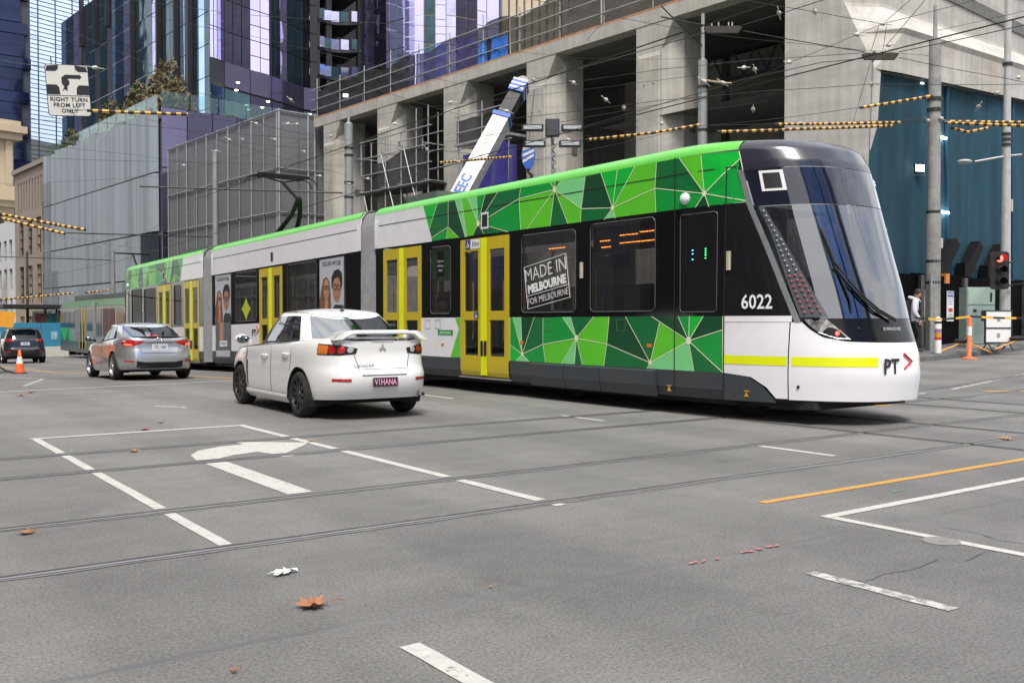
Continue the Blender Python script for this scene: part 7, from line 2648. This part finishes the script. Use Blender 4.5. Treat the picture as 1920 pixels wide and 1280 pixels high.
gridmesh('sheet', lambda a, b: (a * .3 + .25 * b * b, .1 * math.sin(3 * a + 2 * b), b * 1.0), list(np.linspace(0, 1, 6)), list(np.linspace(0, 1, 8)), mat('banner_yellow', (.70, .55, .03), .5), yt)
mb = MB()
mb.tube([(.3, 0, 1.0), (.3, .5, 1.05)], .01, 5)
mb.build('tie', CPLAST, yt)
gx, gy = 27.2, 14.65
cab_ = thing('signal_cabinet', 'pale green steel signal cabinet behind the white board', 'cabinet', (gx, gy, gp_(gx, gy)), R(-32))
GRN = mat('cabinet_green', (.36, .47, .42), .6, var=.06, dirt=.1)
mb = MB()
mb.box(-.42, .42, -.2, .25, .05, 1.72, c=.02)
mb.build('body', GRN, cab_)
mb = MB()
mb.box(-.40, .40, -.225, -.205, 1.22, 1.66)
mb.build('upper_door', GRN, cab_)
mb = MB()
mb.box(-.40, .40, -.225, -.205, .1, 1.19)
mb.build('lower_door', GRN, cab_)
for x, z, w, h in ((.28, 1.3, .06, .26), (.05, .75, .12, .3), (-.2, 1.0, .1, .08)):
    mb = MB()
    mb.box(x - w / 2, x + w / 2, -.235, -.226, z, z + h)
    mb.build('plate', DARK, cab_)
mb = MB()
mb.box(-.45, .45, -.25, .28, -.05, .05)
mb.build('plinth', CONC, cab_)
bx_, by_ = 26.15, 13.5
bd = thing('message_board', 'white two-panel message board in a dark frame before the green cabinet', 'board', (bx_, by_, gp_(bx_, by_)), R(-30))
for za, zb in ((.62, 1.06), (.22, .58)):
    mb = MB()
    mb.box(-.36, .36, -.03, .0, za, zb)
    pnl = mb.build('panel', SIGNW, bd)
    mb = MB()
    mb.box(-.05, .05, -.034, -.03, (za + zb) / 2 - .06, (za + zb) / 2 + .06)
    mb.build('sticker', mat('sticker_grey', (.3, .3, .32), .6, var=.6, scale=60), pnl)
for a in ((-.39, -.36, .18, 1.09), (.36, .39, .18, 1.09), (-.36, .36, 1.06, 1.09), (-.36, .36, .58, .62), (-.36, .36, .18, .22)):
    mb = MB()
    mb.box(a[0], a[1], -.04, .02, a[2], a[3])
    mb.build('frame_bar', mat('frame_navy', (.03, .035, .06), .5), bd)
for sx_ in (-.3, .3):
    mb = MB()
    mb.tube([(sx_, 0, .2), (sx_, -.25, .0)], .02, 5).tube([(sx_, 0, .2), (sx_, .25, .0)], .02, 5)
    mb.build('leg', DARK, bd)
def trestle(x, y, rz, label):
    t = thing('trestle_leg', label, 'trestle', (x, y, gp_(x, y)), rz)
    for a, b in (((-.75, 0, .0), (0, 0, .28)), ((0, 0, .28), (.75, 0, -.02))):
        mb = MB()
        mb.tube([a, b], .022, 5)
        mb.build('leg', mat('trestle_orange', (.75, .33, .05), .5), t)
    mb = MB()
    mb.ball((-.05, .02, .3), .28, 12, sx=1.0, sy=.35, sz=.25)
    mb.build('rubber_foot', RUB, t, True)
trestle(25.2, 13.9, R(-30), 'orange splayed trestle legs with black pad left of the white board')
trestle(26.6, 13.1, R(-30), 'orange splayed trestle legs with black pad right of the white board')
x, y = 24.55, 14.3
bo = thing('white_bollard', 'white round bollard plastered with red and yellow stickers beside the pole', 'bollard', (x, y, gp_(x, y)))
mb = MB()
mb.lathe([(.085, 0), (.085, .88), (.07, .95), (.03, .985), (.001, .99)], n=18)
mb.build('post', SIGNW, bo, True)
for z0, z1, m in ((.36, .43, MATS['paint_red']), (.43, .55, mat('sticker_orange', (.75, .35, .05), .5)), (.55, .66, mat('sticker_mauve', (.35, .2, .35), .5, var=.5, scale=30)), (.80, .86, DARK)):
    mb = MB()
    mb.lathe([(.087, z0), (.087, z1)], n=18)
    mb.build('sticker', m, bo, True)
x, y = 24.78, 13.55
de = thing('delineator_post', 'flexible orange delineator post with a white reflective collar', 'post', (x, y, gz(x, y)))
ORG = mat('delineator_orange', (.85, .16, .04), .5, var=.06)
mb = MB()
mb.lathe([(.20, 0), (.20, .02), (.08, .05), (.055, .07), (.055, 1.05), (.04, 1.11), (.001, 1.115)], n=16)
mb.build('post', ORG, de, True)
mb = MB()
mb.lathe([(.058, .62), (.058, .86)], n=16)
mb.build('collar', SIGNW, de, True)
tp = thing('barrier_tape', 'yellow and black barrier tape stretched across the corner footpath', 'tape', (23.9, 14.6, 1.42))
pts = [Vector((0, 0, 0)), Vector((.9, -1.05, .03)), Vector((3.2, -2.35, .06)), Vector((6.5, -4.0, .1))]
tot = []
for a, b in zip(pts[:-1], pts[1:]):
    n = int((b - a).length / .11)
    tot += [a.lerp(b, i / n) - Vector((0, 0, .06 * math.sin(i / n * math.pi))) for i in range(n)]
m1, m2 = MB(), MB()
for i, (a, b) in enumerate(zip(tot[:-1], tot[1:])):
    (m1 if (i // 3) % 2 else m2).add([a, b, b + Vector((0, 0, .055)), a + Vector((0, 0, .055))], [(0, 1, 2, 3)])
tag(m1.build('yellow_bands', mat('tape_yellow', (.80, .45, .05), .5), tp), kind='stuff')
tag(m2.build('black_bands', YB2, tp), kind='stuff')
# ------------------------------------------------------------------ the walking man
def person(loc, rz):
    t = thing('person', 'man in pale grey hoodie with dark backpack straps walking past the hoarding, looking down', 'person', loc, rz)
    J = {'pel': (0, 0, .92), 'wa': (0, .01, 1.08), 'ch': (0, .0, 1.30), 'nk': (0, -.03, 1.46), 'hd': (0, -.07, 1.52),
         'shl': (-.17, .0, 1.40), 'ell': (-.24, .03, 1.12), 'wrl': (-.20, -.12, .90), 'shr': (.17, 0, 1.40), 'elr': (.25, .05, 1.12), 'wrr': (.20, -.06, .88),
         'hpl': (-.09, 0, .88), 'knl': (-.10, -.12, .50), 'anl': (-.10, -.06, .09), 'tol': (-.11, -.22, .04), 'hpr': (.09, 0, .88), 'knr': (.09, .02, .48), 'anr': (.09, .18, .12), 'tor': (.10, .06, .05)}
    E_ = [('pel', 'wa'), ('wa', 'ch'), ('ch', 'nk'), ('nk', 'hd'), ('ch', 'shl'), ('shl', 'ell'), ('ell', 'wrl'), ('ch', 'shr'), ('shr', 'elr'), ('elr', 'wrr'), ('pel', 'hpl'), ('hpl', 'knl'), ('knl', 'anl'), ('anl', 'tol'), ('pel', 'hpr'), ('hpr', 'knr'), ('knr', 'anr'), ('anr', 'tor')]
    rad = {'pel': .15, 'wa': .155, 'ch': .165, 'nk': .07, 'hd': .06, 'shl': .085, 'shr': .085, 'ell': .065, 'elr': .065, 'wrl': .05, 'wrr': .05, 'hpl': .10, 'hpr': .10, 'knl': .07, 'knr': .07, 'anl': .05, 'anr': .05, 'tol': .04, 'tor': .04}
    ks = list(J)
    me = bpy.data.meshes.new('body')
    me.from_pydata([J[k] for k in ks], [(ks.index(a), ks.index(b)) for a, b in E_], [])
    o = link(bpy.data.objects.new('body', me), t)
    o.modifiers.new('skin', 'SKIN')
    for k, sv in zip(ks, me.skin_vertices[0].data):
        sv.radius = (rad[k], rad[k] * (.72 if k in ('pel', 'wa', 'ch') else 1))
        sv.use_root = k == 'pel'
    sb = o.modifiers.new('sub', 'SUBSURF')
    sb.levels = sb.render_levels = 2
    m = mat('hoodie', (.62, .61, .66), .85, var=.08)
    bpy.context.view_layer.update()
    me2 = bpy.data.meshes.new_from_object(o.evaluated_get(bpy.context.evaluated_depsgraph_get()))
    o.modifiers.clear()
    o.data = me2
    me2.materials.clear()
    me2.materials.append(m)
    me2.materials.append(mat('trousers_black', (.012, .012, .014), .8))
    me2.materials.append(mat('shoe', (.03, .03, .03), .6))
    for p in me2.polygons:
        p.use_smooth = True
        c = p.center
        p.material_index = 2 if c.z < .11 else (1 if c.z < .86 and abs(c.x) < .19 else 0)
    # head, tilted down
    mb = MB()
    v_, f_ = [], []
    n = 16
    prof = [(.001, -.125), (.04, -.122), (.065, -.10), (.078, -.06), (.084, 0), (.085, .05), (.075, .09), (.045, .118), (.001, .125)]
    for r, z in prof:
        for j in range(n):
            a = 2 * math.pi * j / n
            y = -r * 1.18 * math.cos(a)
            x = r * math.sin(a)
            if z < -.06 and y > 0: y *= .6
            v_.append((x, y, z))
    f_ = [(i * n + j, i * n + (j + 1) % n, (i + 1) * n + (j + 1) % n, (i + 1) * n + j) for i in range(len(prof) - 1) for j in range(n)]
    mb.add(v_, f_, 0)
    mb.add([(-.012, -.098, .02), (.012, -.098, .02), (.018, -.1, -.03), (-.018, -.1, -.03), (0, -.125, -.028)], [(0, 1, 4), (1, 2, 4), (2, 3, 4), (3, 0, 4)], 0)
    for s_ in (-1, 1):
        mb.ball((s_ * .033, -.092, .018), .012, 8, k=1, sy=.4)
        mb.ball((s_ * .085, .01, 0), .022, 8, k=0, sx=.4, sz=1.4)
    mb.box(-.022, .022, -.101, -.095, -.066, -.060, k=2)
    hd = mb.build('head', [mat('skin', (.42, .25, .18), .6), mat('hair_black', (.015, .012, .01), .6), mat('lip', (.3, .13, .1), .6)], t, True)
    hd.location = (0, -.09, 1.62)
    hd.rotation_euler = (R(22), 0, R(-10))
    mb = MB()
    v_, f_ = [], []
    for i, (r, z) in enumerate([(.092, -.03), (.097, .02), (.096, .06), (.084, .105), (.05, .135), (.001, .145)]):
        for j in range(n):
            a = 2 * math.pi * j / n
            y = -r * 1.2 * math.cos(a)
            zz = z
            if i < 2 and y < -.02: zz = .055 + .012 * i
            v_.append((r * math.sin(a), y + .004, zz))
    mb.add(v_, [(i * n + j, i * n + (j + 1) % n, (i + 1) * n + (j + 1) % n, (i + 1) * n + j) for i in range(5) for j in range(n)])
    mb.build('hair', mat('hair_black', (.015, .012, .01), .6), hd, True)
    mb = MB()     # hood lying behind the neck
    mb.tube([(-.13, -.06, 1.44), (-.12, .08, 1.50), (0, .13, 1.52), (.12, .08, 1.50), (.13, -.06, 1.44), (0, -.12, 1.40), (-.13, -.06, 1.44)], .05, 8)
    mb.build('hood', m, t, True)
    for s_ in (-1, 1):      # backpack straps, hands
        mb = MB()
        mb.tube([(s_ * .12, .12, 1.42), (s_ * .12, .0, 1.50), (s_ * .13, -.12, 1.40), (s_ * .14, -.14, 1.22), (s_ * .16, -.05, 1.08)], .022, 6)
        mb.build('backpack_strap', mat('strap_navy', (.015, .018, .03), .8), t)
        w = Vector(J['wrl' if s_ < 0 else 'wrr'])
        mb = MB()
        mb.ball(w + Vector((0, -.01, -.06)), .045, 8, sx=.5, sy=.9, sz=1.1)
        for k in range(4):
            b = w + Vector((0, -.04 + k * .022, -.10))
            mb.tube([b, b + Vector((0, -.012, -.035 - .006 * (k in (1, 2)))), b + Vector((-s_ * .012, -.03, -.055))], [.010, .009, .007], 6)
        mb.tube([w + Vector((0, -.045, -.04)), w + Vector((0, -.075, -.065)), w + Vector((0, -.085, -.095))], [.011, .010, .008], 6)
        mb.build('hand', mat('skin', (.42, .25, .18), .6), t, True)
    mb = MB()
    mb.box(-.15, .15, .12, .28, 1.0, 1.44, c=.05)
    mb.build('backpack', mat('strap_navy', (.015, .018, .03), .8), t)
    return t
px_, py_ = 24.62, 15.04
person((px_, py_, gp_(px_, py_)), R(38))
# ------------------------------------------------------------------ mobile crane behind the tram
cr = thing('mobile_crane', 'white telescopic crane boom with blue-striped head rising behind the tram', 'crane', (16.9, 27.8, -.1))
CW, CB = mat('crane_white', (.62, .62, .63), .4, var=.06, dirt=.15), mat('crane_blue', (.03, .11, .45), .45)
A, B, Cc = Vector((-1.2, -.1, 2.3)), Vector((3.25, .75, 8.75)), Vector((3.95, .88, 9.75))
d_ = (B - A).normalized()
side_ = d_.cross(Vector((.75, -.66, 0))).normalized()
oth = d_.cross(side_)
def boom(a, b, w, h, m, nm, par):
    s_, o_ = side_ * h, oth * w
    q = [(-1, -1), (1, -1), (1.0, .55), (.6, 1), (-.6, 1), (-1, .55)]
    v_ = [a + s_ * y + o_ * x for x, y in q] + [b + s_ * y + o_ * x for x, y in q]
    return mesh(nm, v_, [tuple(range(6))[::-1], tuple(range(6, 12))] + [(i, (i + 1) % 6, 6 + (i + 1) % 6, 6 + i) for i in range(6)], m, par)
bm_ = boom(A, B, .30, .38, CW, 'boom', cr)
boom(B, Cc, .24, .30, DARK, 'inner_boom', cr)
boom(B - d_ * .12, B + d_ * .05, .34, .42, CB, 'boom_collar', cr)
hd_ = boom(Cc - d_ * .05, Cc + d_ * .5, .28, .38, CB, 'boom_head', cr)
for k in range(3):
    q = Cc + d_ * (.05 + k * .19)
    boom(q, q + d_ * .085, .285, .385, CW, 'head_stripe', hd_)
mb = MB()
mb.lathe([(.05, -.05), (.26, -.05), (.26, .05), (.05, .05)], tuple(Cc + d_ * .62 - side_ * .05), 14, axis=1)
mb.build('sheave', CW, cr)
o = text('lettering', 'EEC', .50, CB, bm_, .002, tuple(A + d_ * 4.55 - oth * .0 + Vector((-.30, -.36, 0))), (0, 0, 0), bold=.015)
fwd = (Vector((.75, -.66, 0)) * -1).normalized()
nrm_ = oth if oth.dot(Vector((-.58, -.81, 0))) > 0 else -oth
nrm_, ext_ = max(((oth, .30), (-oth, .30), (side_, .38), (-side_, .38)), key=lambda q: q[0].dot(Vector((-.58, -.81, -.1))))
M = Matrix((d_, nrm_.cross(d_), nrm_)).transposed()
o.rotation_euler = M.to_euler()
o.location = A + d_ * 4.55 + nrm_ * (ext_ + .006)
o2 = text('lettering', 'CRANES', .36, mat('letter_faded_orange', (.60, .46, .38), .6), bm_, .002, tuple(A + d_ * 6.5 + nrm_ * (ext_ + .006)), (0, 0, 0))
o2.rotation_euler = M.to_euler()
mb = MB()
mb.tube([Cc + d_ * .5 + Vector((.4, -.25, -.1)), Vector((4.1, .35, 7.9))], .015, 5)
mb.build('hoist_rope', DARK, cr)
hk = MB()
hk.prism([(-.2, .0), (-.26, .35), (-.12, .72), (.12, .72), (.26, .35), (.2, 0), (.08, -.2), (-.08, -.2)], -.09, .09, axis=1)
hb = hk.build('hook_block', CB, cr)
hb.location = (4.1, .35, 7.2)
hb.rotation_euler = (0, 0, R(-38))
for k in range(3):
    mb = MB()
    mb.add([(-.2, -.095, .02 + k * .22), (-.2, -.095, .13 + k * .22), (.2, -.095, .36 + k * .17), (.2, -.095, .25 + k * .17)], [(0, 1, 2, 3)])
    mb.build('block_stripe', CW, hb)
mb = MB()
mb.tube([(.0, 0, -.15), (.0, 0, -.3), (.13, 0, -.42), (.1, 0, -.58), (-.05, 0, -.64), (-.16, 0, -.55)], [.05, .05, .06, .07, .055, .02], 8)
mb.build('hook', DARK, hb, True)
mb = MB()
mb.box(-3.2, -.2, -1.0, 5.5, .6, 1.5, c=.1).box(-2.6, -.8, -.8, 1.6, 1.5, 2.9, c=.1)
mb.build('carrier', CW, cr)
for y in (.2, 1.7, 4.6):
    mb = MB()
    mb.lathe([(.1, -.2), (.5, -.2), (.52, 0), (.5, .2), (.1, .2)], (-3.0, y, .52), 18, axis=0)
    mb.build('wheel', TYRE, cr)
    mb = MB()
    mb.lathe([(.1, -.2), (.5, -.2), (.52, 0), (.5, .2), (.1, .2)], (-.4, y, .52), 18, axis=0)
    mb.build('wheel', TYRE, cr)
# ---- mast with floodlights between two piers
lm = thing('floodlight_mast', 'portable floodlight mast with four dark lamps and a coiled cable behind the tram', 'light mast', (18.62, 23.7, 0.05))
mb = MB()
mb.tube([(0, 0, 0), (0, 0, 7.1)], .05, 8)
mb.build('mast', GALV, lm)
mb = MB()
mb.tube([(.05 + .06 * math.cos(k * .9), -.08 + .03 * math.sin(k * .9), 2.5 + k * .036) for k in range(125)], .012, 4)
mb.build('coiled_cable', CPLAST, lm)
mb = MB()
mb.box(-.22, .22, -.2, .2, 7.1, 7.6, c=.04)
mb.build('head_box', mat('lamp_head_dark', (.05, .055, .065), .5), lm)
for x, z in ((-.62, 7.35), (.62, 7.35), (-.55, 6.85), (.55, 6.85)):
    mb = MB()
    mb.box(x - .34, x + .34, -.14, .12, z - .09, z + .09, c=.05)
    o = mb.build('floodlight', MATS['lamp_head_dark'], lm)
    mb = MB()
    mb.box(x - .28, x + .28, -.16, -.142, z - .06, z + .05)
    mb.build('lens', mat('lens_grey', (.4, .42, .44), .15, .5), o)
lm.rotation_euler = (0, 0, R(-36))
# ------------------------------------------------------------------ older tram further down the street
bt_ = thing('older_tram', 'older green and white tram with dark roof boxes behind the long tram', 'tram', (12.6, 50, gz(12, 58)))
BG = gloss('old_tram_green', '#23662a', .35, .2)
WD = mat('old_tram_window', (.03, .028, .027), .15, var=.4, scale=2)
OW = gloss('old_tram_white', '#8d8f8b', .35, .2)
mb = MB()
mb.box(.05, 2.6, 0, 18.4, .9, 3.02)
mb.build('body', OW, bt_)
mb = MB()
mb.add([(0.03, 0, 3.02), (.25, 0, 3.4), (2.4, 0, 3.4), (2.62, 0, 3.02), (0.03, 18.45, 3.02), (.25, 18.3, 3.4), (2.4, 18.3, 3.4), (2.62, 18.45, 3.02)], [(0, 1, 5, 4), (1, 2, 6, 5), (2, 3, 7, 6), (4, 5, 6, 7), (0, 3, 2, 1)])
mb.build('roof_cove', BG, bt_)
mb = MB()
mb.box(.03, 2.6, 0, 18.4, .25, .9)
mb.build('skirt', TSKIRT, bt_)
for y0_, y1_, z0_, z1_, m, nm in ((16.9, 18.35, 1.75, 2.75, WD, 'window'), (15.5, 16.8, 1.75, 2.75, WD, 'window'), (14.1, 15.4, 1.75, 2.75, WD, 'window'), (12.9, 14.0, 1.0, 2.85, mat('poster_grey_dark', (.2, .2, .22), .5, var=.4), 'advert_panel'), (11.0, 12.6, .5, 2.9, WD, 'doorway'), (9.2, 10.6, 1.6, 2.85, WD, 'window'), (7.0, 8.2, 1.3, 2.85, WD, 'window'), (5.4, 6.6, 1.3, 2.85, mat('advert_red', (.10, .012, .012), .5, var=.3), 'advert_panel'), (4.0, 5.2, 1.3, 2.85, MATS['advert_red'], 'advert_panel'), (1.5, 3.6, 1.3, 2.85, WD, 'window')):
    mb = MB()
    mb.box(.03, .052, y0_, y1_, z0_, z1_)
    mb.build(nm, m, bt_)
for y0_, y1_ in ((14.0, 18.4),):
    v_ = [(.045, 18.4, .92), (.045, 18.4, 1.7), (.045, 15.6, 1.7), (.045, 14.6, .92)]
    mesh('green_panel', v_, [(0, 1, 2, 3)], LIVM[1], bt_)
    mesh('green_panel', [(.042, 17.4, .92), (.042, 18.4, 1.5), (.042, 18.4, .92)], [(0, 1, 2)], LIVM[3], bt_)
    mesh('green_panel', [(.04, 16.9, .92), (.04, 16.0, 1.7), (.04, 15.8, .92)], [(0, 1, 2)], LIVM[4], bt_)
for y in (11.0, 11.8, 12.55):
    mb = MB()
    mb.box(.0, .03, y - .05, y + .05, .5, 2.9)
    mb.build('door_post', TYEL if y < 12 else OW, bt_)
mb = MB()
mb.box(-.02, .06, 8.5, 8.9, .3, 3.3)
mb.build('joint_hoop', OW, bt_)
mb = MB()
mb.box(.5, 2.1, 10.5, 16.5, 3.4, 3.75, c=.1)
mb.build('roof_unit', MATS['roof_unit'], bt_)
mb = MB()
mb.box(.5, 2.1, 2, 7, 3.4, 3.7, c=.1)
mb.build('roof_unit', MATS['roof_unit'], bt_)
for y in (15.5, 13.8, 5, 3.3):
    mb = MB()
    mb.lathe([(.05, -.06), (.33, -.06), (.33, .06), (.05, .06)], (.6, y, .33), 16, axis=0)
    mb.build('wheel', UNDER, bt_)
mb = MB()
mb.tube([(1.3, 4.6, 3.7), (1.3, 3.6, 4.6), (1.3, 5.2, 5.85)], .05, 5).box(.4, 2.2, 5.1, 5.3, 5.83, 5.9)
mb.build('pantograph', PB, bt_)
# ------------------------------------------------------------------ road works at the left edge, hoarding and shelter down the street
x, y = 4.92, 33.0
cn = thing('traffic_cone', 'orange traffic cone with a white band standing on the road', 'cone', (x, y, gz(x, y)))
mb = MB()
mb.box(-.19, .19, -.19, .19, 0, .03, c=.03)
mb.build('base', RUB, cn)
mb = MB()
mb.lathe([(.145, .03), (.128, .14), (.10, .31)], n=18)
mb.lathe([(.065, .52), (.03, .73), (.001, .735)], n=18)
mb.build('body', ORG, cn, True)
mb = MB()
mb.lathe([(.10, .31), (.065, .52)], n=18)
mb.build('band', SIGNW, cn, True)
x, y = 4.0, 33.4
rb = thing('road_work_trailer', 'orange and white road-work trailer cut off by the left edge', 'trailer', (x, y, gz(x, y)), R(-6))
mb = MB()
mb.box(-1.5, .33, 0, 2.4, .35, 1.15)
mb.build('tray', mat('trailer_orange', (.75, .36, .04), .5), rb)
mb = MB()
mb.box(-1.5, .35, -.05, 0, .62, 1.15)
mb.build('red_panel', ORG, rb)
mb = MB()
mb.box(-1.3, .42, .6, 2.4, 1.15, 1.7, c=.1)
mb.build('white_tank', SIGNW, rb)
mb = MB()
mb.lathe([(.05, -.1), (.3, -.1), (.32, 0), (.3, .1), (.05, .1)], (.2, .5, .32), 18, axis=0)
mb.build('wheel', TYRE, rb)
mb = MB()
mb.tube([(.3, -.1, .3), (.55, -.35, .12), (.75, -.45, .05)], .03, 6)
mb.build('hose', RUB, rb)
x, y = 11.2, 73
bh = thing('blue_hoarding', 'blue site hoarding panels on a concrete barrier by the older tram', 'hoarding', (x, y, gz(x, y)), R(-8))
for i in range(1, 4):
    mb = MB()
    mb.box(-4.2 + i * 1.75, -2.5 + i * 1.75, -.05, 0, .72, 2.35)
    o = mb.build('panel', mat('hoarding_blue', (.03, .22, .36), .6, var=.1), bh)
    mb = MB()
    mb.box(-3.6 + i * 1.75, -3.2 + i * 1.75, -.06, -.052, 1.2, 1.75)
    mb.build('print', mat('print_pale', (.25, .42, .52), .6, var=.5, scale=9), o)
for i in range(1, 4):
    mb = MB()
    mb.add([(-4.2 + i * 1.75, -.5, 0), (-2.5 + i * 1.75, -.5, 0), (-2.5 + i * 1.75, -.2, .7), (-4.2 + i * 1.75, -.2, .7), (-4.2 + i * 1.75, .3, 0), (-2.5 + i * 1.75, .3, 0), (-2.5 + i * 1.75, .05, .7), (-4.2 + i * 1.75, .05, .7)], [(0, 1, 2, 3), (3, 2, 6, 7), (0, 3, 7, 4), (1, 5, 6, 2)])
    mb.build('concrete_barrier', mat('barrier_concrete', (.36, .35, .32), .8, var=.1), bh)
sh = thing('tram_shelter', 'tram stop shelter with dark flat roof beyond the older tram', 'shelter', (14.2, 80, gz(14, 80) + .2), R(4))
mb = MB()
mb.box(-3.6, 1.6, -1, 8, 3.4, 3.65)
mb.build('roof', DARK, sh)
for y in (0, 3.5, 7):
    mb = MB()
    mb.tube([(1.2, y, 0), (1.2, y, 3.4)], .07, 6)
    mb.build('post', DARK, sh)
for i in range(3):
    mb = MB()
    mb.box(-1.2 + i * .8, -.44 + i * .8, 0, .05, .3, 3.0)
    mb.build('poster_panel', mat('shelter_poster_%d' % i, ((.35, .12, .08), (.08, .3, .3), (.5, .4, .1))[i], .5, var=.6, scale=2.5), sh)
x, y = 9.1, 66
os_ = thing('road_work_sign', 'small orange diamond road-work sign above the blue hoarding', 'sign', (x, y, gz(x, y)), R(-10))
mb = MB()
mb.prism([(-.55, 2.0), (-.35, 2.95), (.55, 2.85), (.38, 1.9)], -.02, 0, axis=1)
mb.build('board', mat('sign_orange', (.8, .36, .03), .5), os_)
mb = MB()
mb.tube([(0, .03, 0), (0, .03, 2.2)], .03, 6)
mb.build('post', GALV, os_)
# ------------------------------------------------------------------ leaves and litter on the road
def leaf(x, y, s, rz, label, m, seed):
    rnd = random.Random(seed)
    lob = [(0, -.55), (.12, -.22), (.45, -.35), (.36, -.1), (.62, .08), (.34, .14), (.38, .42), (.16, .34), (0, .62), (-.15, .32), (-.42, .44), (-.33, .12), (-.6, .02), (-.36, -.12), (-.42, -.38), (-.12, -.22)]
    curl = lambda a, b: .006 + s * (.30 * a * a + .22 * b * b) * rnd.uniform(.1, 1.6)
    v_ = [(0, 0, .006)] + [(a * s * .5, b * s * .5, 0.0) for a, b in lob]
    v2, f2 = [(0, 0, .012)], []
    for k in (.5, 1):
        for a, b in lob:
            v2.append((a * s * k, b * s * k, curl(a * k, b * k) * (1.6 if k == 1 else 1)))
    n = len(lob)
    f2 = [(0, 1 + i, 1 + (i + 1) % n) for i in range(n)] + [(1 + i, 1 + n + i, 1 + n + (i + 1) % n, 1 + (i + 1) % n) for i in range(n)]
    t = thing('dry_leaf', label, 'leaf', (x, y, gz(x, y) + .003), rz)
    mesh('blade', v2, f2, m, t, smooth=False)
    mb = MB()
    mb.tube([(0, -.5 * s, .02), (.05 * s, -.8 * s, .03), (.15 * s, -1.0 * s, .012)], .0025, 5)
    mb.build('stalk', m, t)
LB1, LB2 = mat('leaf_brown', (.32, .135, .06), .7, var=.3, scale=12), mat('leaf_tan', (.45, .27, .13), .7, var=.25, scale=12)
for i, (x, y, s, rz, m, lb) in enumerate((
    (1.86, 4.19, .150, 1.2, LB1, 'large curled brown plane leaf near the bottom of the picture'), (1.03, 6.70, .10, .4, LB1, 'brown leaf on the second rail bed at the left edge'),
    (3.22, 12.26, .12, 2.2, LB1, 'brown leaf lying on the far line of the white box'), (2.58, 10.26, .10, .3, LB2, 'tan leaf on the far track inside the white box'),
    (4.42, 9.98, .09, 1.1, LB2, 'tan leaf at the tip of the white turn arrow'), (10.9, 5.52, .13, .2, LB2, 'pale tan leaf on the rail near the right edge'),
    (1.26, 3.58, .03, 1, LB1, 'tiny brown leaf scrap at the bottom left'), (2.72, 3.96, .022, 1, LB2, 'tiny tan leaf scrap in the middle foreground'), (3.6, 12.95, .08, 2, LB1, 'small brown leaf beyond the white box'), (3.2, 20.2, .14, 2, LB1, 'brown leaf left of the silver car'), (2.9, 19.4, .14, 1, LB1, 'brown leaf short of the far stop line'))):
    leaf(x, y, s, rz, lb, m, i)
pt = thing('paper_scrap', 'torn scrap of white paper lying in the foreground', 'litter', (1.97, 4.83, .004), .5)
gridmesh('sheet', lambda a, b: (a * .11 + .02 * math.sin(b * 9), b * .06 + .015 * math.sin(a * 11), .006 + .03 * abs(math.sin(a * 4 + b * 3)) * (.3 + b * b)), list(np.linspace(-.5, .6, 9)), list(np.linspace(-.6, .6, 6)), mat('paper', (.75, .75, .74), .7), pt)
random.seed(21)
pk = thing('pink_tape_scrap', 'torn pink plastic tape stuck along the dark seam in the road', 'litter', (4.35, 3.70, .006))
PINK = mat('pink_tape', (.40, .15, .15), .6, var=.3, scale=20)
for k in range(16):
    x0 = (-.45 + k * .03 + random.uniform(-.03, .03)) if k < 6 else random.uniform(-.05, .26)
    w = random.uniform(.015, .05) * (1 if k < 6 else 1.5)
    y0_ = random.uniform(-.012, .012)
    v_ = [(x0, y0_ + random.uniform(-.01, .01), .001), (x0 + w * .5, y0_ - .012, .004), (x0 + w, y0_ + .004, .002), (x0 + w * .7, y0_ + .016, .005), (x0 + w * .2, y0_ + .012, .003)]
    mesh('scrap', v_, [(0, 1, 2, 3, 4)], PINK, pk)
gm = thing('green_paint_mark', 'small green survey paint mark by the yellow line', 'paint mark', (6.9, 4.34, .0045))
mesh('stroke', [(-.09, -.004, 0), (.09, -.012, 0), (.09, .0, 0), (-.09, .008, 0)], [(0, 1, 2, 3)], mat('paint_green', (.10, .32, .16), .8), gm)
mesh('stroke', [(-.05, .002, .001), (-.02, .03, .001), (-.005, .028, .001), (-.035, .0, .001)], [(0, 1, 2, 3)], MATS['paint_green'], gm)
# put each absolute-built thing's Empty at its base
def rebase(t, loc):
    d = Vector(loc) - t.location
    t.location = loc
    for c in t.children:
        c.location = Vector(c.location) - d
rebase(tram, (XC, 13, 0))
